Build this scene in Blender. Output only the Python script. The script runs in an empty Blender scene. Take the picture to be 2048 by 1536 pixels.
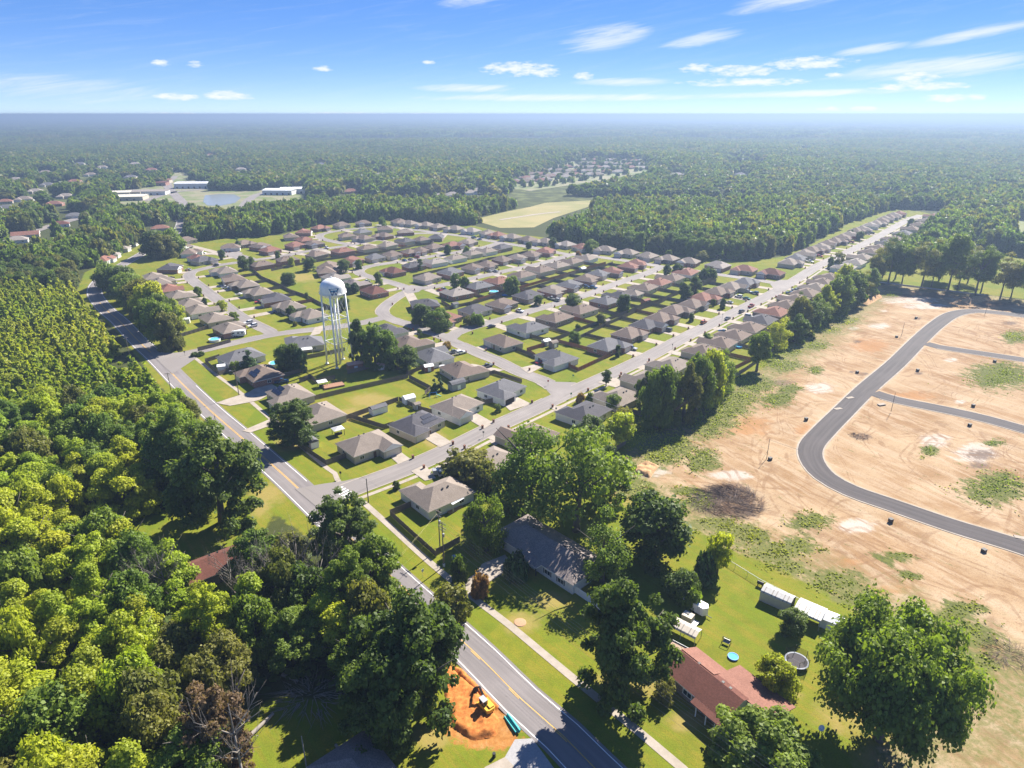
import bpy, math, random
import numpy as np
from mathutils import Vector, Matrix, Euler

random.seed(7); RNG = np.random.default_rng(7)
S = bpy.context.scene
COL = S.collection
R = math.radians

# ------------------------------------------------------------------ camera
cam = bpy.data.cameras.new('camera'); cam_o = bpy.data.objects.new('camera', cam); COL.objects.link(cam_o)
cam_o.location = (0, 0, 100); cam_o.rotation_euler = (R(90 - 22.249), 0, 0)
cam.sensor_width = 36; cam.lens = 36 * 1320 / 2048
cam.clip_start = 1; cam.clip_end = 60000
S.camera = cam_o

# ------------------------------------------------------------------ sky and sun
SUN_AZ, SUN_EL = R(37), R(41)
W = bpy.data.worlds.new('World'); S.world = W; W.use_nodes = True
nt = W.node_tree; nt.nodes.clear()
def wn(t, **k):
    n = nt.nodes.new(t)
    for a, b in k.items(): setattr(n, a, b)
    return n
def wl(a, b): nt.links.new(a, b)
def wmath(op, a, b=None, clamp=False):
    n = wn('ShaderNodeMath', operation=op, use_clamp=clamp)
    for i, q in enumerate((a, b)):
        if q is None: continue
        if isinstance(q, (int, float)): n.inputs[i].default_value = q
        else: wl(q, n.inputs[i])
    return n.outputs[0]
sky = wn('ShaderNodeTexSky', sky_type='NISHITA', sun_disc=False)
sky.sun_elevation = SUN_EL; sky.sun_rotation = SUN_AZ
sky.altitude = 2500; sky.air_density = .6; sky.dust_density = 0.0; sky.ozone_density = 5
geo = wn('ShaderNodeTexCoord')
sep = wn('ShaderNodeSeparateXYZ'); wl(geo.outputs['Generated'], sep.inputs[0])
az = wmath('ARCTAN2', sep.outputs[0], sep.outputs[1])
el = wmath('ARCSINE', sep.outputs[2])
# clouds: soft ellipses in azimuth / elevation broken up by stretched noise
cmb = wn('ShaderNodeCombineXYZ'); wl(wmath('MULTIPLY', az, 24.0), cmb.inputs[0]); wl(wmath('MULTIPLY', el, 75.0), cmb.inputs[1])
cmb2 = wn('ShaderNodeCombineXYZ'); wl(wmath('MULTIPLY', wmath('ADD', az, wmath('MULTIPLY', el, -1.6)), 11.0), cmb2.inputs[0]); wl(wmath('MULTIPLY', wmath('ADD', el, wmath('MULTIPLY', az, -.14)), 105.0), cmb2.inputs[1])
nz = wn('ShaderNodeTexNoise'); nz.inputs['Scale'].default_value = 2.2; nz.inputs['Detail'].default_value = 7; nz.inputs['Roughness'].default_value = .62; wl(cmb.outputs[0], nz.inputs['Vector'])
nw = wn('ShaderNodeTexNoise'); nw.inputs['Scale'].default_value = 1.0; nw.inputs['Detail'].default_value = 8; nw.inputs['Roughness'].default_value = .68; nw.inputs['Distortion'].default_value = .8; wl(cmb2.outputs[0], nw.inputs['Vector'])
cum = None; wisp = None
def ell(a0, e0, ra, re, tilt=0.0, k=1.0):
    da = wmath('SUBTRACT', az, R(a0)); de = wmath('SUBTRACT', wmath('SUBTRACT', el, R(e0)), wmath('MULTIPLY', da, tilt))
    q = wmath('ADD', wmath('POWER', wmath('ABSOLUTE', wmath('DIVIDE', da, R(ra))), 2.0), wmath('POWER', wmath('ABSOLUTE', wmath('DIVIDE', de, R(re))), 2.0))
    return wmath('MULTIPLY', wmath('SUBTRACT', 1.0, q, True), k)
def acc(cur, x): return x if cur is None else wmath('MAXIMUM', cur, x)
# (azimuth deg, elevation deg, half width, half height)
for c in ((0.6, 3.3, 3.6, .62), (2.5, 3.0, 1.6, .4), (5.6, 2.75, 1.0, .35), (14.2, 3.2, 1.6, .45), (17.5, 3.0, 3.0, .5), (22.0, 3.4, 3.6, .55),
          (18.0, 2.2, 5.5, .35), (29.0, 2.35, 2.0, .55), (29.3, 1.75, 3.6, .35), (31.5, 1.0, 2.4, .3), (23.8, .35, 1.1, .2), (26.2, .35, 1.1, .2),
          (-25.0, 1.15, 2.0, .3), (-21.5, 1.25, 2.2, .4), (-25.6, 3.35, .8, .3), (-23.4, 3.3, .8, .25), (-14.5, 3.2, 1.0, .25), (-6.5, 3.7, .6, .2),
          (-25.5, -.05, 2.6, .2), (-13.0, .0, 3.4, .22), (-7.0, -.02, 1.6, .15), (24.0, 2.6, .8, .2)):
    cum = acc(cum, ell(*c))
for c in ((7.2, 5.4, 4.0, 1.1, .12), (14.5, 5.2, 3.6, .6, .16), (21, 7.7, 6.0, 1.0, .16), (18.5, 9.2, 5.5, .9, .14), (32.0, 4.9, 5.0, .45, .16), (26, 4.2, 3.0, .4, .1),
          (-1.0, 9.0, 6.0, 1.6, .2), (-33.0, 8.8, 5.5, 1.4, .05), (-32.0, 1.6, 9.0, 1.1, -.06, .5), (9.0, 2.3, 5.0, .4, 0.), (30.0, 2.9, 8.0, .8, .06),
          (4.0, 1.2, 14, .35, 0.), (22., 1.4, 10, .3, .02), (-4, 1.9, 5, .4, 0), (-60, 7, 20, 2, .05), (60, 6, 20, 2, .1), (75, 14, 30, 5, .1), (-80, 18, 30, 5, -.1), (150, 12, 40, 5, .05), (-140, 15, 40, 5, .1)):
    wisp = acc(wisp, ell(*c))
def ramp(x, lo, hi):
    n = wn('ShaderNodeMapRange', interpolation_type='SMOOTHSTEP'); wl(x, n.inputs[0]); n.inputs[1].default_value = lo; n.inputs[2].default_value = hi; return n.outputs[0]
cm = ramp(wmath('ADD', wmath('MULTIPLY', wmath('POWER', cum, .5), .42), wmath('MULTIPLY', nz.outputs[0], 1.0)), .66, 1.02)
wm = wmath('MULTIPLY', ramp(wmath('ADD', wmath('MULTIPLY', wmath('POWER', wisp, .9), .5), wmath('MULTIPLY', nw.outputs[0], .95)), .55, 1.2), .85)
veil = wmath('MULTIPLY', ramp(nw.outputs[0], .45, .85), .12)
cover = wmath('MAXIMUM', wmath('MULTIPLY', wmath('MULTIPLY', cm, .88), wmath('GREATER_THAN', cum, .0001)), wmath('MAXIMUM', wm, veil), True)
hs = wn('ShaderNodeHueSaturation'); hs.inputs['Saturation'].default_value = 1.62; hs.inputs['Value'].default_value = 1.72; hs.inputs['Hue'].default_value = .518
gmm = wn('ShaderNodeGamma'); gmm.inputs[1].default_value = .52; wl(sky.outputs[0], gmm.inputs[0]); wl(gmm.outputs[0], hs.inputs['Color'])
mixc = wn('ShaderNodeMix', data_type='RGBA'); wl(cover, mixc.inputs[0]); wl(hs.outputs[0], mixc.inputs[6]); mixc.inputs[7].default_value = (4.6, 4.75, 4.9, 1)
bg = wn('ShaderNodeBackground'); bg.inputs['Strength'].default_value = .06
wl(mixc.outputs[2], bg.inputs['Color'])
wo = wn('ShaderNodeOutputWorld'); wl(bg.outputs[0], wo.inputs['Surface'])

sl = bpy.data.lights.new('sun', 'SUN'); sl.energy = 3.9; sl.angle = R(.53); sl.color = (1, .94, .84)
so = bpy.data.objects.new('sun', sl); COL.objects.link(so)
so.rotation_euler = Vector((math.sin(SUN_AZ) * math.cos(SUN_EL), math.cos(SUN_AZ) * math.cos(SUN_EL), math.sin(SUN_EL))).to_track_quat('Z', 'Y').to_euler()
so.location = (0, 0, 300)
S.view_settings.view_transform = 'Standard'; S.view_settings.look = 'None'
S.view_settings.exposure = 1.9; S.view_settings.gamma = 1; S.view_settings.use_curve_mapping = False
S.render.engine = 'CYCLES'
cy = S.cycles
cy.max_bounces = 6; cy.diffuse_bounces = 3; cy.glossy_bounces = 2; cy.transmission_bounces = 3; cy.transparent_max_bounces = 6; cy.volume_bounces = 0
cy.use_denoising = True
try: cy.denoiser = 'OPENIMAGEDENOISE'
except Exception: pass

# ------------------------------------------------------------------ helpers
def tag(o, label=None, cat=None, group=None, kind=None):
    if label: o['label'] = label
    if cat: o['category'] = cat
    if group: o['group'] = group
    if kind: o['kind'] = kind
    return o
def thing(name, loc, rz, label, cat, group=None):
    o = bpy.data.objects.new(name, None); o.empty_display_size = .3
    COL.objects.link(o); o.location = (loc[0], loc[1], loc[2] if len(loc) > 2 else 0); o.rotation_euler = (0, 0, rz)
    return tag(o, label, cat, group)
def link(name, me, parent=None, loc=(0, 0, 0), rz=0, mats=None, sc=None):
    o = bpy.data.objects.new(name, me); COL.objects.link(o)
    if parent: o.parent = parent
    o.location = (loc[0], loc[1], loc[2] if len(loc) > 2 else 0); o.rotation_euler = (0, 0, rz)
    if sc: o.scale = sc
    if mats:
        for i, m in enumerate(mats):
            o.material_slots[i].link = 'OBJECT'; o.material_slots[i].material = m
    return o
class MB:
    def __init__(s): s.v = []; s.f = []; s.m = []
    def add(s, vs, fs, mi=0):
        k = len(s.v); s.v += [tuple(p) for p in vs]; s.f += [tuple(i + k for i in f) for f in fs]; s.m += [mi] * len(fs); return s
    def box(s, x0, y0, z0, x1, y1, z1, mi=0):
        return s.add([(x0, y0, z0), (x1, y0, z0), (x1, y1, z0), (x0, y1, z0), (x0, y0, z1), (x1, y0, z1), (x1, y1, z1), (x0, y1, z1)],
                     [(3, 2, 1, 0), (4, 5, 6, 7), (0, 1, 5, 4), (1, 2, 6, 5), (2, 3, 7, 6), (3, 0, 4, 7)], mi)
    def beam(s, p0, p1, wx, wz, mi=0):
        p0, p1 = Vector(p0), Vector(p1); d = (p1 - p0).normalized()
        up = Vector((0, 0, 1)) if abs(d.z) < .95 else Vector((1, 0, 0))
        a = d.cross(up).normalized() * wx / 2; b = a.cross(d).normalized() * wz / 2
        vs = [p + i * a + j * b for p in (p0, p1) for i, j in ((-1, -1), (1, -1), (1, 1), (-1, 1))]
        return s.add(vs, [(3, 2, 1, 0), (4, 5, 6, 7), (0, 1, 5, 4), (1, 2, 6, 5), (2, 3, 7, 6), (3, 0, 4, 7)], mi)
    def tube(s, p0, p1, r0, r1=None, n=8, mi=0):
        r1 = r0 if r1 is None else r1
        p0, p1 = Vector(p0), Vector(p1); d = (p1 - p0).normalized()
        up = Vector((0, 0, 1)) if abs(d.z) < .95 else Vector((1, 0, 0))
        a = d.cross(up).normalized(); b = a.cross(d)
        vs = [p + (a * math.cos(t) + b * math.sin(t)) * r for p, r in ((p0, r0), (p1, r1)) for t in [2 * math.pi * i / n for i in range(n)]]
        fs = [(i, (i + 1) % n, n + (i + 1) % n, n + i) for i in range(n)] + [tuple(range(n))[::-1], tuple(range(n, 2 * n))]
        return s.add(vs, fs, mi)
    def lathe(s, prof, n=24, mi=0, c=(0, 0)):
        vs = [(c[0] + r * math.cos(2 * math.pi * i / n), c[1] + r * math.sin(2 * math.pi * i / n), z) for r, z in prof for i in range(n)]
        fs = [(k * n + i, k * n + (i + 1) % n, (k + 1) * n + (i + 1) % n, (k + 1) * n + i) for k in range(len(prof) - 1) for i in range(n)]
        return s.add(vs, fs, mi)
    def prism(s, pts, z0, z1, mi=0):
        n = len(pts); vs = [(p[0], p[1], z0) for p in pts] + [(p[0], p[1], z1) for p in pts]
        fs = [(i, (i + 1) % n, n + (i + 1) % n, n + i) for i in range(n)] + [tuple(range(n))[::-1], tuple(range(n, 2 * n))]
        return s.add(vs, fs, mi)
    def side(s, prof, y0, y1, mi=0):        # profile in x,z extruded along y
        n = len(prof); vs = [(p[0], y0, p[1]) for p in prof] + [(p[0], y1, p[1]) for p in prof]
        fs = [(i, (i + 1) % n, n + (i + 1) % n, n + i)[::-1] for i in range(n)] + [tuple(range(n)), tuple(range(n, 2 * n))[::-1]]
        return s.add(vs, fs, mi)
    def mesh(s, name, mats, smooth=False):
        me = bpy.data.meshes.new(name); me.from_pydata(s.v, [], s.f)
        for m in mats: me.materials.append(m)
        if any(s.m): me.polygons.foreach_set('material_index', s.m)
        if smooth: me.polygons.foreach_set('use_smooth', [True] * len(me.polygons))
        me.update(); return me
    def build(s, name, mats, parent=None, loc=(0, 0, 0), rz=0, smooth=False):
        return link(name, s.mesh(name, mats if isinstance(mats, (list, tuple)) else [mats], smooth), parent, loc, rz)

# ------------------------------------------------------------------ materials
MAT = {}
class NM:
    def __init__(s, name):
        s.m = bpy.data.materials.new(name); s.m.use_nodes = True; s.t = s.m.node_tree; s.t.nodes.clear()
        s.out = s.t.nodes.new('ShaderNodeOutputMaterial'); s.p = s.t.nodes.new('ShaderNodeBsdfPrincipled'); s.l(s.p.outputs[0], s.out.inputs[0]); MAT[name] = s.m
    def n(s, t, **k):
        q = s.t.nodes.new(t)
        for a, b in k.items(): setattr(q, a, b)
        return q
    def l(s, a, b): s.t.links.new(a, b)
    def pos(s): return s.n('ShaderNodeNewGeometry').outputs['Position']
    def obj(s): return s.n('ShaderNodeTexCoord').outputs['Object']
    def scaled(s, v, sc, rot=(0, 0, 0)):
        q = s.n('ShaderNodeMapping'); s.l(v, q.inputs[0]); q.inputs['Scale'].default_value = sc; q.inputs['Rotation'].default_value = rot; return q.outputs[0]
    def noise(s, v, sc, det=4, ro=.55, dist=0):
        q = s.n('ShaderNodeTexNoise'); s.l(v, q.inputs['Vector']); q.inputs['Scale'].default_value = sc; q.inputs['Detail'].default_value = det; q.inputs['Roughness'].default_value = ro; q.inputs['Distortion'].default_value = dist; return q.outputs[0]
    def attr(s, a): return s.n('ShaderNodeAttribute', attribute_name=a).outputs['Fac']
    def math(s, op, a, b=None, c=None, clamp=False):
        q = s.n('ShaderNodeMath', operation=op, use_clamp=clamp)
        for i, x in enumerate((a, b, c)):
            if x is None: continue
            if isinstance(x, (int, float)): q.inputs[i].default_value = x
            else: s.l(x, q.inputs[i])
        return q.outputs[0]
    def ramp(s, x, lo, hi, a=0., b=1.):
        q = s.n('ShaderNodeMapRange', interpolation_type='SMOOTHSTEP'); s.l(x, q.inputs[0])
        for i, z in enumerate((lo, hi, a, b)): q.inputs[i + 1].default_value = z
        return q.outputs[0]
    def mix(s, f, a, b, mode='MIX'):
        q = s.n('ShaderNodeMix', data_type='RGBA', blend_type=mode)
        if isinstance(f, (int, float)): q.inputs[0].default_value = f
        else: s.l(f, q.inputs[0])
        for i, x in ((6, a), (7, b)):
            if isinstance(x, tuple): q.inputs[i].default_value = (*x, 1)
            else: s.l(x, q.inputs[i])
        return q.outputs[2]
    def fin(s, col, rough=.8, bump=None, bs=.3, bd=.1, spec=.3, metal=0):
        if isinstance(col, tuple): s.p.inputs['Base Color'].default_value = (*col, 1)
        else: s.l(col, s.p.inputs['Base Color'])
        s.p.inputs['Roughness'].default_value = rough; s.p.inputs['Specular IOR Level'].default_value = spec; s.p.inputs['Metallic'].default_value = metal
        if bump is not None:
            b = s.n('ShaderNodeBump'); b.inputs['Strength'].default_value = bs; b.inputs['Distance'].default_value = bd; s.l(bump, b.inputs['Height']); s.l(b.outputs[0], s.p.inputs['Normal'])
        return s.m
def simple(name, col, rough=.7, var=.12, sc=1.5, metal=0, spec=.3):
    m = NM(name); n = m.noise(m.obj(), sc, 3)
    d = tuple(c * (1 - var) for c in col); e = tuple(min(1, c * (1 + var)) for c in col)
    return m.fin(m.mix(n, d, e), rough, metal=metal, spec=spec)
def shingle(name, a, b):
    m = NM(name); o = m.obj()
    br = m.n('ShaderNodeTexBrick'); m.l(m.scaled(o, (1, 1, 1)), br.inputs['Vector'])
    n1 = m.noise(o, .35, 3); n2 = m.noise(m.scaled(o, (1, 2.2, 3)), 2.6, 3, .7)
    q = m.mix(m.ramp(n2, .3, .7), a, b); q = m.mix(m.ramp(n1, .3, .7, 0, .35), q, tuple(c * .75 for c in a))
    m.t.nodes.remove(br)
    return m.fin(q, .9, n2, .25, .03)
SH = {'b': shingle('shingle_brown', (0.134, 0.098, 0.079), (0.214, 0.162, 0.130)), 'g': shingle('shingle_grey', (0.098, 0.098, 0.105), (0.168, 0.162, 0.170)),
      't': shingle('shingle_taupe', (0.174, 0.142, 0.116), (0.273, 0.226, 0.191)), 'd': shingle('shingle_charcoal', (0.058, 0.056, 0.065), (0.110, 0.102, 0.111)),
      'r': shingle('shingle_red', (0.162, 0.072, 0.052), (0.273, 0.134, 0.098)), 'l': shingle('shingle_light', (0.220, 0.191, 0.168), (0.325, 0.284, 0.250)),
      'k': shingle('shingle_rust', (0.092, 0.034, 0.024), (0.160, 0.062, 0.045)), 'm': shingle('shingle_mottled', (.155, .13, .12), (.3, .25, .23))}
WL = {'w': simple('siding_white', (.66, .66, .65)), 's': simple('siding_tan', (.47, .42, .34)), 'k': None, 'c': simple('siding_cream', (.6, .56, .46)), 'o': simple('siding_olive', (.36, .36, .3))}
def brick(name, a, b):
    m = NM(name); o = m.obj(); br = m.n('ShaderNodeTexBrick'); sx = m.n('ShaderNodeSeparateXYZ'); m.l(o, sx.inputs[0])
    cb = m.n('ShaderNodeCombineXYZ'); m.l(m.math('ADD', sx.outputs[0], sx.outputs[1]), cb.inputs[0]); m.l(sx.outputs[2], cb.inputs[1]); m.l(cb.outputs[0], br.inputs['Vector'])
    br.inputs['Scale'].default_value = 1; br.inputs['Brick Width'].default_value = .3; br.inputs['Row Height'].default_value = .09; br.inputs['Mortar Size'].default_value = .008
    br.inputs['Color1'].default_value = (*a, 1); br.inputs['Color2'].default_value = (*b, 1); br.inputs['Mortar'].default_value = (.4, .37, .33, 1)
    return m.fin(br.outputs[0], .85)
WL['k'] = brick('brick_red', (.23, .085, .055), (.31, .13, .09)); WL['n'] = brick('brick_brown', (.17, .115, .09), (.25, .175, .14))
trim = simple('trim_white', (.8, .79, .76)); dark = simple('dark_metal', (.025, .025, .027), .5); glass = NM('window_glass').fin((.03, .04, .05), .08, spec=.6)
white = simple('white_paint', (.8, .8, .79), .4); grey_metal = simple('grey_metal', (.35, .36, .37), .45, metal=.4)
gdoor = simple('garage_door_paint', (.62, .58, .5)); gdark = simple('open_garage_shade', (.02, .02, .022))  # near-black colour stands in for the shade inside an open garage
solar = NM('solar_panel_glass').fin((.012, .014, .03), .15, spec=.6)
def wood(name, a, b):
    m = NM(name); o = m.pos(); n = m.noise(m.scaled(o, (3, 3, .5)), 1.3, 4, .7); n2 = m.noise(o, .09, 2)
    return m.fin(m.mix(m.ramp(n2, .3, .7, 0, .5), m.mix(n, a, b), (.16, .15, .14)), .9)
fence_wood = wood('weathered_wood', (.115, .09, .07), (.21, .17, .135)); fence_red = wood('stained_cedar', (.27, .09, .035), (.38, .14, .06)); pole_wood = wood('pole_wood', (.12, .095, .075), (.2, .165, .13))
conc = NM('concrete'); _o = conc.pos(); _n = conc.noise(_o, .35, 5, .65); _n2 = conc.noise(_o, 3, 3)
conc.fin(conc.mix(conc.ramp(_n, .3, .75), conc.mix(_n2, (.31, .265, .22), (.39, .34, .285)), (.265, .225, .18)), .9, _n2, .1, .02); conc = conc.m
def asphalt(name, a, b, ang, patch):
    m = NM(name); o = m.pos(); cv = m.n('ShaderNodeCombineXYZ'); m.l(m.math('MULTIPLY', m.attr('across'), .9), cv.inputs[0]); m.l(m.math('MULTIPLY', m.attr('along'), .03), cv.inputs[1]); st = m.noise(cv.outputs[0], 1.0, 4); n = m.noise(o, 6, 3, .7); n3 = m.noise(o, .05, 4, .6)
    q = m.mix(m.ramp(st, .35, .65), a, b); q = m.mix(m.ramp(n3, .45, .7, 0, patch), q, tuple(min(1, c * 1.25) for c in b)); q = m.mix(m.math('MULTIPLY', n, .35), q, tuple(c * .6 for c in a))
    return m.fin(q, .85, n, .15, .02)
road_asphalt = asphalt('highway_asphalt', (.165, .148, .146), (.21, .188, .184), R(-41), .5)
street_asphalt = asphalt('street_asphalt', (.185, .165, .155), (.235, .21, .196), R(41), .6)
new_asphalt = asphalt('new_asphalt', (.045, .038, .039), (.075, .063, .063), R(30), .35)
yellow_paint = simple('yellow_road_paint', (.62, .36, .06), .7, .2, .8); white_paint = simple('white_road_paint', (.74, .73, .7), .7, .15, .8)

# ------------------------------------------------------------------ geometry tools in plan
def smooth(pts, step=4.0):
    P = [np.array(p[:2], float) for p in pts]; P = [2 * P[0] - P[1]] + P + [2 * P[-1] - P[-2]]; out = []
    for i in range(1, len(P) - 2):
        p0, p1, p2, p3 = P[i - 1:i + 3]; n = max(1, int(np.linalg.norm(p2 - p1) / step))
        d1 = np.linalg.norm(p2 - p1) + 1e-6; t1 = (p2 - p0) / (np.linalg.norm(p2 - p1) + np.linalg.norm(p1 - p0)) * d1; t2 = (p3 - p1) / (np.linalg.norm(p3 - p2) + np.linalg.norm(p2 - p1)) * d1
        for k in range(n):
            t = k / n; out.append((2 * t**3 - 3 * t**2 + 1) * p1 + (t**3 - 2 * t**2 + t) * t1 + (-2 * t**3 + 3 * t**2) * p2 + (t**3 - t**2) * t2)
    out.append(P[-2]); return np.array(out)
def normals(L):
    T = np.gradient(L, axis=0); T /= np.linalg.norm(T, axis=1)[:, None] + 1e-9; return np.stack([T[:, 1], -T[:, 0]], 1)   # to the right of travel
def nearest(L, p):
    A, B = L[:-1], L[1:]; d = B - A; t = np.clip(((p - A) * d).sum(1) / ((d * d).sum(1) + 1e-9), 0, 1); Q = A + t[:, None] * d
    r = np.linalg.norm(Q - p, axis=1); k = int(r.argmin()); return Q[k], float(r[k]), k, d[k] / (np.linalg.norm(d[k]) + 1e-9)
def dist_many(L, P):
    out = np.full(len(P), 1e9)
    for a, b in zip(L[:-1], L[1:]):
        d = b - a; t = np.clip(((P - a) @ d) / (d @ d + 1e-9), 0, 1); out = np.minimum(out, np.hypot(*(P - a - t[:, None] * d).T))
    return out
def sdf(poly, P):          # negative inside
    poly = np.array(poly, float); out = np.full(len(P), 1e9); ins = np.zeros(len(P), bool)
    for a, b in zip(poly, np.roll(poly, -1, 0)):
        d = b - a; t = np.clip(((P - a) @ d) / (d @ d + 1e-9), 0, 1); out = np.minimum(out, np.hypot(*(P - a - t[:, None] * d).T))
        c = ((a[1] > P[:, 1]) != (b[1] > P[:, 1])) & (P[:, 0] < (b[0] - a[0]) * (P[:, 1] - a[1]) / (b[1] - a[1] + 1e-12) + a[0]); ins ^= c
    return np.where(ins, -out, out)
def ribbon(name, L, o0, o1, z, mat, kind='structure', parent=None):
    n = normals(L); A, B = L + n * o0, L + n * o1; k = len(L)
    vs = [(*p, z) for p in A] + [(*p, z) for p in B]; fs = [(i, k + i, k + i + 1, i + 1) for i in range(k - 1)]
    o = MB().add(vs, fs).build(name, mat, parent)
    al = np.concatenate([[0], np.cumsum(np.linalg.norm(np.diff(L, axis=0), axis=1))])
    for nm_, v_ in (('across', [o0] * k + [o1] * k), ('along', list(al) * 2)): o.data.attributes.new(nm_, 'FLOAT', 'POINT').data.foreach_set('value', np.array(v_, np.float32))
    if not parent: tag(o, kind=kind)
    return o
def cut(L, a, b):
    i = nearest(L, np.array(a))[2]; j = nearest(L, np.array(b))[2]
    if i > j: i, j = j, i
    return L[i:j + 2]
def sheet(name, pts, z, mat, kind='structure'):
    o = MB().add([(p[0], p[1], z) for p in pts], [tuple(range(len(pts)))]).build(name, mat); return tag(o, kind=kind)

# ------------------------------------------------------------------ street lines (metres)
HW = smooth([(18.5, 70.8), (13.5, 76.9), (8.8, 82.9), (1.8, 90.5), (-6.8, 101.2), (-25.7, 122.7), (-65.8, 169.6), (-77.2, 182.4), (-91.7, 198.7), (-108.8, 217.6), (-131.4, 243.9), (-156.7, 274.2), (-178.4, 299.2), (-204.9, 331.3), (-221.8, 350.2), (-238.9, 371.1), (-252.7, 390.7), (-262.8, 409.6), (-269.8, 428.9), (-275.1, 448.3), (-279.1, 469.3), (-283.2, 494.1), (-287.6, 519.4), (-291.7, 551.7), (-300.7, 590.6), (-315.6, 634.9), (-334.2, 679.1)])
ST = {}
ST['main'] = (smooth([(-51.6, 158.7), (-47.3, 163.5), (-33.2, 175.5), (-22.2, 186.4), (-7.7, 203.3), (5.8, 217.6), (17.3, 230.4), (32.1, 245.5), (56.9, 272.3), (84.7, 305.4), (110.4, 334.9), (156.8, 388.3), (182.4, 420.4), (216.4, 464.3), (261.3, 515.4), (312.9, 575.5), (359, 632), (406.6, 689.4), (438.1, 721.9)]), 3.9)
ST['tower'] = (smooth([(-152.9, 271), (-150.6, 276.8), (-143.3, 283.5), (-135.1, 291.9), (-115.2, 309.3), (-94.7, 318.3), (-83, 324.2), (-74.7, 330.4), (-67.6, 338.6)]), 3.6)
ST['cross'] = (smooth([(18.5, 234.3), (14.3, 245.5), (2.7, 258.3), (-7.2, 272.3), (-12.5, 278.1), (-21.3, 289.1), (-28.3, 297.8), (-37.4, 310.1), (-44.9, 316.6), (-50.3, 323.4), (-59.6, 330.4), (-67.2, 339.6), (-71.3, 350.2), (-71.1, 361.4), (-68.5, 376.7), (-62, 399.4)]), 3.6)
ST['second'] = (smooth([(-31.3, 300), (-27.6, 310.9), (-18.3, 322.5), (-6.8, 332.2), (12.1, 352.2), (29, 368.9), (44.2, 384.8), (66.9, 413.6), (91.1, 442.1), (105.2, 462.7)]), 3.6)
ST['third'] = (smooth([(-62, 399.4), (-51.1, 403.2), (-39.8, 413.6), (-29.9, 423.2), (-8.9, 445.2), (14.3, 467.6), (27.1, 481.4), (43.1, 503.6)]), 3.6)
ST['curve'] = (smooth([(-62, 399.4), (-76.4, 415), (-90.9, 428.9), (-102, 440.6), (-105.6, 451.4), (-102.7, 462.7), (-92.9, 472.7), (-83.6, 479.7), (-70.8, 490.4), (-57.6, 503.6), (-46.2, 513.4), (-21.5, 538.4), (-10.9, 556.3)]), 3.6)
ST['side'] = (smooth([(-117.6, 309.3), (-120.5, 313.3), (-143.4, 337.7), (-165.1, 365.7), (-191.3, 400.6), (-208.3, 423.2), (-216.1, 436.2), (-218.8, 448.3), (-215.4, 456.2), (-209.7, 467.6), (-199.7, 477.9), (-186.7, 490.4), (-175.1, 499.8), (-163.2, 517.4), (-148.2, 531.9), (-132.4, 547.2), (-118.7, 568.1), (-102.8, 585.5), (-85.9, 603.8), (-59.2, 603.8)]), 3.6)
ST['court'] = (smooth([(-193.9, 486.8), (-205.5, 497.9), (-217.6, 509.4)]), 5.5)
ST['loop'] = (smooth([(-132.4, 547.2), (-144.1, 556.3), (-156.7, 568.1), (-168, 582.9), (-170.6, 601.1), (-155.5, 623.3), (-135.2, 637.9), (-112.4, 643.9)]), 3.4)
ST['wood'] = (smooth([(-131.5, 656.3), (-111.4, 637.9), (-85.3, 620.4), (-63.7, 603.8), (-40.6, 588), (-18.3, 565.7), (2.5, 547.2), (17.7, 534.1), (43.4, 507.5), (64.6, 497.9), (90.6, 477.9), (105.6, 464.3), (121.9, 453), (138.7, 439.1), (162.4, 420.4), (172.5, 409.6)]), 3.6)
SITE = {}
SITE['main'] = (smooth([(143.3, 119.3), (127.5, 136.6), (115.6, 146.1), (104.6, 156.4), (97.1, 163.7), (93.3, 171.6), (93.5, 181.4), (97, 190.5), (105.7, 201.4), (119.6, 217.2), (139.3, 239.3), (166.3, 267.9), (196.2, 301.5), (220.7, 327.7), (239, 344.3), (253.4, 350.2), (265, 346.3), (273.9, 340.5), (310.2, 320)], 3), 3.6)
SITE['upper'] = (smooth([(194.9, 294.8), (198, 289.8), (211.8, 280.8), (224.9, 272.3), (252.8, 253.2)]), 3.3)
SITE['lower'] = (smooth([(140.2, 235.2), (145.1, 228.5), (158.1, 219.4), (168.2, 211.3), (175.3, 203.3), (193.7, 184.4)]), 3.5)

LAWN = [(-13, 108.1), (-28.5, 125.9), (-70, 174.3), (-94, 201), (-115.5, 225.2), (-146, 261.2), (-211.3, 338.6), (-248.3, 384.8), (-261.9, 409.6), (-278.6, 466), (-289.7, 529.8), (-290.6, 556.3), (-259, 570.6), (-207.2, 595.8), (-186.9, 653.2), (-124.4, 685.9), (-35.7, 647), (-6.4, 606.5), (33.1, 580.4), (71.5, 538.4), (107.3, 513.4), (140.1, 490.4), (174.3, 481.4), (202.5, 497.9), (245.8, 547.2), (336.6, 669.2), (435.6, 770.1), (487.9, 753.4), (283.4, 486.8), (239.5, 423.2), (183.3, 324.2), (148.5, 272.3), (108.8, 228.5), (80.1, 199.1), (60.9, 178.6), (54, 164), (59.6, 158.7), (68.3, 144.3), (75.8, 131.8), (85.8, 121), (92.6, 109.9), (99.8, 96.4), (91.6, 85.2), (75.1, 74.8), (16.5, 68.2), (9.1, 82.2)]
VERGE = [(7.8, 74.8), (1.4, 82.7), (-9.4, 94), (-48.1, 137.9), (-69.6, 156.1), (-96.9, 191.9), (-134.6, 235.7), (-198.6, 315.8), (-260.9, 384.8), (-291.1, 445.2), (-306.8, 547.2), (-309.8, 595.8), (-239.9, 525.6), (-236.4, 373.3), (-169.3, 292.6), (-71.4, 178.6), (-26.2, 126.2), (10.8, 81.2)]
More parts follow.
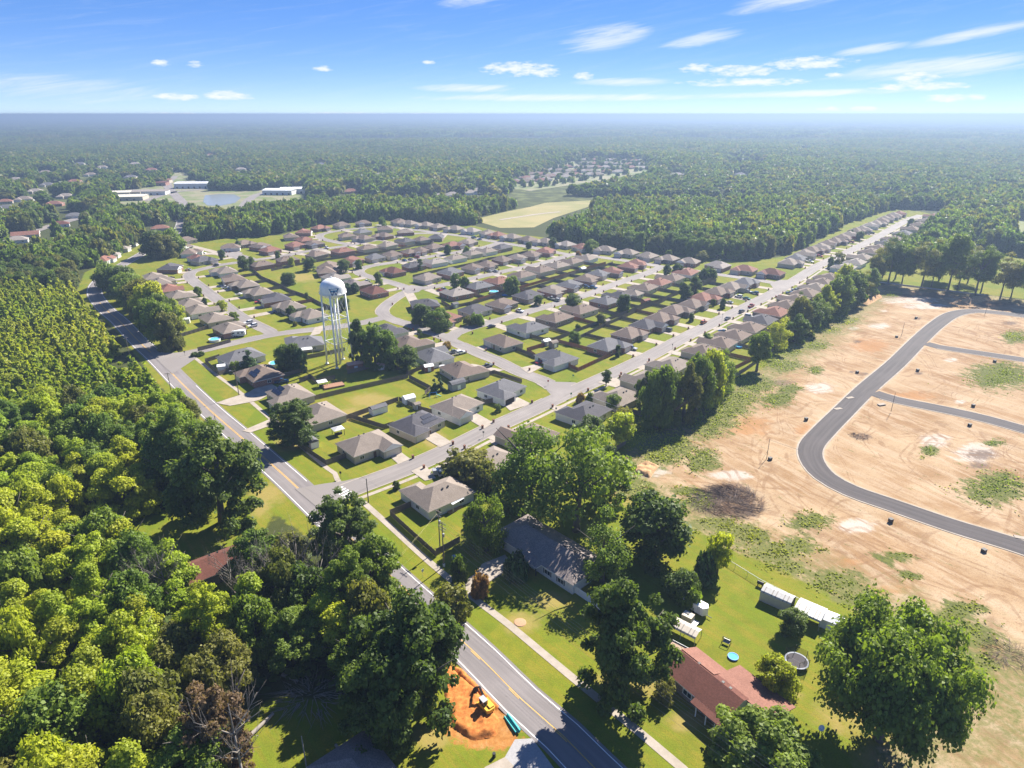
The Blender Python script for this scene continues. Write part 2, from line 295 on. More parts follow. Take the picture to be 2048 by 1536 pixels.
DIRT = [(228.7, 407), (246.6, 412.3), (268.9, 396.8), (299.3, 371.1), (334.6, 333.1), (195.3, 135.8), (108.3, 63.8), (51.7, 68.2), (60.8, 80.2), (73.6, 86.2), (87, 91.7), (92.5, 96.4), (88.7, 103.5), (82.1, 108.1), (74, 115.2), (63.5, 128.1), (54.1, 136.2), (46.5, 145.4), (36.8, 156.1), (29.4, 162.6), (28.6, 172.5), (36.1, 186.7), (48.1, 199.1), (68.4, 218.5), (98.1, 253.2), (119.7, 277.5), (145, 306.1), (174.1, 337.7), (211, 382.4)]
MEADOW = [(230.4, 445.2), (240.6, 407), (289.7, 382.4), (342.9, 342.4), (415.3, 423.2), (383.3, 486.8), (383.7, 525.6), (341.1, 496), (290.7, 461), (261.8, 453)]
CLEAR1 = [(-113.5, 144.3), (-105.6, 151.2), (-83.5, 156.1), (-74.8, 162.6), (-68.5, 169.6), (-61.9, 162.6), (-64, 153.7), (-64.9, 135.8), (-61.2, 122.7), (-69.4, 117.6), (-81.3, 126.2), (-100.4, 132.8)]
YARD = [(-44, 59.7), (-48.2, 74.8), (-49.4, 86.2), (-43.1, 91.7), (-31.7, 90.6), (-20.9, 86.2), (-15.4, 92.9), (-12.2, 98.9), (1.4, 86.2), (8.6, 74.8), (23, 59.7)]
CLAY = [(-14.1, 98.3), (-11.7, 99.6), (-6.1, 94.6), (-1.3, 88.4), (1.8, 83.2), (0.9, 81.2), (-2.9, 80.2), (-8, 81.2), (-11.7, 83.2), (-11.7, 88.4), (-11.1, 92.3)]
PATCH = {
 'weed': [(139.7, 165.4, 10.8, 0, 6.7, 10), (202, 254.3, 15.5, 0, 11.6, 17), (79.2, 148.4, 6.9, 0, 1.9, 4.7), (92.1, 132.8, 5.5, 0, 1.6, 2.9), (93.1, 125.7, 3.5, 0, 1.2, 2.2), (98.2, 115.1, 6.6, 0, 2, 3.2), (95, 107.3, 7.3, 0, 2.7, 4.3), (71.7, 137.9, 6.3, 0, 1.8, 4.6), (65.6, 129.2, 5.4, 0, 1.6, 4.1), (74.5, 123.9, 8.1, 0, 2, 4.4), (77.2, 118.3, 6.7, 0, 1.8, 3.6), (68.5, 212.1, 12.4, 0, 4.5, 16.7), (85, 230.9, 9.5, 0, 3, 9.6), (100.7, 229.4, 7.6, 0, 3.2, 8.5), (109.2, 239.3, 5.5, 0, 2, 5.1), (128.3, 260.6, 4.2, 0, 2.3, 5.3), (59.6, 181.8, 5.9, 0, 2.4, 9), (45.1, 203.7, 9.4, 0, 2.4, 13.2), (47.2, 184.4, 7, 0, 1.7, 7.9), (113.1, 269.8, 8.7, 0, 2.7, 7.5), (124.5, 281.5, 7.7, 0, 2.6, 6.7), (49.8, 163.2, 4.9, 0, 0.8, 3.2), (35.6, 165.4, 6.5, 0, 1.1, 6.6), (52.8, 147, 7.9, 0, 1, 3.7), (227.8, 385.9, 6, 0, 3.2, 5.9), (244.3, 305.4, 6.8, 0, 8.2, 11.7), (30.8, 172.5, 4.5, 0, 1.3, 8.9), (60.7, 141, 6.4, 0, 1.4, 4.3), (156.6, 315.8, 10, 0, 2.9, 6.6), (91.4, 111.4, 7.5, 0, 1.8, 3), (91.8, 98.9, 4.9, 0, 2.1, 3.2), (158.9, 193.6, 3.3, 0, 1.9, 2.9), (134.4, 188.4, 3.5, 0, 2.4, 4.1), (96.7, 248.7, 8.1, 0, 2.2, 6.5), (53.2, 195.4, 6.6, 0, 1.6, 7.3), (49.6, 190.1, 12.1, 0, 2.2, 10.4), (78.4, 221.6, 11.4, 0, 3.2, 10.8), (97.2, 244.4, 10, 0, 3.2, 9.5), (116.4, 266, 9.7, 0, 3.2, 8.6), (140.6, 292.6, 8.9, 0, 3.7, 8.7), (174.7, 333.1, 7.9, 0, 3.8, 8.2), (59.1, 143.9, 8, 0, 1.4, 4.4), (52.6, 158.7, 5.6, 0, 1.2, 4.7), (64.2, 134.8, 7.4, 0, 1.6, 4.4)],
 'pale': [(90.5, 146.1, 6.6, 0, 2.4, 5), (188, 323.4, 7.7, 0, 3.6, 6.9), (172, 318.3, 4.5, 0, 2, 4.2), (204, 350.2, 3.3, 0, 1.6, 3), (168.2, 227.1, 3.8, 0, 1.8, 2.8), (192.8, 272.3, 4, 0, 2.4, 3.8), (229.7, 373.3, 23.2, 0, 6.8, 12.3), (232.4, 360.4, 16.9, 0, 4.8, 8.4), (147.9, 186.7, 9.6, 0, 5.7, 8.8), (140.2, 195.4, 6.6, 0, 4.3, 7.3), (70.5, 139.9, 2, 0, 0.8, 2.1), (121.7, 240.8, 7.9, 0, 3.3, 7.7), (105.6, 275.5, 11.1, 0, 2.6, 7.8), (66, 172.5, 9, 0, 1.3, 4.1), (41.9, 175.5, 8.3, 0, 1.2, 6.1), (134.7, 292.6, 9.4, 0, 2.9, 7.2)],
 'dark': [(59.7, 157.9, 10.9, 0, 3.9, 12.9), (59.4, 162.6, 5.7, 0, 1.9, 6.5), (62.2, 153.7, 6.8, 0, 2, 6.4), (149.2, 185.7, 7.1, 0, 3.1, 4.7), (143.8, 178.6, 5.2, 0, 1.8, 2.8), (99.5, 101.5, 4, 0, 2, 2.9), (117.4, 198, 4.4, 0, 1.6, 3.3), (142.6, 257.7, 2.1, 0, 1.1, 2.3), (214.2, 335.8, 3.2, 0, 2.1, 3.7), (257.4, 327.7, 5.7, 0, 3.1, 4.4), (164.1, 297.8, 2.8, 0, 1.4, 3), (227.4, 382.4, 17.8, 0, 3.7, 7), (252.5, 384.8, 17.9, 0, 5.6, 9.4), (277.5, 364.6, 17.1, 0, 4.4, 6.4), (107.8, 246, 8, 0, 2, 5.3), (145.7, 255.4, 4.2, 0, 1.4, 2.8), (169.8, 256.6, 2.5, 0, 1.6, 2.9)],
 'orange': [(39.6, 175.5, 6.8, 0, 1, 5.5), (81.4, 130.9, 6, 0, 0.9, 1.9), (85.8, 121, 7.9, 0, 1.3, 2.4), (91.4, 111.4, 8.5, 0, 1.4, 2.4), (95.2, 104.2, 6.1, 0, 1.4, 2.2), (218.1, 373.3, 7.6, 0, 9.4, 17.8), (266, 375.6, 8.8, 0, 5.8, 9), (82.7, 206.8, 10.4, 0, 4, 12), (167.4, 292.6, 11.7, 0, 7.3, 14.5), (155, 233.3, 11.5, 0, 3.3, 5.9), (101.9, 202.9, 6.8, 0, 3.2, 7.7)],
 'dry': [(1.7, 110.6, 5.3, 0, 0.1, 4.5), (20.1, 95.2, 5.7, 0, 0.7, 4.8), (26.1, 94, 5.7, 0, 0.7, 3.5), (60.8, 87.3, 8.1, 0, 2.5, 5.3), (65.4, 79.3, 10.1, 0, 2.6, 4.7), (42.2, 91.1, 3.7, 0, 1.1, 3.4), (31.7, 86.2, 5.3, 0, 0.8, 3.1), (49.8, 91.7, 5.6, 0, 1.1, 2.9), (-69.1, 162.6, 7.1, 0, -2.3, 6.7), (-69.6, 156.1, 4.1, 0, -3.6, 10.1), (-73, 193.6, 6.6, 0, -2.8, 8.9), (21.6, 144.3, 3.9, 0, 0.8, 6.7), (-11.2, 175.5, 4.6, 0, -0.5, 9.1), (-14.3, 83.2, 5.2, 0, -0.5, 4), (-26.6, 88.4, 3.6, 0, -0.4, 2.2), (-140.1, 430.3, 17.2, 0, -5.1, 17.3), (-53.6, 228.5, 11.3, 0, -1.9, 9.4), (-25.5, 195.4, 5, 0, -1, 9.1), (30.2, 158.7, 5.6, 0, 0.8, 5.2), (38.4, 90.6, 4.6, 0, 0.7, 2.2), (8.4, 117.6, 6.7, 0, 0.2, 3.9), (-58.2, 215.1, 10.8, 0, -1.9, 8.5), (60.6, 272.3, 13.2, 0, 1.5, 7.6)],
}
# ------------------------------------------------------------------ ground: one sheet to the horizon
def axis(lo, hi, step, far, neg):
    mid = list(np.arange(lo, hi + .1, step)); a, s = [], step * 1.3; x = mid[0]
    while x > -neg: x -= s; s *= 1.3; a.append(x)
    b, s = [], step * 1.3; x = mid[-1]
    while x < far: x += s; s *= 1.3; b.append(x)
    return np.array(a[::-1] + mid + b)
X = axis(-330, 400, 2.0, 26000, 26000); Y = axis(30, 760, 2.0, 26000, 60)
gx, gy = np.meshgrid(X, Y); P = np.stack([gx.ravel(), gy.ravel()], 1)
near = (np.abs(P[:, 0]) < 460) & (P[:, 1] < 860)
def field(poly, clip=30):
    out = np.full(len(P), float(clip)); out[near] = np.clip(sdf(poly, P[near]), -clip, clip); return out
A_dirt = field(DIRT)
A_lawn = np.minimum.reduce([field(q) for q in (LAWN, VERGE, CLEAR1, YARD, MEADOW)])
A_clay = field(CLAY)
def patches(lst):
    out = np.zeros(len(P))
    for (x, y, ax, ay, bx, by) in lst:
        M = np.linalg.inv(np.array([[ax, bx], [ay, by]])); q = (P - (x, y)) @ M.T; r = np.hypot(q[:, 0], q[:, 1]); out = np.maximum(out, np.clip(1.35 - r, 0, 1))
    return out
site_d = np.full(len(P), 60.0)
m_ = near & (A_dirt < 12)
site_d[m_] = np.minimum.reduce([dist_many(L[::2], P[m_]) - h for L, h in SITE.values()])
ph = RNG.uniform(0, 6.28, 12); kx = RNG.normal(0, .16, 12); ky = RNG.normal(0, .16, 12)
bumps = sum(np.sin(P[:, 0] * kx[i] + P[:, 1] * ky[i] + ph[i]) for i in range(12)) / 12
Z = np.zeros(len(P)); w = np.clip(-A_dirt / 8, 0, 1) * np.clip((site_d - 1.0) / 5, 0, 1); Z += w * (bumps * .55 - .12)
Z += np.clip(-A_clay / 1.5, 0, 1) * (-.25 + .3 * np.sin(P[:, 0] * 1.1 + P[:, 1] * .7) * np.sin(P[:, 1] * .9))
nx, ny = len(X), len(Y)
idx = np.arange(nx * ny).reshape(ny, nx); F4 = np.stack([idx[:-1, :-1], idx[:-1, 1:], idx[1:, 1:], idx[1:, :-1]], -1).reshape(-1, 4)
me = bpy.data.meshes.new('ground'); me.vertices.add(len(P)); me.vertices.foreach_set('co', np.column_stack([P, Z]).ravel())
me.loops.add(F4.size); me.loops.foreach_set('vertex_index', F4.ravel().astype(np.int32)); me.polygons.add(len(F4)); me.polygons.foreach_set('loop_start', (np.arange(len(F4)) * 4).astype(np.int32)); me.polygons.foreach_set('loop_total', np.full(len(F4), 4, np.int32))
for nme, val in (('dirt', A_dirt), ('lawn', A_lawn), ('clay', A_clay), ('site_d', site_d), *[(k, patches(v)) for k, v in PATCH.items()]):
    a = me.attributes.new(nme, 'FLOAT', 'POINT'); a.data.foreach_set('value', val.astype(np.float32))
me.polygons.foreach_set('use_smooth', np.ones(len(F4), bool)); me.update(); me.validate()
g = NM('ground'); o = g.pos()
n05 = g.noise(o, .05, 5, .6); n2 = g.noise(o, .25, 5, .65); n9 = g.noise(o, 1.1, 5, .7); n30 = g.noise(o, 4.0, 3, .7)
lot = g.n('ShaderNodeTexVoronoi', feature='F1'); g.l(g.scaled(o, (1 / 19, 1 / 26, 0), (0, 0, R(41))), lot.inputs['Vector']); lot.inputs['Scale'].default_value = 1
lotc = g.n('ShaderNodeSeparateXYZ'); g.l(lot.outputs['Color'], lotc.inputs[0])
mow = g.noise(g.scaled(g.scaled(o, (1, 1, 1), (0, 0, R(-41))), (.9, .03, 1)), 1.0, 2)
lawn1 = g.mix(g.ramp(lotc.outputs[0], .1, .9), (0.125, 0.157, 0.010), (0.200, 0.189, 0.016))
lawn2 = g.mix(g.ramp(n05, .35, .68), lawn1, (0.234, 0.184, 0.027))
lawn3 = g.mix(g.math('MULTIPLY', g.ramp(n2, .38, .68), .55), lawn2, (0.084, 0.124, 0.009))
lawn3 = g.mix(g.math('MULTIPLY', g.ramp(mow, .35, .65), .55), lawn3, (0.129, 0.184, 0.012))
lawn3 = g.mix(g.math('MULTIPLY', g.ramp(n30, .35, .7), .5), lawn3, (0.070, 0.085, 0.009))
dryc = g.mix(n9, (0.260, 0.175, 0.058), (0.339, 0.249, 0.101))
lawn4 = g.mix(g.ramp(g.math('ADD', g.attr('dry'), g.math('MULTIPLY', g.math('SUBTRACT', n2, .5), 1.6)), .35, 1.0, 0, .62), lawn3, dryc)
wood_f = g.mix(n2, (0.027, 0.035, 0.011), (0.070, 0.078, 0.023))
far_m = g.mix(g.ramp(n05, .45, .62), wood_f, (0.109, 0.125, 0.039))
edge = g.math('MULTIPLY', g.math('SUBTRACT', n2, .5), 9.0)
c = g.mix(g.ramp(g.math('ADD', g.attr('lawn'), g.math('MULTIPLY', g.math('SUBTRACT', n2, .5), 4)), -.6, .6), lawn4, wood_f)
# earth
strk = g.noise(g.scaled(g.scaled(o, (1, 1, 1), (0, 0, R(-30))), (.35, .05, 1)), 1.0, 5, .65, .6)
e1 = g.mix(g.ramp(n05, .36, .64), (0.257, 0.156, 0.078), (0.367, 0.261, 0.156))
e1 = g.mix(g.ramp(strk, .42, .66, 0, .7), e1, (0.406, 0.312, 0.211))
e1 = g.mix(g.math('MULTIPLY', g.ramp(n9, .5, .75), .5), e1, (0.211, 0.113, 0.055))
e1 = g.mix(g.math('MULTIPLY', g.ramp(g.noise(g.scaled(g.scaled(o, (1, 1, 1), (0, 0, R(50))), (.9, .08, 1)), 1.3, 4, .7, 1.2), .58, .72), .45), e1, (0.172, 0.101, 0.058))
e1 = g.mix(g.ramp(g.math('ADD', g.attr('orange'), g.math('MULTIPLY', g.math('SUBTRACT', n2, .5), 1.5)), .4, 1., 0, .75), e1, g.mix(n9, (0.281, 0.129, 0.047), (0.359, 0.195, 0.086)))
e1 = g.mix(g.ramp(g.math('ADD', g.attr('pale'), g.math('MULTIPLY', g.math('SUBTRACT', n2, .5), 1.5)), .45, .9, 0, .85), e1, g.mix(n9, (0.390, 0.335, 0.281), (0.484, 0.437, 0.390)))
e1 = g.mix(g.ramp(g.math('ADD', g.attr('dark'), g.math('MULTIPLY', g.math('SUBTRACT', g.noise(o, .6, 5, .75), .5), 1.7)), .4, .95, 0, .85), e1, g.mix(n9, (0.078, 0.055, 0.043), (0.156, 0.109, 0.086)))
weedc = g.mix(g.ramp(n9, .3, .7), (0.047, 0.066, 0.014), (0.117, 0.133, 0.027))
for rot_, sc_, st_ in ((R(-30), .012, .06), (R(48), .017, .05), (R(5), .022, .045)):
    ln = g.math('ABSOLUTE', g.math('SUBTRACT', g.noise(g.scaled(g.scaled(o, (1, 1, 1), (0, 0, rot_)), (1, .45, 1)), sc_, 3, .45, .6), .5))
    for off_ in (.0, .016):
        tr_ = g.ramp(g.math('ABSOLUTE', g.math('SUBTRACT', ln, .02 + off_)), .0015, .004, 1, 0)
        e1 = g.mix(g.math('MULTIPLY', tr_, g.math('MULTIPLY', g.ramp(n2, .35, .6), .55)), e1, (.2, .115, .06))
e1 = g.mix(g.ramp(n30, .5, .72, 0, .5), e1, (.16, .1, .06))
e1 = g.mix(g.ramp(g.noise(o, 2.2, 4, .8), .62, .7, 0, .75), e1, (.11, .075, .045))
wk = g.ramp(g.math('ADD', g.attr('weed'), g.math('MULTIPLY', g.math('SUBTRACT', g.noise(g.scaled(g.scaled(o, (1, 1, 1), (0, 0, R(-35))), (1, .45, 1)), .4, 7, .78), .5), 3.4)), .3, .7, 0, .92)
e1 = g.mix(wk, e1, weedc)
bord = g.ramp(g.math('ADD', g.attr('dirt'), g.math('MULTIPLY', g.math('SUBTRACT', g.noise(o, .16, 7, .72), .5), 34.0)), -19, -4)
e1 = g.mix(g.math('MULTIPLY', bord, g.ramp(g.noise(o, .7, 6, .75), .36, .62, .25, 1)), e1, g.mix(n9, (0.078, 0.101, 0.020), (0.195, 0.172, 0.070)))
e1 = g.mix(g.ramp(g.attr('site_d'), .2, 1.8, .55, 0), e1, (0.437, 0.328, 0.218))
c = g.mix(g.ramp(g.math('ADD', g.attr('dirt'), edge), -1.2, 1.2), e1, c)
cl = g.mix(g.ramp(n9, .3, .7), (0.265, 0.109, 0.027), (0.374, 0.179, 0.055))
cl = g.mix(g.ramp(g.noise(o, .5, 5, .7), .5, .75), cl, (0.374, 0.218, 0.094))
c = g.mix(g.ramp(g.math('ADD', g.attr('clay'), g.math('MULTIPLY', g.math('SUBTRACT', g.noise(o, .55, 6, .75), .5), 7.0)), -.5, .7), cl, c)
sepp = g.n('ShaderNodeSeparateXYZ'); g.l(o, sepp.inputs[0])
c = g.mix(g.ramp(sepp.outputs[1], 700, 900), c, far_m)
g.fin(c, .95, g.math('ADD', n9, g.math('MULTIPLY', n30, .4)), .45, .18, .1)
me.materials.append(g.m)
tag(link('ground', me), kind='structure')

# ------------------------------------------------------------------ haze
hz = bpy.data.materials.new('haze_air'); hz.use_nodes = True; hz.node_tree.nodes.clear()
pv = hz.node_tree.nodes.new('ShaderNodeVolumePrincipled'); ho = hz.node_tree.nodes.new('ShaderNodeOutputMaterial'); hz.node_tree.links.new(pv.outputs[0], ho.inputs['Volume'])
pv.inputs['Color'].default_value = (.285, .385, .55, 1); pv.inputs['Density'].default_value = 3.1e-4; pv.inputs['Anisotropy'].default_value = .35
tag(MB().box(-26500, -80, -2.0, 26500, 26500, 103).build('haze', hz), kind='stuff')

# ------------------------------------------------------------------ roads, kerbs, markings, pavements
ribbon('highway', HW, -4.3, 4.3, .03, road_asphalt)
edge_cut = []
zz = .036
for k, (L, h) in ST.items(): ribbon('street', L, -h, h, zz, street_asphalt); zz += .004
for k, (L, h) in SITE.items(): ribbon('unfinished_road', L, -h, h, zz, new_asphalt); zz += .004
for c_, r_ in (((-218.02, 509.42), 9.5), ((169.15, 408.34), 6.0)):
    o = MB().add([(c_[0] + r_ * math.cos(a * math.pi / 16), c_[1] + r_ * math.sin(a * math.pi / 16), zz) for a in range(32)], [tuple(range(32))]).build('street', street_asphalt); tag(o, kind='structure'); zz += .004
def fillets(pts, z=None):
    global zz; zz += .004; sheet('street', pts, zz, street_asphalt)
fillets([(-62.5, 164.5), (-55.3, 167.3), (-49.2, 169), (-45.7, 170.8), (-41.8, 165.4), (-45.8, 160.8), (-46.7, 157.4), (-49.8, 158.7), (-52.4, 153.7)])
fillets([(-164, 282.1), (-152.8, 281.5), (-146.5, 283.5), (-139.6, 274.2), (-140.5, 261.8), (-141.1, 255.4), (-147.9, 263)])
fillets([(9.6, 244.4), (17.3, 246.6), (25.4, 246), (29, 242.3), (20.3, 232.3), (14.1, 222.9), (15.4, 230.9), (15.5, 235.7)])
fillets([(-37, 306.1), (-32.9, 309.3), (-27.1, 314.1), (-24.3, 309.3), (-26.8, 300), (-23.3, 294.1), (-28.1, 296.3)])
fillets([(-69.1, 399.4), (-63.5, 409.6), (-54.3, 404.4), (-56.5, 391.9), (-62.7, 387.1)])
fillets([(164.9, 415), (174.4, 423.2), (184.2, 423.2), (169.1, 396.8), (159.6, 391.9)])
ALL = {**{('s', k): v for k, v in ST.items()}, **{('c', k): v for k, v in SITE.items()}, ('h', 0): (HW, 4.3)}
OTHER_CLEAR = [(np.array((-218.02, 509.42)), 9.8)]
def kerbs(name, key, mat, w=.35, h=.11, skip=()):
    L, hw = ALL[key]; n = normals(L)
    for sgn in (-1, 1):
        run = []
        def flush():
            if len(run) > 1:
                Lr = np.array([p for p, _ in run]); nr = np.array([q for _, q in run]) * sgn; k = len(run)
                a = Lr + nr * hw; b = Lr + nr * (hw + w)
                vs = [(*p, 0.0) for p in a] + [(*p, h) for p in a] + [(*p, h) for p in b] + [(*p, 0.0) for p in b]
                fs = [(j * k + i, j * k + i + 1, (j + 1) * k + i + 1, (j + 1) * k + i) for j in range(3) for i in range(k - 1)]
                if sgn < 0: fs = [f[::-1] for f in fs]
                tag(MB().add(vs, fs).build(name, mat), kind='structure')
            run.clear()
        for p, q in zip(L, n):
            e = p + q * sgn * (hw + .2); bad = False
            for k2, (L2, h2) in ALL.items():
                if k2 != key and nearest(L2, e)[1] < h2 + (2.6 if k2[0] != 'c' else 1.2): bad = True; break
            if bad: flush()
            else: run.append((p, q))
        flush()
for k in ST: kerbs('kerb', ('s', k), conc)
for k in SITE: kerbs('kerb', ('c', k), conc, .5, .1)
def marks(name, L, off, w, mat): ribbon(name, L, off - w / 2, off + w / 2, .042, mat)
marks('edge_line', cut(HW, (18.58, 71.4), (-334.23, 679.14)), -3.65, .16, white_paint)
marks('edge_line', cut(HW, (18.58, 71.4), (-35.48, 134.19)), 3.65, .16, white_paint)
marks('edge_line', cut(HW, (-63.37, 167.32), (-128.55, 240.28)), 3.65, .16, white_paint)
marks('edge_line', cut(HW, (-155.04, 272.28), (-334.23, 679.14)), 3.65, .16, white_paint)
for a, b in (((-61.82, 165.09), (-145.26, 260.64)), ((-156.65, 274.21), (-175.9, 296.27))):
    for s in (-.17, .17): marks('centre_line', cut(HW, a, b), s, .14, yellow_paint)
marks('centre_line', cut(HW, (18.58, 71.4), (-41.33, 141.02)), .12, .14, yellow_paint)
marks('centre_line', cut(HW, (-175.9, 296.27), (-235.52, 366.74)), -.15, .14, yellow_paint); marks('centre_line', cut(HW, (-175.9, 296.27), (-235.52, 366.74)), .15, .14, yellow_paint)
dL = cut(HW, (18.58, 71.4), (-38.1, 137.85)); acc_ = np.concatenate([[0], np.cumsum(np.linalg.norm(np.diff(dL, axis=0), axis=1))])
def at_len(L, A, s): i = min(len(L) - 2, max(0, int(np.searchsorted(A, s)) - 1)); t = (s - A[i]) / (A[i + 1] - A[i]); return L[i] + t * (L[i + 1] - L[i])
for s in np.arange(2, acc_[-1] - 4, 12.2):
    marks('centre_line', np.array([at_len(dL, acc_, s), at_len(dL, acc_, s + 1.5), at_len(dL, acc_, s + 3)]), -.2, .14, yellow_paint)
mL = ST['main'][0]; mn = normals(mL)
cc, _, ci, cd = nearest(mL, np.array((-47.96, 162.65)))
for t in (-2.7, -1.35, 0, 1.35, 2.7):         # crossing bars at the highway
    q = cc + np.array([cd[1], -cd[0]]) * t
    ribbon('crossing_bar', np.array([q - cd * 1.6, q + cd * 1.6]), -.3, .3, zz + .01, white_paint)
ribbon('sidewalk', cut(mL, (-45.57, 163.46), (152.57, 382.42)), 5.3, 6.7, .05, conc)
ribbon('sidewalk', cut(mL, (176.68, 412.3), (434.31, 718.16)), 5.3, 6.7, .05, conc)
ribbon('sidewalk', smooth([(31.4, 72.2), (28.1, 76.8), (23.8, 81.9), (20.3, 85.9), (13.4, 93.7), (4.3, 104.2), (-0.7, 110), (-7.5, 117.1), (-12.9, 123), (-20.3, 131.5), (-33.2, 147.5), (-43.4, 160)]), -.85, .85, .054, conc)
ribbon('sidewalk', smooth([(-50.5, 167.9), (-51.8, 170.2), (-53.2, 173.4), (-56.2, 176.4), (-68.4, 190.8), (-87.5, 214.2), (-101.4, 230.9), (-109, 239.8), (-121.4, 253.2), (-132.6, 266), (-140.4, 274.9)]), -.75, .75, .054, conc)

# ------------------------------------------------------------------ foliage
def leafmat(name, a, b, trans=.45, rnd=.5):
    m = NM(name); oi = m.n('ShaderNodeObjectInfo').outputs['Random']; t = m.attr('tint')
    st = m.ramp(m.noise(m.pos(), .007, 3, .6), .35, .65, -.38, .38)
    c = m.mix(m.math('ADD', m.ramp(oi, 0, 1, .5 - rnd / 2, .5 + rnd / 2), st, None, True), a, b)
    c = m.mix(1.0, c, m.mix(t, (.62, .66, .6), (1.3, 1.25, 1.2)), 'MULTIPLY')
    m.l(c, m.p.inputs['Base Color']); m.p.inputs['Roughness'].default_value = .55; m.p.inputs['Specular IOR Level'].default_value = .25
    tr = m.n('ShaderNodeBsdfTranslucent'); m.l(m.mix(1.0, c, (1.3, 1.35, .55), 'MULTIPLY'), tr.inputs[0])
    ms = m.n('ShaderNodeMixShader'); ms.inputs[0].default_value = trans; m.l(m.p.outputs[0], ms.inputs[1]); m.l(tr.outputs[0], ms.inputs[2]); m.l(ms.outputs[0], m.out.inputs[0]); return m.m
LF = {'dark': leafmat('leaf_dark', (0.076, 0.122, 0.026), (0.124, 0.174, 0.033)), 'mid': leafmat('leaf_mid', (0.116, 0.188, 0.029), (0.198, 0.261, 0.039)),
      'bright': leafmat('leaf_bright', (0.254, 0.350, 0.032), (0.431, 0.447, 0.037)), 'yellow': leafmat('leaf_yellow', (0.293, 0.342, 0.027), (0.403, 0.409, 0.033)), 'olive': leafmat('leaf_olive', (0.135, 0.158, 0.039), (0.208, 0.198, 0.045)),
      'pine': leafmat('leaf_pine', (0.226, 0.301, 0.032), (0.405, 0.398, 0.043)), 'ever': leafmat('leaf_evergreen', (0.046, 0.095, 0.030), (0.072, 0.128, 0.035), .2), 'rust': leafmat('leaf_rust', (.15, .095, .06), (.2, .14, .08)), 'pink': leafmat('leaf_crape_myrtle', (0.236, 0.108, 0.077), (0.332, 0.238, 0.059))}
bark = wood('tree_bark', (.075, .06, .047), (.15, .125, .1)); bark_pale = wood('bare_bark', (.23, .2, .17), (.33, .29, .25))
RATIO = {}
def crown(name, rng, shape='round', nlobes=18, nleaf=3500, size=.085, asp=1.0, mat='mid', spread=.42):
    """a crown one unit in radius (z from about 0.0 to 1.9*asp), made of many bent leaf clumps on lobes"""
    C = []; Rr = []
    for i in range(nlobes):
        for _ in range(60):
            u = rng.normal(size=3); u /= np.linalg.norm(u)
            if u[2] > -.8: break
        if shape == 'round': c = u * np.array([.66, .66, .62 * asp]) * rng.uniform(.55, 1.08) + [0, 0, .86 * asp]; r = rng.uniform(.15, .36) if nlobes > 30 else rng.uniform(.26, .46)
        elif shape == 'broad': c = u * np.array([.72, .72, .46 * asp]) * rng.uniform(.5, 1.08) + [0, 0, .7 * asp]; r = rng.uniform(.09, .2) if nlobes > 70 else rng.uniform(.14, .3)
        elif shape == 'column':
            z = rng.uniform(.1, 1.75); wd = .62 * (1 - ((z - .75) / 1.25) ** 2) if z > .75 else .62 * (.55 + .6 * z); a = rng.uniform(0, 6.28); c = np.array([math.cos(a) * wd * rng.uniform(.3, 1), math.sin(a) * wd * rng.uniform(.3, 1), z * asp]); r = rng.uniform(.2, .36)
        elif shape == 'cone':
            z = 1.9 * rng.uniform(0, 1) ** 1.25; wd = .85 * (1 - z / 2.0) + .04; a = rng.uniform(0, 6.28); c = np.array([math.cos(a) * wd * rng.uniform(.5, 1) * .75, math.sin(a) * wd * rng.uniform(.5, 1) * .75, z * asp]); r = .12 + .24 * (1 - z / 2)
        elif shape == 'bush': c = np.array([u[0] * .6, u[1] * .6, abs(u[2]) * .6 * asp + .25]); r = rng.uniform(.28, .45)
        C.append(c); Rr.append(r)
    C = np.array(C); Rr = np.array(Rr)
    wgt = Rr ** 2; k = rng.choice(len(C), nleaf, p=wgt / wgt.sum())
    d = rng.normal(size=(nleaf, 3)); d[:, 2] = np.where(d[:, 2] < -.3, -d[:, 2] * .6, d[:, 2]); d /= np.linalg.norm(d, axis=1)[:, None]
    rad = Rr[k] * (rng.uniform(0, 1, nleaf) ** spread) * rng.uniform(.85, 1.22, nleaf)
    p = C[k] + d * rad[:, None] * np.array([1, 1, .85])
    p[:, 2] = np.maximum(p[:, 2], .02)
    nrm = d + rng.normal(size=(nleaf, 3)) * .55; nrm[:, 2] += .45; nrm /= np.linalg.norm(nrm, axis=1)[:, None]
    t = np.cross(nrm, rng.normal(size=(nleaf, 3))); t /= np.linalg.norm(t, axis=1)[:, None]; b = np.cross(nrm, t)
    s = size * rng.uniform(.55, 1.35, nleaf)[:, None]
    dip = nrm * s * .25
    V = np.stack([p - t * s * .9 - b * s * .35 - dip, p + t * s * .1 - b * s * .8, p + t * s + b * s * .25 - dip, p - t * s * .15 + b * s * .85], 1).reshape(-1, 3)
    zl, zh = np.percentile(V[:, 2], 1.5), np.percentile(V[:, 2], 99.7); q97 = np.percentile(np.hypot(V[:, 0], V[:, 1]), 97); V[:, 2] = (V[:, 2] - zl) / (zh - zl); V[:, :2] /= q97; RATIO[name + str(len(RATIO))] = (zh - zl) / q97
    me = bpy.data.meshes.new(name); n = nleaf
    me.vertices.add(4 * n); me.vertices.foreach_set('co', V.ravel()); me.loops.add(4 * n); me.loops.foreach_set('vertex_index', np.arange(4 * n, dtype=np.int32))
    me.polygons.add(n); me.polygons.foreach_set('loop_start', np.arange(n, dtype=np.int32) * 4); me.polygons.foreach_set('loop_total', np.full(n, 4, np.int32))
    lob = rng.uniform(0, 1, len(C)); tint = np.clip(lob[k] * .5 + rng.uniform(0, 1, n) * .5, 0, 1)
    a = me.attributes.new('tint', 'FLOAT', 'FACE'); a.data.foreach_set('value', tint.astype(np.float32))
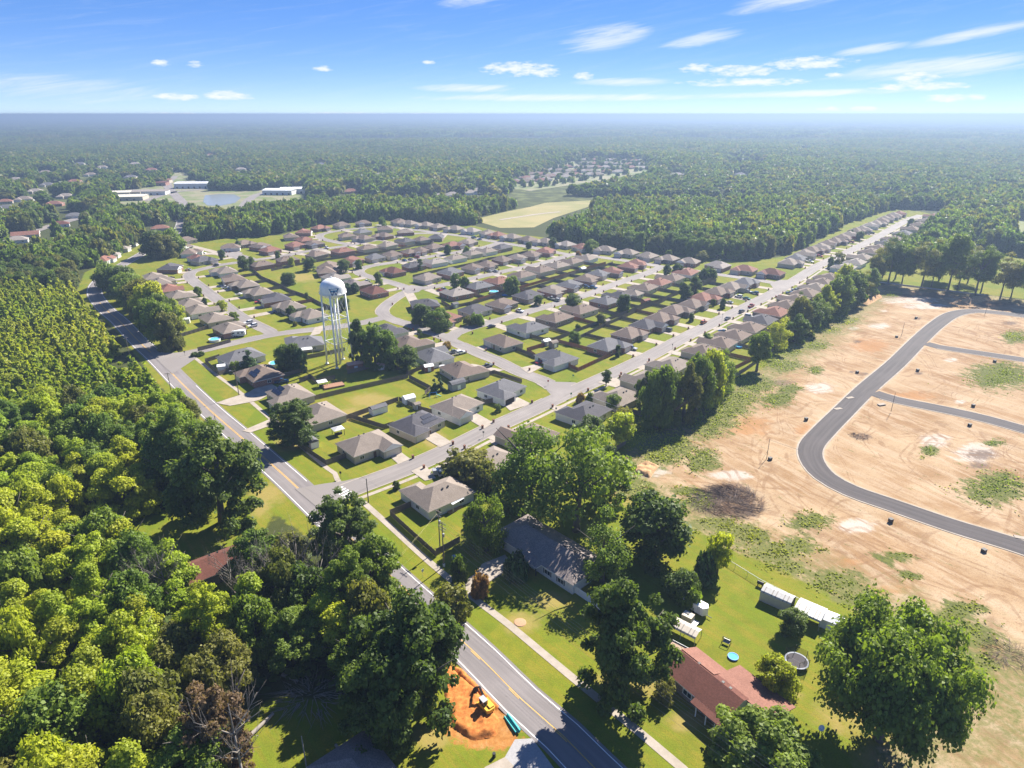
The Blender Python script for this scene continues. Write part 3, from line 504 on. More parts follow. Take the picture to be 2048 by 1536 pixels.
    me.materials.append(LF[mat]); me.update(); me['ratio'] = float((zh - zl) / q97); return me
def trunk_mesh(name, rng, h=1.0, r=.05, limbs=6, mat=None, reach=.55, twigs=0):
    """trunk of height 1 with limbs; scaled by the tree"""
    b = MB(); lean = rng.normal(0, .02, 2); pts = [(0, 0, -.02), (lean[0], lean[1], .3 * h), (lean[0] * 2, lean[1] * 2, .62 * h), (lean[0] * 2.5, lean[1] * 2.5, .88 * h)]; rr = [r * 1.25, r * .85, r * .55, r * .15]
    for i in range(3): b.tube(pts[i], pts[i + 1], rr[i], rr[i + 1], 7)
    for i in range(limbs):
        a = 6.283 * i / limbs + rng.uniform(-.4, .4); z0 = rng.uniform(.28, .66) * h; q0 = Vector((lean[0] * z0 * 3, lean[1] * z0 * 3, z0)); L = reach * rng.uniform(.6, 1.1)
        q1 = q0 + Vector((math.cos(a) * L * .55, math.sin(a) * L * .55, L * .38)); q2 = q1 + Vector((math.cos(a + .3) * L * .45, math.sin(a + .3) * L * .45, L * .35))
        b.tube(q0, q1, r * .42, r * .26, 5); b.tube(q1, q2, r * .26, r * .08, 5)
        for _ in range(twigs):
            q = q1.lerp(q2, rng.uniform(0, 1)); e = q + Vector(rng.normal(0, .1, 3)) + Vector((math.cos(a) * .08, math.sin(a) * .08, rng.uniform(.05, .2))); b.tube(q, e, r * .12, r * .03, 4)
    return b.mesh(name, [mat or bark], True)
rg = np.random.default_rng(11)
HI = {'round': [crown('crown', rg, 'round', 56, 13000, .043, a_) for a_ in (.75, .95, .95, 1.25, 1.6)], 'broad': [crown('crown', rg, 'broad', 50, 9000, .05) for _ in range(3)],
      'column': [crown('crown', rg, 'column', 40, 10500, .046, a_) for a_ in (1.1, 1.3, 1.5, 1.9)], 'cone': [crown('crown', rg, 'cone', 30, 3800, .075, 1.25) for _ in range(3)], 'bush': [crown('crown', rg, 'bush', 16, 2200, .085) for _ in range(2)],
      'thin': [crown('crown', rg, 'round', 34, 2000, .07, 1.1) for _ in range(2)], 'huge': [crown('crown', rg, 'broad', 120, 26000, .029, a_) for a_ in (.85, 1.1, 1.1, 1.5, 2.0, 2.5)], 'giant': [crown('crown', rg, 'broad', 190, 46000, .02, .95)], 'airy': [crown('crown', rg, 'broad', 46, 6000, .03, a_) for a_ in (.85, 1.2, 1.7)], 'open': [crown('crown', rg, 'broad', 48, 8500, .03, a_) for a_ in (.85, 1.2, 1.7, 2.3)]}
TR = [trunk_mesh('trunk', rg) for _ in range(4)]; BARE = [trunk_mesh('bare_branches', rg, 1.0, .022, 12, bark_pale, .5, 9) for _ in range(3)]
_tc = [0]
def tree(name, shape, mat, spec, label, cat='tree', group=None, tw=.62):
    x, y, h, r = spec[:4]; cz = spec[4] if len(spec) > 4 else .02; _tc[0] += 1; i = _tc[0]; hi = HI[shape]
    t = thing(name, (x, y, 0), 0, label, cat, group)
    asp = 1.25 if shape in ('column', 'cone') else (1.1 if shape == 'thin' else 1.0)
    z0 = h * cz if shape != 'bush' else 0
    sz = h - z0
    ro = i * 2.4
    link('trunk', TR[i % len(TR)], t, rz=ro, sc=(h * tw, h * tw, h * .8))
    rt_ = sz / r; hi = sorted(hi, key=lambda m: abs(math.log(m['ratio'] / rt_)))[:2]
    link('crown', hi[i % 2], t, (0, 0, z0), ro, mats=[LF[mat]], sc=(r, r * (.92 + .16 * ((i * 37) % 10) / 10), sz))
    return t
def bare_tree(spec, label, group=None):
    x, y, h, r = spec; _tc[0] += 1; t = thing('bare_tree', (x, y, 0), _tc[0] * 1.7, label, 'tree', group)
    link('trunk', BARE[_tc[0] % 3], t, sc=(h * .55, h * .55, h)); return t

# scattered woods: points carrying a variety index, scale and turn, instanced by geometry nodes
PC = bpy.data.collections.new('tree_varieties')
def proto(name, me):
    o = bpy.data.objects.new(name, me); PC.objects.link(o)
PROTO = []
def add_proto(key, me): PROTO.append(key); proto('variety_%03d_%s' % (len(PROTO), key), me)
for mt in ('dark', 'mid', 'olive'):
    for j in range(2): add_proto('med', crown('crown', rg, 'round', 20, 700, .15, .85, mt))
add_proto('med', crown('crown', rg, 'round', 20, 700, .15, .85, 'mid'))
for mt in ('pine', 'bright', 'pine', 'pine'): add_proto('medcone', crown('crown', rg, 'cone', 16, 420, .2, 1.25, mt))
for mt in ('bright', 'yellow', 'mid'): add_proto('medcol', crown('crown', rg, 'column', 16, 620, .18, 1.25, mt))
for mt in ('dark', 'mid', 'olive', 'dark'): add_proto('low', crown('crown', rg, 'round', 12, 210, .27, .7, mt, .25))
def clump(mt):
    """thirty low crowns over a 60 m square patch of far woodland"""
    b = [crown('crown', rg, 'round', 8, 48, .42, .7, mt, .2) for _ in range(3)]; V, T = [], []
    for i in range(34):
        q = b[i % 3]; co = np.empty(len(q.vertices) * 3); q.vertices.foreach_get('co', co); co = co.reshape(-1, 3); s = rg.uniform(4.5, 7.5); hz_ = rg.uniform(.75, 1.35)
        V.append(co * (s, s, 12.5 * hz_) + (rg.uniform(-32, 32), rg.uniform(-32, 32), rg.uniform(0, 2))); t = np.empty(len(q.polygons)); q.attributes['tint'].data.foreach_get('value', t); T.append(np.clip(t * .6 + rg.uniform(0, .4), 0, 1))
    V = np.concatenate(V); n = len(V) // 4; me = bpy.data.meshes.new('canopy'); me.vertices.add(4 * n); me.vertices.foreach_set('co', V.ravel()); me.loops.add(4 * n); me.loops.foreach_set('vertex_index', np.arange(4 * n, dtype=np.int32))
    me.polygons.add(n); me.polygons.foreach_set('loop_start', np.arange(n, dtype=np.int32) * 4); me.polygons.foreach_set('loop_total', np.full(n, 4, np.int32)); a = me.attributes.new('tint', 'FLOAT', 'FACE'); a.data.foreach_set('value', np.concatenate(T).astype(np.float32)); me.materials.append(LF[mt]); me.update(); return me
for mt in ('dark', 'mid', 'olive', 'dark'): add_proto('clump', clump(mt))
PI_ = {k: [i for i, q in enumerate(PROTO) if q == k] for k in set(PROTO)}
gn = bpy.data.node_groups.new('woods', 'GeometryNodeTree'); gn.interface.new_socket('Geometry', in_out='INPUT', socket_type='NodeSocketGeometry'); gn.interface.new_socket('Geometry', in_out='OUTPUT', socket_type='NodeSocketGeometry')
gi = gn.nodes.new('NodeGroupInput'); go = gn.nodes.new('NodeGroupOutput'); ip = gn.nodes.new('GeometryNodeInstanceOnPoints'); ci_ = gn.nodes.new('GeometryNodeCollectionInfo')
ci_.inputs['Collection'].default_value = PC; ci_.inputs['Separate Children'].default_value = True; ci_.inputs['Reset Children'].default_value = True
def na(nm, t):
    q = gn.nodes.new('GeometryNodeInputNamedAttribute'); q.data_type = t; q.inputs['Name'].default_value = nm; return q.outputs['Attribute']
ip.inputs['Pick Instance'].default_value = True
gn.links.new(gi.outputs[0], ip.inputs['Points']); gn.links.new(ci_.outputs[0], ip.inputs['Instance']); gn.links.new(na('variety', 'INT'), ip.inputs['Instance Index']); gn.links.new(na('turn', 'FLOAT_VECTOR'), ip.inputs['Rotation']); gn.links.new(na('size', 'FLOAT_VECTOR'), ip.inputs['Scale']); gn.links.new(ip.outputs[0], go.inputs[0])
def woods(name, pts, var, size, label, cat='woods'):
    n = len(pts); me = bpy.data.meshes.new(name); me.vertices.add(n); me.vertices.foreach_set('co', np.asarray(pts, float).ravel())
    a = me.attributes.new('variety', 'INT', 'POINT'); a.data.foreach_set('value', np.asarray(var, np.int32))
    a = me.attributes.new('size', 'FLOAT_VECTOR', 'POINT'); a.data.foreach_set('vector', np.asarray(size, np.float32).ravel())
    tu = np.zeros((n, 3), np.float32); tu[:, 2] = RNG.uniform(0, 6.28, n); a = me.attributes.new('turn', 'FLOAT_VECTOR', 'POINT'); a.data.foreach_set('vector', tu.ravel())
    me.update(); o = link(name, me); md = o.modifiers.new('woods', 'NODES'); md.node_group = gn
    return tag(o, label, cat, kind='stuff')
# ------------------------------------------------------------------ where no wood grows
FIELDS = {'field': [(-48.9, 685.9), (-7.8, 757.5), (40.5, 834.6), (108, 860.2), (98, 801.1), (44.2, 692.9), (21.8, 634.9), (-16.4, 647)], 'grassland': [(499.4, 1671.2), (612.3, 1793.5), (619.5, 1671.2), (557.9, 1531.4), (480.7, 1531.4)]}
CLR_FLAT = [LAWN, VERGE, DIRT, MEADOW, CLEAR1, YARD]
YOUNG = [[(-71.7, 721.9), (-36.6, 774.4), (70.3, 904.4), (104.2, 881.8), (40.5, 834.6), (-48.9, 685.9)]]
CLR_LOOSE = []; CLR_SEEN = []
def seen(p0, p1, p2): CLR_SEEN.append((p0, p1, p2))
seen([(-48.9, 685.9), (-7.8, 757.5), (40.5, 834.6), (108, 860.2), (98, 801.1), (44.2, 692.9), (21.8, 634.9), (-16.4, 647)], [(-45.5, 637.9), (-7.3, 704.5), (37.7, 776.2), (100.5, 800), (91.1, 745), (41.1, 644.4), (20.3, 590.5), (-15.3, 601.7)], [(-41.6, 583), (-6.7, 643.9), (34.4, 709.4), (91.8, 731.2), (83.3, 681), (37.6, 588.9), (18.5, 539.7), (-13.9, 549.9)])
seen([(-18.5, 1059.7), (52.6, 1299), (167, 1710.1), (305.7, 1598.4), (276, 1359.9), (144.1, 1126.4), (25.9, 986.4)], [(-17.2, 985.6), (48.9, 1208.1), (155.3, 1590.4), (284.3, 1486.5), (256.7, 1264.7), (134, 1047.6), (24.1, 917.3)], [(-15.7, 900.8), (44.7, 1104.2), (141.9, 1453.6), (259.9, 1358.6), (234.6, 1155.9), (122.5, 957.5), (22, 838.4)])
seen([(-553.1, 922.2), (-528, 1044.2), (-627, 1276.1), (-599.3, 1276.1), (-515.2, 1109), (-476.3, 1083.8), (-416.7, 959.7), (-291, 986.4), (-266.2, 898.7), (-325.4, 844.7), (-319.4, 796.5), (-363.5, 796.5), (-441.1, 865.5), (-458.6, 815.2)], [(-514.3, 857.6), (-491.1, 971.1), (-583.1, 1186.8), (-557.4, 1186.8), (-479.2, 1031.4), (-443, 1008), (-387.6, 892.5), (-270.6, 917.3), (-247.5, 835.8), (-302.6, 785.5), (-297.1, 740.8), (-338, 740.8), (-410.2, 804.9), (-426.5, 758.1)], [(-470.1, 783.8), (-448.8, 887.6), (-533, 1084.7), (-509.4, 1084.7), (-437.9, 942.7), (-404.9, 921.3), (-354.2, 815.7), (-247.3, 838.4), (-226.2, 763.9), (-276.6, 718), (-271.5, 677.1), (-309, 677.1), (-374.9, 735.7), (-389.8, 692.9)])
seen([(-433.9, 575.5), (-445.1, 617.6), (-460.7, 685.9), (-454.2, 745.3), (-433.8, 714.4), (-425.5, 637.9), (-417.3, 582.9), (-394.8, 525.6)], [(-403.5, 535.2), (-413.9, 574.4), (-428.5, 637.9), (-422.4, 693.1), (-403.4, 664.4), (-395.7, 593.3), (-388.1, 542.1), (-367.2, 488.8)], [(-368.8, 489.1), (-378.3, 525), (-391.6, 583), (-386.1, 633.5), (-368.7, 607.3), (-361.7, 542.2), (-354.7, 495.5), (-335.6, 446.8)])
CLR_LOOSE.append(([(499.4, 1671.2), (612.3, 1793.5), (619.5, 1671.2), (557.9, 1531.4), (480.7, 1531.4)], [(464.4, 1554.2), (569.4, 1668), (576.1, 1554.2), (518.8, 1424.2), (447, 1424.2)], [(424.5, 1420.5), (520.4, 1524.5), (526.5, 1420.5), (474.2, 1301.7), (408.6, 1301.7)]))
CLR_LOOSE.append(([(677.5, 1399.2), (779.6, 1469.8), (710, 1334.9), (635.1, 1299)], [(630.1, 1301.2), (725, 1366.9), (660.3, 1241.5), (590.7, 1208.1)], [(575.9, 1189.3), (662.7, 1249.3), (603.5, 1134.7), (539.8, 1104.2)]))
seen([(-293.4, 575.5), (-327.1, 653.2), (-320.2, 665.9), (-291.1, 595.8), (-278.1, 556.3)], [(-272.9, 535.2), (-304.2, 607.5), (-297.8, 619.3), (-270.7, 554.1), (-258.6, 517.4)], [(-249.4, 489.1), (-278, 555.2), (-272.1, 566), (-247.4, 506.5), (-236.4, 472.9)])
CLR_LOOSE.append(([(-67.7, 986.4), (-48, 1029.2), (-11, 1075.7), (-10.5, 1029.2), (-44.9, 959.7)], [(-63, 917.3), (-44.7, 957.1), (-10.2, 1000.4), (-9.8, 957.1), (-41.8, 892.5)], [(-57.6, 838.4), (-40.8, 874.8), (-9.3, 914.3), (-8.9, 874.8), (-38.2, 815.7)]))
seen([(511.7, 685.9), (533.1, 685.9), (467, 595.8), (464.5, 617.6)], [(475.9, 637.9), (495.8, 637.9), (434.3, 554.1), (432, 574.4)], [(434.9, 583), (453.1, 583), (397, 506.5), (394.8, 525)])
CLR_LOOSE.append(([(292.1, 972.8), (316.8, 1007.3), (253.1, 796.5), (244.3, 796.5)], [(271.7, 904.7), (294.6, 936.8), (235.4, 740.8), (227.2, 740.8)], [(248.3, 826.9), (269.3, 856.2), (215.1, 677.1), (207.6, 677.1)]))
seen([(406.7, 595.8), (419.1, 601.1), (386, 547.2), (374.9, 542.8)], [(378.3, 554.1), (389.8, 559.1), (359, 508.9), (348.6, 504.8)], [(345.7, 506.5), (356.3, 511), (328.1, 465.1), (318.6, 461.4)])
SPOTS = [np.array(p) for p in ((-445.99, 662.7), (-438.03, 601.14), (-427.86, 575.45), (-335.08, 637.91), (-468.55, 721.92), (-629.64, 844.67), (-604.8, 844.67), (-651, 934.35), (-691.48, 1021.79), (-684.28, 1075.69), (-733.66, 1201.76), (-573.02, 876.3), (-638.21, 1153.59), (-683.33, 1310.77), (-811.82, 1372.77), (-518.23, 1322.73), (-400.71, 1455.12), (-220.19, 934.35), (-846.2, 1253.97), (-799.85, 1109.02), (-915.2, 1469.79), (-776.89, 1793.51), (-230.03, 1201.76), (288.41, 1201.76), (397.32, 1201.76), (879.36, 2099.24), (2195.84, 4491.18), (-798.68, 1469.79), (-567.79, 761.65), (-536.7, 796.54))]
def blocked(P):
    b = np.zeros(len(P), bool)
    for q in CLR_FLAT: b |= sdf(q, P) < 2.5
    b |= dist_many(HW, P) < 11
    for k, (L, h) in ST.items(): b |= dist_many(L[::2], P) < 24
    for q in SPOTS:
        u_ = q / np.linalg.norm(q); d_ = (P - q) @ u_; l_ = np.abs((P - q) @ np.array([u_[1], -u_[0]])); b |= (d_ > -.085 * np.linalg.norm(q) - 30) & (d_ < 16) & (l_ < 17)
    for tr in CLR_LOOSE:
        for q in tr: b |= (sdf(q, P) < 0) & (RNG.uniform(0, 1, len(P)) < .8)
    for tr in CLR_SEEN:
        for q in tr: b |= sdf(q, P) < 0
    return b
def scatter(r0, r1, cell, ang=42, keep=None):
    m = int(r1 / cell) + 1; ii, jj = np.meshgrid(np.arange(-m, m), np.arange(0, m)); Q = np.stack([ii.ravel() * cell + (jj.ravel() % 2) * cell / 2, jj.ravel() * cell * .87], 1).astype(float)
    rr = np.hypot(Q[:, 0], Q[:, 1]); a = np.degrees(np.arctan2(np.abs(Q[:, 0]), Q[:, 1])); k = (rr >= r0) & (rr < r1) & (a < ang + 900 / np.maximum(rr, 40))
    Q = Q[k]; Q += RNG.uniform(-.36, .36, Q.shape) * cell; return Q
# near woods west of the highway
Qn = scatter(40, 900, 7.6, 42)
Qn = Qn[~blocked(Qn)]

# ------------------------------------------------------------------ houses
ORD = ['', 'first', 'second', 'third', 'fourth', 'fifth', 'sixth', 'seventh', 'eighth', 'ninth', 'tenth', 'eleventh', 'twelfth', 'thirteenth', 'fourteenth', 'fifteenth', 'sixteenth', 'seventeenth', 'eighteenth', 'nineteenth', 'twentieth', 'twenty-first', 'twenty-second', 'twenty-third', 'twenty-fourth', 'twenty-fifth', 'twenty-sixth', 'twenty-seventh', 'twenty-eighth']
RW = {'b': 'brown', 'g': 'grey', 't': 'taupe', 'd': 'charcoal', 'r': 'reddish-brown', 'l': 'light tan', 'k': 'rust-red', 'm': 'mottled dark'}
WW = {'w': 'white', 's': 'tan', 'k': 'brick', 'c': 'cream', 'o': 'olive', 'n': 'brown brick'}
def hip(b, x0, y0, x1, y1, z, sl, oh=.45, gable=(False, False), th=.17):
    """hip roof over a rectangle with fascia; ridge along the longer side; gable at the low/high end of the ridge"""
    x0 -= oh; x1 += oh; y0 -= oh; y1 += oh; W_, D_ = x1 - x0, y1 - y0; z0, z1 = z - .06, z - .06 + th
    base = [(x0, y0), (x1, y0), (x1, y1), (x0, y1)]
    k = [(p[0], p[1], z0) for p in base] + [(p[0], p[1], z1) for p in base]
    if W_ >= D_:
        h = D_ / 2 * sl; i0, i1 = (0 if gable[0] else D_ / 2), (0 if gable[1] else D_ / 2); k += [(x0 + i0, (y0 + y1) / 2, z1 + h), (x1 - i1, (y0 + y1) / 2, z1 + h)]
        top = [(4, 5, 9, 8), (6, 7, 8, 9), (7, 4, 8), (5, 6, 9)]
    else:
        h = W_ / 2 * sl; i0, i1 = (0 if gable[0] else W_ / 2), (0 if gable[1] else W_ / 2); k += [((x0 + x1) / 2, y0 + i0, z1 + h), ((x0 + x1) / 2, y1 - i1, z1 + h)]
        top = [(5, 6, 9, 8), (7, 4, 8, 9), (4, 5, 8), (6, 7, 9)]
    off = len(b.v); b.add(k, [(3, 2, 1, 0), (0, 1, 5, 4), (1, 2, 6, 5), (2, 3, 7, 6), (3, 0, 4, 7)], 1)
    b.f += [tuple(i + off for i in f) for f in top]; b.m += [(1 if gable[0] else 0) if j == 2 else ((1 if gable[1] else 0) if j == 3 else 0) for j in range(4)]
    return z1 + h
def M(fn, mats): b = MB(); fn(b); return b.mesh('part', mats)
win_me = M(lambda b: (b.box(-.8, -.05, -.65, .8, .04, -.55), b.box(-.8, -.05, .55, .8, .04, .65), b.box(-.8, -.05, -.55, -.7, .04, .55), b.box(.7, -.05, -.55, .8, .04, .55), b.box(-.03, -.03, -.55, .03, .03, .55)), [trim])
pane_me = M(lambda b: b.box(-.7, -.02, -.55, .7, .012, .55), [glass])
door_me = M(lambda b: (b.box(-.5, -.05, 0, .5, .06, 2.1), b.box(-.38, .06, 1.2, .38, .08, 1.95), b.box(-.38, .06, .2, .38, .08, 1.05)), [simple('door_paint', (.16, .1, .07))])
def gd(b):
    for i in range(4): b.box(-2.45, -.05, .02 + i * .53, 2.45, .05, .52 + i * .53)
gar_me = M(gd, [gdoor]); garo_me = M(lambda b: b.box(-2.45, -.05, .02, 2.45, .03, 2.14), [gdark])
vent_me = M(lambda b: (b.box(-.17, -.17, 0, .17, .17, .28), b.box(-.24, -.24, .28, .24, .24, .35)), [dark])
sol_me = M(lambda b: (b.box(-.52, -.82, .05, .52, .82, .1)), [solar])
pan_cache = {}
HOUSES = []
def house(p, front, w, d, roof, wall, label, group, far=0, wing=1, gw=6.4, pr=3.0, flags='', gable=False, sl=.5, wallh=2.7, dup_r=None):
    rz = math.atan2(-front[0], front[1]); t = thing('house', (p[0], p[1], 0), rz, label, 'house', group)
    x0, x1, y0, y1 = -w / 2, w / 2, -d / 2, d / 2; a, c = (x1 - gw, x1) if wing > 0 else (x0, x0 + gw)
    b = MB(); b.box(x0, y0, -.1, x1, y1, wallh)
    if pr: b.box(a + .003, y1 - .5, -.1, c - .003, y1 + pr, wallh - .003)
    b.build('wall', WL[wall], t)
    b = MB(); top = hip(b, x0, y0, x1, y1, wallh, sl, gable=(gable, gable))
    if pr: hip(b, a + .02, 0, c - .02, y1 + pr, wallh - .012, sl * .98, gable=(True, 'G' in flags))
    b.build('roof', [SH[roof], trim], t)
    if far >= 3: return t
    gx = (a + c) / 2; yf = y1 + pr
    if 'N' not in flags: link('garage_door', garo_me if 'O' in flags else gar_me, t, (gx, yf, 0))  # open garages get a flat panel with the inner shade painted on
    fx = [x0 + (w - gw) * k if wing > 0 else x1 - (w - gw) * k for k in ((.3, .82) if far < 2 else (.35,))]
    def window(x, y, r_, z=1.5):
        wi = link('window', win_me, t, (x, y, z), r_)
        link('pane', pane_me, wi)
    window(fx[0], y1, 0)
    if far < 2:
        link('front_door', door_me, t, (fx[1], y1, 0)); window(x0, 0, math.pi / 2); window(x1, -1.2, -math.pi / 2)
        for q in (-.3, .22): window(w * q, y0, math.pi)
    zv = wallh + .11 + (d / 2 + .45) * sl * .72
    for q in (-1.2, .6): link('roof_vent', vent_me, t, (q + (0 if wing > 0 else 1), -(d / 2 + .45) * .28, zv))
    if 'S' in flags:
        tilt = math.atan(sl)
        for sgn, rows in ((1, ((-3, 3, .62), (-2, 2, .36))), ) if 'B' not in flags else ((-1, ((-3, 3, .62), (-2, 2, .36))),):
            for n0, n1, fr in rows:
                for i in range(n0, n1):
                    yy = sgn * (d / 2 + .45) * fr; o = link('solar_panel', sol_me, t, (i * 1.08 + .5 - wing * 2.2 * (sgn > 0), yy, wallh + .13 + (d / 2 + .45) * (1 - fr) * sl)); o.rotation_euler = (-sgn * tilt, 0, 0)
    if 'P' in flags:
        b = MB(); b.box(-2.5, y0 - 4, 2.42, 2.5, y0 - .5, 2.5); b.build('patio_cover', white, t)
        b = MB()
        for q in (-2.4, 2.4): b.box(q - .06, y0 - 3.9, 0, q + .06, y0 - 3.78, 2.42)
        b.build('patio_post', trim, t)
    HOUSES.append((np.array(p), np.array(front), w, d, rz, a, c, yf, far)); return t
drive_n = [0]
def rot2(rz, x, y): return (math.cos(rz) * x - math.sin(rz) * y, math.sin(rz) * x + math.cos(rz) * y)
post_brick = simple('mailbox_brick', (.2, .09, .06), .85, .25, 4)
mb_ = MB(); mb_.box(-.28, -.28, 0, .28, .28, 1.15); mb_.box(-.34, -.34, 1.15, .34, .34, 1.25); mb_.box(-.12, .2, .85, .12, .36, 1.08, 1); mail_me = mb_.mesh('mailbox', [post_brick, dark])
MAILS = []
def row(st, where, items, group, w=14.5, d=10.5, fence=0, anchor='', mail=True, far0=None, flip=False):
    """a row of houses facing their street: items are (point, roof, wall, flags)"""
    L, hw = ST[st] if st != 'highway' else (HW, 4.3)
    pts = [np.array(i[0]) for i in items]; res = []
    for k, it in enumerate(items):
        p = pts[k]; q, dist, _, sd = nearest(L, p); f = (q - p) / (np.linalg.norm(q - p) + 1e-9)
        gap = min([np.linalg.norm(p - o) for j, o in enumerate(pts) if j != k] + [30]); ww = min(w, gap * .8); rng_ = float(np.hypot(*p)); far = 0 if rng_ < 300 else (1 if rng_ < 420 else 2)
        fl = it[3] if len(it) > 3 else ''
        wing = -1 if 'L' in fl else (1 if 'R' in fl else (1 if (k * 7 + len(items)) % 3 else -1))
        gw = min(6.4, ww * .46); pr = 0 if 'Z' in fl else [3.0, 1.6, 3.6, 2.4][(k * 5 + len(st)) % 4]; dd = d
        need = hw + dd / 2 + pr + 3.5
        if dist < need: p = p - f * (need - dist); dist = need
        name = f"{RW[it[1]]}-roofed {WW[it[2]]} house, " + (f"{ORD[k + 1]} {where}" if len(items) > 1 else where)
        if len(it) > 4: name = it[4]
        gb = (k * 3 + len(where)) % 7 == 0 and ww > 9
        house(p, f, ww, dd, it[1], it[2], name, group, far, wing, gw, pr, fl + ('G' if (k * 5) % 3 == 1 else ''), False)
        rz = math.atan2(-f[0], f[1]); a, c = (ww / 2 - gw, ww / 2) if wing > 0 else (-ww / 2, -ww / 2 + gw); y1 = dd / 2 + pr
        if 'X' not in fl:
            e = dist - hw + .1
            cs = [rot2(rz, *z) for z in ((a + .5, y1 - .05), (c - .5, y1 - .05), (c - .3, e), (a + .3, e))]
            drive_n[0] += 1
            if e - y1 > 1: sheet('driveway', [(p[0] + z[0], p[1] + z[1]) for z in cs], .125 + .0009 * (drive_n[0] % 7) if False else .09 + .004 * (drive_n[0] % 5), conc)
            if mail and 'M' not in fl:
                z = rot2(rz, (a - 1.1) if wing > 0 else (c + 1.1), dist - hw - .9); MAILS.append((p + z, rz, st, where, rng_))
        res.append((p, f, dist, dd))
    if fence:
        for k, (p, f, dist, dd) in enumerate(res):
            if k + 1 < len(res):
                p2, f2 = res[k + 1][:2]
                if np.linalg.norm(p2 - p) > 32: continue
                m = (p + p2) / 2; fm = f + f2; fm /= np.linalg.norm(fm); AUTO.append(([m + fm * 1.5, m - fm * (dd / 2 + fence)], 'side', where))
        ends = [p - f * (dd / 2 + fence) for p, f, dist, dd in res]
        run = [ends[0]]
        for k in range(1, len(ends)):
            if np.linalg.norm(ends[k] - ends[k - 1]) > 34:
                if len(run) > 1: AUTO.append((run, 'back', where))
                run = []
            run.append(ends[k])
        if len(run) > 1: AUTO.append((run, 'back', where))
AUTO = []
T3 = None
row('main', 'from the highway on the long street, before the cross street', [
    ((-46.49, 188.17), 't', 's', 'LGX', 'taupe-roofed tan house with wooden-fenced yard, nearest the highway on the long street'), ((-32.38, 203.36), 'd', 's', 'RSX', 'charcoal-roofed house with rows of solar panels facing the long street'),
    ((-19.88, 218.02), 't', 'w', 'RX', 'tan-roofed white house between the solar-panel house and the wide double driveway'), ((-4.02, 233.57), 'g', 'w', 'ROX', 'grey-roofed corner house with dark garage and the widest driveway')], 'houses on the tower side of the long street', 15, 11.5)
row('main', 'past the cross street, tower side of the long street', [
    ((43.29, 285.25), 'g', 'k', 'L'), ((55.88, 302.35), 'b', 'n', 'L'), ((66.38, 316.19), 'd', 'k', 'L'), ((76.41, 328.47), 'b', 'k', 'L'), ((86.84, 342.59), 'b', 'n', 'L'), ((99.55, 354.69), 'b', 'n', 'L'), ((108.81, 368.7), 'r', 'k', 'L'),
    ((121.38, 382.54), 'b', 'k', 'L'), ((133.44, 394.82), 't', 's', 'L'), ((145.79, 406.49), 'g', 'k', 'L')], 'houses on the tower side of the long street', 15, 11, fence=13)
row('main', 'past the wood-edge street, woods side of the long street', [
    ((196.15, 465.28), 't', 's'), ((207.41, 481.11), 'g', 'n'), ((220.54, 497.97), 't', 's'), ((232.04, 511.86), 'b', 'k'), ((244.01, 524.35), 't', 's'), ((256.32, 539.65), 'b', 's'), ((267.19, 551.1), 'b', 'n'), ((281.18, 567.91), 'b', 'k'), ((294.76, 583.1), 't', 'k'),
    ((309.01, 601.81), 'b', 'n'), ((320.36, 613.02), 't', 's'), ((338.01, 633.6), 'l', 'w'), ((349.98, 645.95), 't', 's'), ((363.61, 662.05), 'b', 's'), ((375.59, 675.48), 't', 'n'), ((386.14, 685.89), 'b', 's'), ((398.98, 700.26), 't', 's'), ((409.73, 711.41), 'r', 'k')], 'houses on the woods side of the long street', 14.5, 11)
row('main', 'from the highway on the bare-earth side of the long street', [
    ((-19.94, 157.77), 't', 'w', 'LX', 'taupe-roofed white corner house with metal patio cover beside the utility poles'), ((-6.66, 176.31), 't', 's', 'LX', 'taupe-roofed house half hidden behind the great oak'), ((6.2, 193.13), 'b', 's', 'L', 'house almost hidden by the top of the great oak'),
    ((26.29, 211.95), 'd', 'w', 'LX', 'charcoal-roofed white house opposite the cross street, pink shrub beside it'), ((40.14, 225.33), 't', 's', 'LX', 'taupe-roofed house with pale wall beside the round dark tree'), ((53.09, 242.87), 't', 's', 'L')], 'houses on the bare-earth side of the long street', 15, 11)
row('main', 'past the tall clump, bare-earth side of the long street', [
    ((67.07, 259.25), 't', 's', 'L'), ((84.6, 276.99), 'b', 's', 'L'), ((96.07, 288.1), 'b', 's', 'L'), ((105.99, 299.25), 'b', 's', 'L'), ((116.86, 311.18), 'b', 's', 'L'), ((127.5, 323.99), 'd', 's', 'L'), ((139.56, 338.72), 'r', 'n', 'L'), ((151.02, 352.62), 'b', 's', 'L'), ((161.32, 365.38), 'b', 'n', 'L'),
    ((172.91, 379), 'b', 's', 'L'), ((184.16, 392.31), 't', 's', 'L'), ((193.7, 405.16), 'b', 'n', 'L'), ((204.14, 418.81), 'b', 's', 'L')], 'houses on the bare-earth side of the long street', 15, 11, fence=13)
row('main', 'past the street trees, bare-earth side of the long street', [
    ((228.79, 448.78), 'l', 'w', 'L'), ((243.6, 465.28), 'l', 'w', 'L'), ((256.51, 482.93), 't', 's', 'L'), ((273.63, 503.84), 'b', 's', 'L'), ((287.72, 520.12), 'b', 'n', 'L'), ((303.85, 539.65), 'd', 's', 'L'), ((321.14, 560.59), 'b', 's', 'L'), ((345.23, 588.34), 'g', 's', 'L'), ((366.12, 613.02), 'b', 's', 'L'), ((386.02, 636.64), 'b', 's', 'L'), ((407.4, 662.05), 't', 's', 'L'), ((432.57, 693.01), 'r', 's', 'L')], 'houses on the bare-earth side of the long street', 14, 10.5)
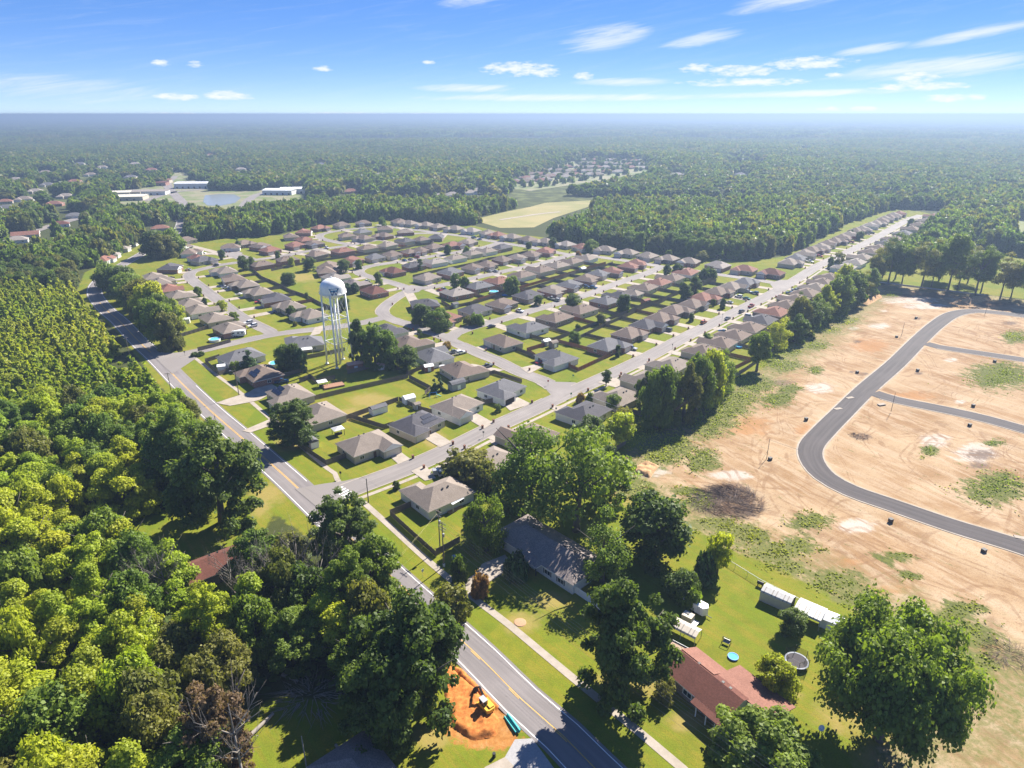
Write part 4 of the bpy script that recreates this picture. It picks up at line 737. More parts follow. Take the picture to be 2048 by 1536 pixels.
row('cross', 'on the tower side of the cross street', [
    ((-60.65, 306.31), 'd', 'w', 'S', 'charcoal-roofed house with dark solar panels behind the water tower trees'), ((-47.57, 288.1), 'b', 's', '', 'brown-roofed house beside the dense tower trees on the cross street'), ((-34.35, 270.42), 'g', 'w', '', 'grey-roofed white house with round tree behind, near the pink shrub'), ((-20.96, 253.39), 'b', 's', 'X', 'brown-roofed house with white parasol in its back yard on the cross street')], 'houses along the cross street', 15, 12)
row('cross', 'on the far side of the cross street', [
    ((-4.16, 290.27), 'b', 'o', 'Z', 'brown-roofed olive house with white porch on the open corner lawn'), ((19.27, 269.14), 'g', 'w', 'X', 'grey-roofed white house inside the orange cedar fence')], 'houses along the cross street', 15.5, 11)
row('tower', 'on the street behind the water tower', [
    ((-117.6, 269.78), 'g', 'w', 'X', 'grey-roofed white house by the highway with small fenced lawn and shed'), ((-95.38, 288.1), 'g', 's', 'PX', 'grey-roofed house with white patio cover beside the water tower')], 'houses on the street behind the water tower', 16, 12)
row('highway', 'facing the highway', [
    ((-101.56, 249.42), 'b', 'k', 'RSXM', 'brown-roofed brick house with solar panels and small blue pool behind'), ((-83.39, 228.18), 't', 's', 'LSXM', 'taupe-roofed house with solar panels on both slopes beside the lone oak'), ((-67.52, 211.1), 't', 's', 'LXM', 'tan-roofed house behind the lone oak facing the highway')], 'houses facing the highway', 15, 12)
row('second', 'from the cross street, near side of the second street', [
    ((8.86, 311.18), 'g', 'w', 'L'), ((22.97, 328.47), 'b', 'n', 'L'), ((37.35, 343.57), 'b', 's', 'L'), ((52.82, 361.04), 'g', 'k', 'L'), ((61.96, 373.21), 'd', 's', 'L'), ((70.46, 379), 't', 's', 'L'), ((80.57, 392.31), 'b', 's', 'L'), ((91.7, 405.16), 'r', 's', 'L'), ((102.88, 417.41), 'b', 's', 'L'), ((116.08, 433.32), 'r', 'w', 'L')], 'houses on the second street', 15, 11, fence=12)
row('second', 'from the cross street, far side of the second street', [
    ((-29, 323.11), 'r', 'n', 'R', 'brown-roofed brick house with two round trees in front on the second street'), ((-19.89, 343.57), 'd', 's', 'R'), ((-4.42, 354.69), 'b', 'n', 'R'), ((9.29, 374.36), 'd', 'n', 'R'), ((24.48, 386.15), 't', 'k', 'R'), ((35.14, 399.93), 'g', 'n', 'R'), ((47.29, 416.01), 'b', 'k', 'R'), ((56.69, 430.34), 'g', 's', 'R'), ((67.64, 437.85), 'r', 'n', 'R'), ((80.25, 453.61), 'r', 'k', 'R'), ((90.74, 461.89), 'r', 'k', 'R')], 'houses on the second street', 15, 11, fence=12)
row('third', 'on the near side of the third street', [
    ((-48.12, 354.69), 'd', 'k', '', 'charcoal-roofed brick house on the inside of the curve behind the round trees'), ((-31.71, 379), 'l', 'k', 'L'), ((-20.17, 396.09), 'g', 'k', 'L'), ((-7.55, 409.17), 'r', 'k', 'L'), ((6.86, 425.95), 'b', 'w', 'L'), ((20.22, 440.92), 'b', 's', 'L'), ((31.93, 455.25), 't', 's', 'L'), ((42.78, 468.71), 'b', 's', 'L'), ((54.78, 481.11), 't', 'w', 'L')], 'houses on the third street', 14.5, 11, fence=10)
row('third', 'from the curve, far side of the third street', [
    ((-53.2, 417.41), 't', 's', 'R'), ((-39.47, 433.32), 'g', 'k', 'R'), ((-27.06, 448.78), 'b', 's', 'R'), ((-17.12, 458.55), 'b', 'n', 'R'), ((-7.23, 475.73), 'b', 'k', 'R'), ((3.66, 482.93), 't', 's', 'R'), ((14.22, 494.13), 'b', 'n', 'R'), ((25.34, 507.82), 'r', 'k', 'R')], 'houses on the third street', 14.5, 11, fence=10)
row('curve', 'on the outside of the curving street', [
    ((-81.94, 383.74), 'k', 'k', '', 'rust-roofed brick house alone on the wide corner lawn'), ((-98.31, 401.23), 'm', 'k', 'S', 'house with striped solar roof beside the rust-roofed house'), ((-114.45, 418.81), 'l', 'w'), ((-124.56, 437.85), 'b', 'k'), ((-127.71, 455.25), 'b', 'n'), ((-112.67, 470.45), 'r', 'k')], 'houses on the curving street', 14.5, 11)
row('curve', 'on the near side of the curving street', [
    ((-79.36, 437.85), 'k', 'k', '', 'rust-roofed brick house inside the bend of the curving street'), ((-68.02, 455.25), 'd', 'k'), ((-54, 466.99), 'l', 'w'), ((-41.26, 481.11), 't', 'w'), ((-29.78, 497.97), 't', 's'), ((-18.81, 507.82), 't', 'w'), ((-7.88, 522.23), 'd', 'n')], 'houses on the curving street', 14, 10)
row('curve', 'on the far side of the curving street', [
    ((-99.67, 482.93), 'g', 's'), ((-87.65, 492.23), 'b', 's'), ((-78.13, 503.84), 'b', 'k'), ((-68.58, 509.83), 'b', 'k'), ((-61.7, 524.35), 'b', 'n'), ((-45.6, 530.81), 'r', 'k'), ((-36.17, 546.47), 't', 'n')], 'houses on the curving street', 13.5, 10, fence=8)
row('side', 'from the tower street, highway side of the side street', [
    ((-138.18, 310.36), 't', 'k', 'X', 'taupe-roofed brick house beside the white camper and round pool'), ((-151.78, 328.47), 't', 's'), ((-166.61, 343.57), 't', 'w'), ((-178.55, 355.74), 't', 'w'), ((-193.1, 373.21), 't', 's'), ((-206.3, 388.59), 'r', 's'), ((-219.59, 405.16), 't', 's'), ((-231.53, 420.22), 't', 'w'), ((-233.58, 448.78), 'd', 'k')], 'houses on the side street', 14, 11)
row('side', 'from the tower street, inner side of the side street', [
    ((-105.33, 333.99), 't', 'w', 'X'), ((-121.49, 350.57), 't', 's'), ((-134.5, 367.59), 'd', 'k'), ((-148.79, 381.36), 't', 's'), ((-163.68, 399.93), 't', 'n'), ((-177.97, 416.01), 'b', 'k'), ((-191.52, 437.85), 't', 'w')], 'houses on the side street', 14.5, 11.5, fence=12)
row('side', 'on the near side of the far middle street', [((-174.67, 458.55), 'b', 'k'), ((-162.26, 475.73), 'b', 'k'), ((-145.98, 494.13), 'b', 'n'), ((-129.37, 507.82), 'r', 'k'), ((-113.44, 520.12), 'b', 's'), ((-99.98, 532.99), 't', 's'), ((-87.82, 551.1), 'd', 's'), ((-75.88, 558.19), 'b', 's'), ((-64.76, 567.91), 'd', 'n')], 'houses on the far middle street', 14, 10, fence=8)
row('side', 'on the far side of the far middle street', [((-213.17, 468.71), 'd', 's'), ((-187.18, 511.86), 'r', 'k'), ((-200.84, 528.64), 'b', 'k'), ((-217.73, 539.65), 'b', 'k'), ((-174.27, 532.99), 'r', 'k'), ((-158.62, 537.42), 'b', 'n')], 'houses on the far middle street', 13.5, 10)
row('court', 'around the short court', [((-229.69, 481.11), 'r', 'w'), ((-244.92, 501.87), 'b', 'w'), ((-261.41, 524.35), 'b', 's'), ((-272.24, 555.81), 'b', 's'), ((-222.66, 524.35), 'b', 'w')], 'houses round the court', 14, 10)
row('loop', 'around the loop by the far woods', [((-174.11, 555.81), 'r', 'k'), ((-190.71, 572.89), 'b', 's'), ((-182.85, 596.35), 'r', 'k'), ((-168.87, 613.02), 'r', 'k'), ((-153.46, 627.59), 'b', 's'), ((-140.22, 642.82), 'b', 'n'), ((-142.91, 577.96), 'b', 's'), ((-126.02, 565.45), 'b', 's'), ((-133.34, 596.35), 'g', 's'), ((-116.24, 613.02), 'b', 's'), ((-110.87, 577.96), 'b', 'k'), ((-94.99, 596.35), 't', 'k')], 'houses on the loop', 13.5, 10)
row('wood', 'along the wood-edge street from its tower end', [((-117.84, 649.11), 'b', 's'), ((-98.55, 645.95), 't', 's'), ((-84.03, 633.6), 't', 's'), ((-70.8, 624.62), 't', 'n'), ((-55.59, 610.18), 't', 's'), ((-41.03, 596.35), 'l', 'w'), ((-27.63, 585.71), 't', 's'), ((-15.59, 577.96), 'r', 'k'), ((-1.7, 567.91), 't', 's'), ((13.41, 558.19), 'b', 'n'), ((27.64, 548.78), 't', 's'),
    ((43.94, 535.2), 'l', 's'), ((55.37, 524.35), 'r', 's'), ((72.2, 513.9), 't', 's'), ((87.02, 499.91), 't', 's'), ((99.99, 488.47), 't', 's'), ((113.54, 479.3), 't', 'n'), ((126.19, 468.71), 't', 'k'), ((142.28, 455.25), 'l', 'k'), ((156.87, 442.47), 'r', 's'), ((170.06, 430.34), 'k', 'n')], 'houses on the wood-edge street', 14.5, 11)
# driveways of the near houses, laid by hand
for pts in ([(-42.1, 189.1), (-39.5, 191.9), (-31.9, 182.4), (-35, 178.9)], [(-29.9, 197.3), (-26.9, 202.1), (-19.7, 193.6), (-23.3, 190.1)], [(-15.8, 211.7), (-13.8, 217.6), (-6.3, 208.4), (-9.6, 203.7)], [(-3.5, 224.8), (1.1, 232.3), (7.1, 224.8), (-0.7, 218.5)], [(-30.5, 174.6), (-26.8, 178.6), (-22.5, 170.5), (-25.6, 169)], [(-7.2, 193.6), (-0.7, 202.1), (1.9, 200.6), (-5.5, 191.2)],
            [(14, 221.6), (19.7, 223.9), (22.8, 217.6), (17.3, 215.9)], [(34.4, 246), (40.6, 251.5), (48.6, 243.4), (42.4, 239.3)], [(-102.2, 235.7), (-99.1, 247.7), (-95.3, 243.4), (-91.2, 239.3), (-95.2, 228.5), (-97.4, 226.6), (-104.3, 222.9), (-111, 225.7)], [(-91.9, 202.1), (-88.7, 200.6), (-81.3, 208.8), (-84.7, 212.9)],
            [(-28.6, 263.6), (-17.1, 267.3), (-3.4, 260), (-8.1, 255.4), (-17.7, 258.9)], [(3.4, 262.4), (11, 267.3), (13, 263.6), (7.1, 255.4)], [(-99.7, 320), (-95.8, 324.2), (-94.3, 309.3), (-98.3, 306.1)], [(-17.3, 117.6), (-8.9, 126.2), (-7.1, 130.3), (-1.7, 133.8), (0.7, 129), (-4.5, 124.4), (-13.1, 115.7)], [(-4.6, 76.9), (-1.2, 78.8), (1.3, 76.1), (-1.9, 73.9)], [(-1.2, 78.8), (0.5, 82.2), (3.5, 82.4), (7.1, 76.5), (2.1, 74.8)]):
    drive_n[0] += 1; o = sheet('driveway', pts, .125 + .004 * (drive_n[0] % 5), conc)
o.data.materials[0] = simple('gravel', (.3, .29, .29), .95, .3, 5)
by_st = {}
for p, rz, st, where, rng_ in MAILS:
    if rng_ > 640: continue
    by_st.setdefault((st, where), []).append((p, rz))
SN = {'main': 'the long street', 'second': 'the second street', 'third': 'the third street', 'cross': 'the cross street', 'curve': 'the curving street', 'side': 'the side street', 'court': 'the short court', 'loop': 'the loop street', 'wood': 'the wood-edge street', 'tower': 'the tower street'}
hm = {}
for (st, where), L_ in by_st.items():
    for cnt, (p, rz) in enumerate(sorted(L_, key=lambda q: np.hypot(*q[0])), 1):
        hm[st] = hm.get(st, 0) + 1
        side_ = 'on the tower side' if 'tower side' in where else ('on the bare-earth side' if 'bare-earth' in where else ('on the woods side' if 'woods side' in where else ('on the near side' if 'near' in where else ('on the far side' if 'far side' in where else 'beside a driveway'))))
        tag(link('mailbox', mail_me, None, (p[0], p[1], 0), rz), f'brick mailbox pillar, {ORD[min(28, cnt)]} from the near end, {side_} of {SN[st]}', 'mailbox', 'brick mailbox pillars along ' + SN[st])
for u in ((-31, 182.41), (-19.32, 192.56), (-9.98, 204.46), (-6.49, 209.24), (7.68, 226.15), (-26.9, 177.04), (-15.39, 190.11), (-1.2, 204.07), (14.91, 221.6), (29.95, 238.24), (45.3, 255.42), (7.61, 260.64), (-8.82, 266.04)):
    pass
near_mail = [((-31.05, 182.74), 'brick mailbox pillar beside the driveway nearest the highway, tower side'), ((-19.29, 192.21), 'brick mailbox pillar at the solar-panel house driveway on the long street'), ((-10.13, 204.07), 'tipped dark mailbox beside the tan-roofed house driveway'), ((-6.48, 208.83), 'brick mailbox pillar between the two near lawns on the long street'), ((7.48, 225.68), 'brick mailbox pillar beside the widest driveway'), ((-26.82, 176.43), 'brick mailbox pillar on the kerb beside the taupe corner house'), ((-15.34, 189.42), 'brick mailbox pillar above the sprawling tree, opposite the solar-panel house'),
             ((-1.2, 204.07), 'brick mailbox pillar on the sidewalk above the great oak'), ((14.91, 221.6), 'brick mailbox pillar before the charcoal-roofed white house'), ((29.64, 237.23), 'brick mailbox pillar beside the round dark street tree'), ((45.12, 254.28), 'brick mailbox pillar beside the red-brick garage'), ((59.93, 271.02), 'brick mailbox pillar opposite the silver truck driveway'), ((7.37, 259.46), 'brick mailbox pillar beside the red car driveway'), ((-7.96, 266.04), 'brick mailbox pillar opposite the orange fence on the cross street'), ((-37.29, 300), 'brick mailbox pillar at the cross street junction'), ((-19.4, 309.3), 'brick mailbox pillar on the open corner lawn'), ((-51.52, 315.78), 'brick mailbox pillar at the end of the curving grass strip'), ((-67.6, 362.47), 'brick mailbox pillar inside the big street bend'), ((-70.18, 398.1), 'brick mailbox pillar before the rust-roofed house')]
for p, lb in near_mail: tag(link('mailbox', mail_me, None, p, R(41)), lb, 'mailbox', 'brick mailbox pillars')
# ------------------------------------------------------------------ the long white house and the red-roofed house near the camera
def facing(p, q):
    v = np.array(q) - np.array(p); return v / np.linalg.norm(v)
def special(p0, p1, depth, h, gable, roof, wall, label, front_windows, porch, flags=''):
    """eave line p0 -> p1 along the front (seen left to right), building behind it"""
    p0, p1 = np.array(p0), np.array(p1); e = p1 - p0; Lh = np.linalg.norm(e); e /= Lh; f = np.array([e[1], -e[0]]); c = (p0 + p1) / 2 - f * (depth / 2)
    rz = math.atan2(-f[0], f[1]); t = thing('house', (c[0], c[1], 0), rz, label, 'house'); w, d = Lh - .9, depth - .9
    MB().box(-w / 2, -d / 2, -.1, w / 2, d / 2, h).build('wall', WL[wall], t)
    b = MB(); hip(b, -w / 2, -d / 2, w / 2, d / 2, h, .42, gable=(gable, gable)); b.build('roof', [SH[roof], trim], t)
    for x, ww in front_windows:
        wi = link('window', win_me, t, (x * w, d / 2, 1.55), 0, sc=(ww, 1, 1)); link('pane', pane_me, wi)
        sh_ = link('shutter', M(lambda b: (b.box(-1.05, -.02, -.68, -.82, .05, .68), b.box(.82, -.02, -.68, 1.05, .05, .68)), [dark]), wi) if 'H' in flags else None
    for x, r_ in ((-w / 2, math.pi / 2), (w / 2, -math.pi / 2)):
        wi = link('window', win_me, t, (x, .5, 1.55), r_); link('pane', pane_me, wi)
    link('front_door', door_me, t, (porch * w, d / 2, 0))
    for q in (-.3, -.18, .22): link('roof_vent', vent_me, t, (q * w, -d * .05, h + .1 + d * .19))
    return t, w, d
t, w, d = special((-5, 138.61), (13.56, 118.78), 12.5, 2.9, False, 'm', 'w', 'long white house with mottled dark roof under the great oaks', ((.42, 1.4), (-.2, 1.2), (-.36, 1.2)), .1, 'H')
b = MB(); hip(b, w * -.12, d / 2 - 1.5, w * .12, d / 2 + 1.6, 2.78, .42); b.build('porch_roof', [SH['m'], trim], t)
b = MB()
for q in (-.11, -.02, .11): b.box(w * q - .09, d / 2 + 1.3, 0, w * q + .09, d / 2 + 1.48, 2.75)
b.build('porch_post', dark, t)
tag(link('white_fence', M(lambda b: [b.box(i * 1.02, -.04, .05, i * 1.02 + .98, .04, 1.9) for i in range(9)], [white]), None, (*(13.8, 120.44), 0), 0), 'tall white board fence running from the long white house under the oaks', 'fence')
bpy.data.objects['white_fence'].rotation_euler[2] = math.atan2(*(np.array((18.01, 115.69)) - np.array((13.8, 120.44)))[::-1])
rt, w, d = special((28.36, 95.05), (36.73, 83.21), 9.6, 2.8, True, 'k', 'n', 'red-roofed brick ranch house beside the trampoline lawn', ((.36, 1.0), (.1, 1.3)), -.2)
for q in (-.14, -.3, -.44): MB().box(w * q - .09, d / 2 + 1.35, 0, w * q + .09, d / 2 + 1.5, 2.6).build('porch_post', white, rt)
def slab(b, x0, x1, ya, za, yb, zb, th=.16): return b.add([(x0, ya, za), (x1, ya, za), (x1, yb, zb), (x0, yb, zb), (x0, ya, za - th), (x1, ya, za - th), (x1, yb, zb - th), (x0, yb, zb - th)], [(3, 2, 1, 0), (4, 5, 6, 7), (0, 1, 5, 4), (1, 2, 6, 5), (2, 3, 7, 6), (3, 0, 4, 7)])
slab(MB(), -w * .5 - .45, -w * .05, d / 2 - .2, 3.04, d / 2 + 1.75, 2.62).build('porch_roof', SH['k'], rt)
MB().box(-w * .5 - 5, -d / 2 - 3.4, -.1, -w * .06, -d / 2 + 1, 2.3).build('rear_wall', WL['n'], rt)
slab(MB(), -w * .5 - 5.5, -w * .03, -d * .1, 4.42, -d / 2 - 4, 2.62).build('rear_roof', SH['r'], rt)
slab(MB(), -w * .03, w * .5 + .45, -.4, 4.93, -d / 2 - .55, 2.98).build('rear_roof', SH['r'], rt)
# the barn-red outbuilding in the western clearing and the roof at the bottom edge
house((-69.46, 126.94), np.array([.64, -.77]), 13, 8, 'k', 'n', 'small red-roofed house in the shaded clearing west of the highway', None, 0, 1, 5, 0, 'N', True)
house((-23.76, 72.53), np.array([.75, .66]), 15, 10, 'm', 'n', 'dark-roofed house at the bottom edge beside the excavation', None, 0, 1, 5, 0, 'N')
row('highway', 'at the highway bend', [((-302.35, 497.97), 'l', 'w', 'X'), ((-308.1, 522.23), 'l', 'w', 'X'), ((-295.26, 475.73), 'r', 'w', 'X'), ((-315.64, 546.47), 'd', 'w', 'X')], 'pale houses at the highway bend', 14, 9, mail=False)
for p, r_, w_, lb in (((-432.61, 642.82), 'k', 'w', 'red-roofed white house on the far western road'), ((-424.89, 583.1), 'r', 's', 'long brown-roofed building on the far western road'), ((-415.02, 558.19), 'l', 'w', 'pale building with parked cars at the western edge'), ((-325.03, 618.77), 'r', 's', 'brown roof among the trees past the highway bend'), ((-454.49, 700.26), 'g', 'w', 'grey-roofed white house deep in the western trees'), ((-610.75, 819.33), 'r', 's', 'reddish roof at the western edge of the distant town')):
    house(p, np.array([.5, -.86]), 20 if 'long' in lb else 15, 10, r_, w_, lb, None, 2, 1, 5, 0, '', 'long' in lb)
# far subdivision beyond the yellow field
rr_ = np.random.default_rng(5); n_ = 0
far_pts = []
for u0, v0, u1, v1, k in ((1010,366,1100,361,7), (1015,358,1110,353,7), (1040,349,1200,352,10), (1085,342,1230,346,10), (1110,335,1270,338,11), (1150,327,1290,331,9), (1165,320,1290,324,8)):
    pass
for a_, b_, k in (((-13.99, 1067.66), (61.28, 1109.02), 7), ((-9.9, 1135.36), (90.18, 1172.41), 8), ((23.03, 1222.13), (166.42, 1201.76), 10), ((57.31, 1299.01), (206.93, 1264.95), 11), ((86.04, 1385.86), (256.36, 1359.92), 11), ((136.14, 1500), (289.52, 1455.12), 9), ((169.62, 1615.98), (299.37, 1564.2), 7)):
    for i in range(k): far_pts.append(np.array(a_) + (np.array(b_) - np.array(a_)) * (i + .5) / k + rr_.uniform(-9, 9, 2))
for p in far_pts: house(p, np.array([.3, -.95]), 19, 12, 'trlb'[n_ % 4], 'skws'[n_ % 4], 'tan-roofed house in the hazy subdivision beyond the yellow field', 'houses in the far hazy subdivision', 3, 1, 8, 5, ''); n_ += 1
for p in ((-47.57, 943.66), (-34.47, 963.46), (-18.79, 991.13), (-2.97, 1020.38), (-56.43, 918.45), (-77.95, 894.49), (-92.59, 877.3), (-134.46, 900.37), (-129.5, 912.34)): house(p, np.array([.3, -.95]), 17, 12, 'l', 'w', 'pale house half hidden in the trees before the far subdivision', 'pale houses in the far trees', 3, 1, 8, 4, '')
# the distant town: flat commercial buildings
def shed_building(p, rz, w, d, h, roofm, wallm, label, group=None):
    t = thing('commercial_building', p, rz, label, 'building', group); MB().box(-w / 2, -d / 2, 0, w / 2, d / 2, h).build('wall', wallm, t)
    b = MB(); b.add([(-w / 2 - .5, -d / 2 - .5, h), (w / 2 + .5, -d / 2 - .5, h), (w / 2 + .5, 0, h + 1.6), (-w / 2 - .5, 0, h + 1.6), (-w / 2 - .5, d / 2 + .5, h), (w / 2 + .5, d / 2 + .5, h)], [(0, 1, 2, 3), (3, 2, 5, 4), (0, 3, 4), (1, 5, 2), (0, 4, 5, 1)]); b.build('roof', roofm, t)
    b = MB()
    for i in range(max(2, int(w / 8))): x = -w / 2 + 4 + i * 8; b.box(x - 1.2, -d / 2 - .06, 0, x + 1.2, -d / 2 + .1, 2.6)
    b.build('doors', dark, t)
steel_roof = simple('pale_steel_roof', (.62, .63, .64), .5); tan_wall = WL['c']
for p, rz, w, d, h, m1, m2, lb in (((-458.64, 1007.33), R(4), 62, 28, 7, steel_roof, WL['w'], 'long white metal building beyond the pond'), ((-497.51, 854.97), R(12), 70, 26, 5, WL['c'], WL['s'], 'long tan school building at the town edge'), ((-532.97, 898.67), R(12), 60, 18, 5, WL['c'], WL['s'], 'second tan school wing behind the long one'), ((-516.36, 904.43), R(10), 50, 16, 5, SH['l'], WL['s'], 'tan-roofed school wing closest to the road'),
    ((-485.86, 916.18), R(8), 46, 20, 5, SH['l'], WL['w'], 'pale flat building beside the town crossroads'), ((-543.24, 1036.65), R(8), 44, 18, 5, SH['k'], WL['k'], 'red brick store beside the town crossroads'), ((-552.75, 1075.69), R(8), 36, 16, 5, SH['r'], WL['s'], 'brown-roofed store above the red brick one'), ((-311.98, 922.16), R(-4), 40, 26, 6, steel_roof, WL['w'], 'white metal warehouse east of the pond'), ((-294.54, 940.56), R(10), 44, 26, 6, steel_roof, WL['w'], 'second white warehouse farther from the pond'),
    ((-621.96, 1299.01), R(5), 40, 18, 5, steel_roof, WL['w'], 'white building at the end of the town green'), ((-633.29, 1484.74), R(0), 50, 24, 6, steel_roof, WL['w'], 'white-roofed building in the woods past the town'), ((-571.09, 1531.45), R(0), 50, 20, 6, steel_roof, WL['w'], 'hazy white roofs in the woods north of the pond')):
    shed_building(p, rz, w, d, h, m1, m2, lb)
for k, p in enumerate(SPOTS[6:]):
    house(p, np.array([.3, -.95]), 18, 12, 'tlgr'[k % 4], 'wsck'[k % 4], ('pale', 'tan', 'grey', 'reddish')[k % 4] + ' roof showing in a gap of the far woods', 'roofs scattered in the far woods', 3, 1, 8, 4)
# far fields, pond and town roads
fm = NM('dry_field'); o = fm.pos(); f_ = fm.noise(fm.scaled(o, (1, 1, 1)), .02, 5, .6); fm.fin(fm.mix(fm.ramp(f_, .35, .65), (.2, .19, .06), (.28, .235, .1)), .95); tm = NM('town_ground'); o = tm.pos(); f_ = tm.noise(o, .03, 4, .6); tm.fin(tm.mix(tm.ramp(f_, .4, .6), (.13, .16, .05), (.22, .2, .12)), .95)
gm = NM('pale_grassland'); o = gm.pos(); f_ = gm.noise(o, .02, 4); gm.fin(gm.mix(f_, (.12, .15, .05), (.18, .19, .07)), .95)
wat = NM('pond_water'); wat.fin((.22, .24, .24), .25, wat.noise(wat.pos(), .4, 3), .08, .1, .6)
sheet('field', [(-40.3, 685.9), (-7.7, 745.3), (20.9, 787.5), (40.1, 824.8), (107.4, 855), (97.4, 805.7), (43.6, 699.9), (20.9, 637.9), (-11.4, 634.9)], .12, fm.m)
sheet('field', [(-494.6, 815.2), (-570.7, 946.9), (-543.4, 1075.7), (-631.6, 1276.1), (-590.1, 1276.1), (-511.2, 1109), (-452, 1044.2), (-291.6, 1014.5), (-253.4, 876.3), (-314.5, 815.2), (-309.3, 770.1), (-352, 770.1)], .1, tm.m)
sheet('field', [(444.1, 1500), (505, 1690.4), (619.6, 1815.6), (632.5, 1690.4), (557.7, 1515.6), (471.1, 1500)], .12, gm.m); sheet('field', [(615, 1276.1), (683.9, 1412.8), (792.7, 1484.7), (708.5, 1322.7)], .12, gm.m); sheet('field', [(435.7, 582.9), (512.4, 692.9), (558.9, 699.9), (461.3, 570.6)], .12, gm.m)
sheet('field', [(-21.8, 1029.2), (-19.4, 1109), (55, 1359.9), (172.9, 1771.9), (331.3, 1671.2), (280.7, 1334.9), (141.9, 1109), (25.3, 959.7)], .12, tm.m)
sheet('pond', [(-379.4, 834.6), (-407, 904.4), (-394.4, 922.2), (-371.8, 916.2), (-348.6, 876.3), (-336.3, 824.8), (-342.9, 796.5), (-359.6, 801.1)], .2, wat.m)
for L in (smooth([(-427.1, 565.7), (-440.5, 617.6), (-447.2, 672.5), (-447.4, 733.4), (-448.6, 796.5)]), smooth([(-334.2, 679.1), (-366.9, 761.6), (-417.1, 855), (-467.3, 940.6), (-531.7, 1059.7), (-587.3, 1201.8)]), smooth([(-455.8, 844.7), (-467.3, 940.6), (-435.1, 986.4), (-397.1, 1000.2), (-334.2, 986.4), (-288.1, 1029.2)]), smooth([(-309.8, 778.7), (-333, 865.5), (-340.3, 922.2), (-336.1, 959.7)])): ribbon('road', L, -6, 6, .25, street_asphalt)
ribbon('farm_track', smooth([(-12.2, 685.9), (8.4, 707.1), (30.3, 729.5), (52.9, 745.3)]), -2.5, 2.5, .3, conc)

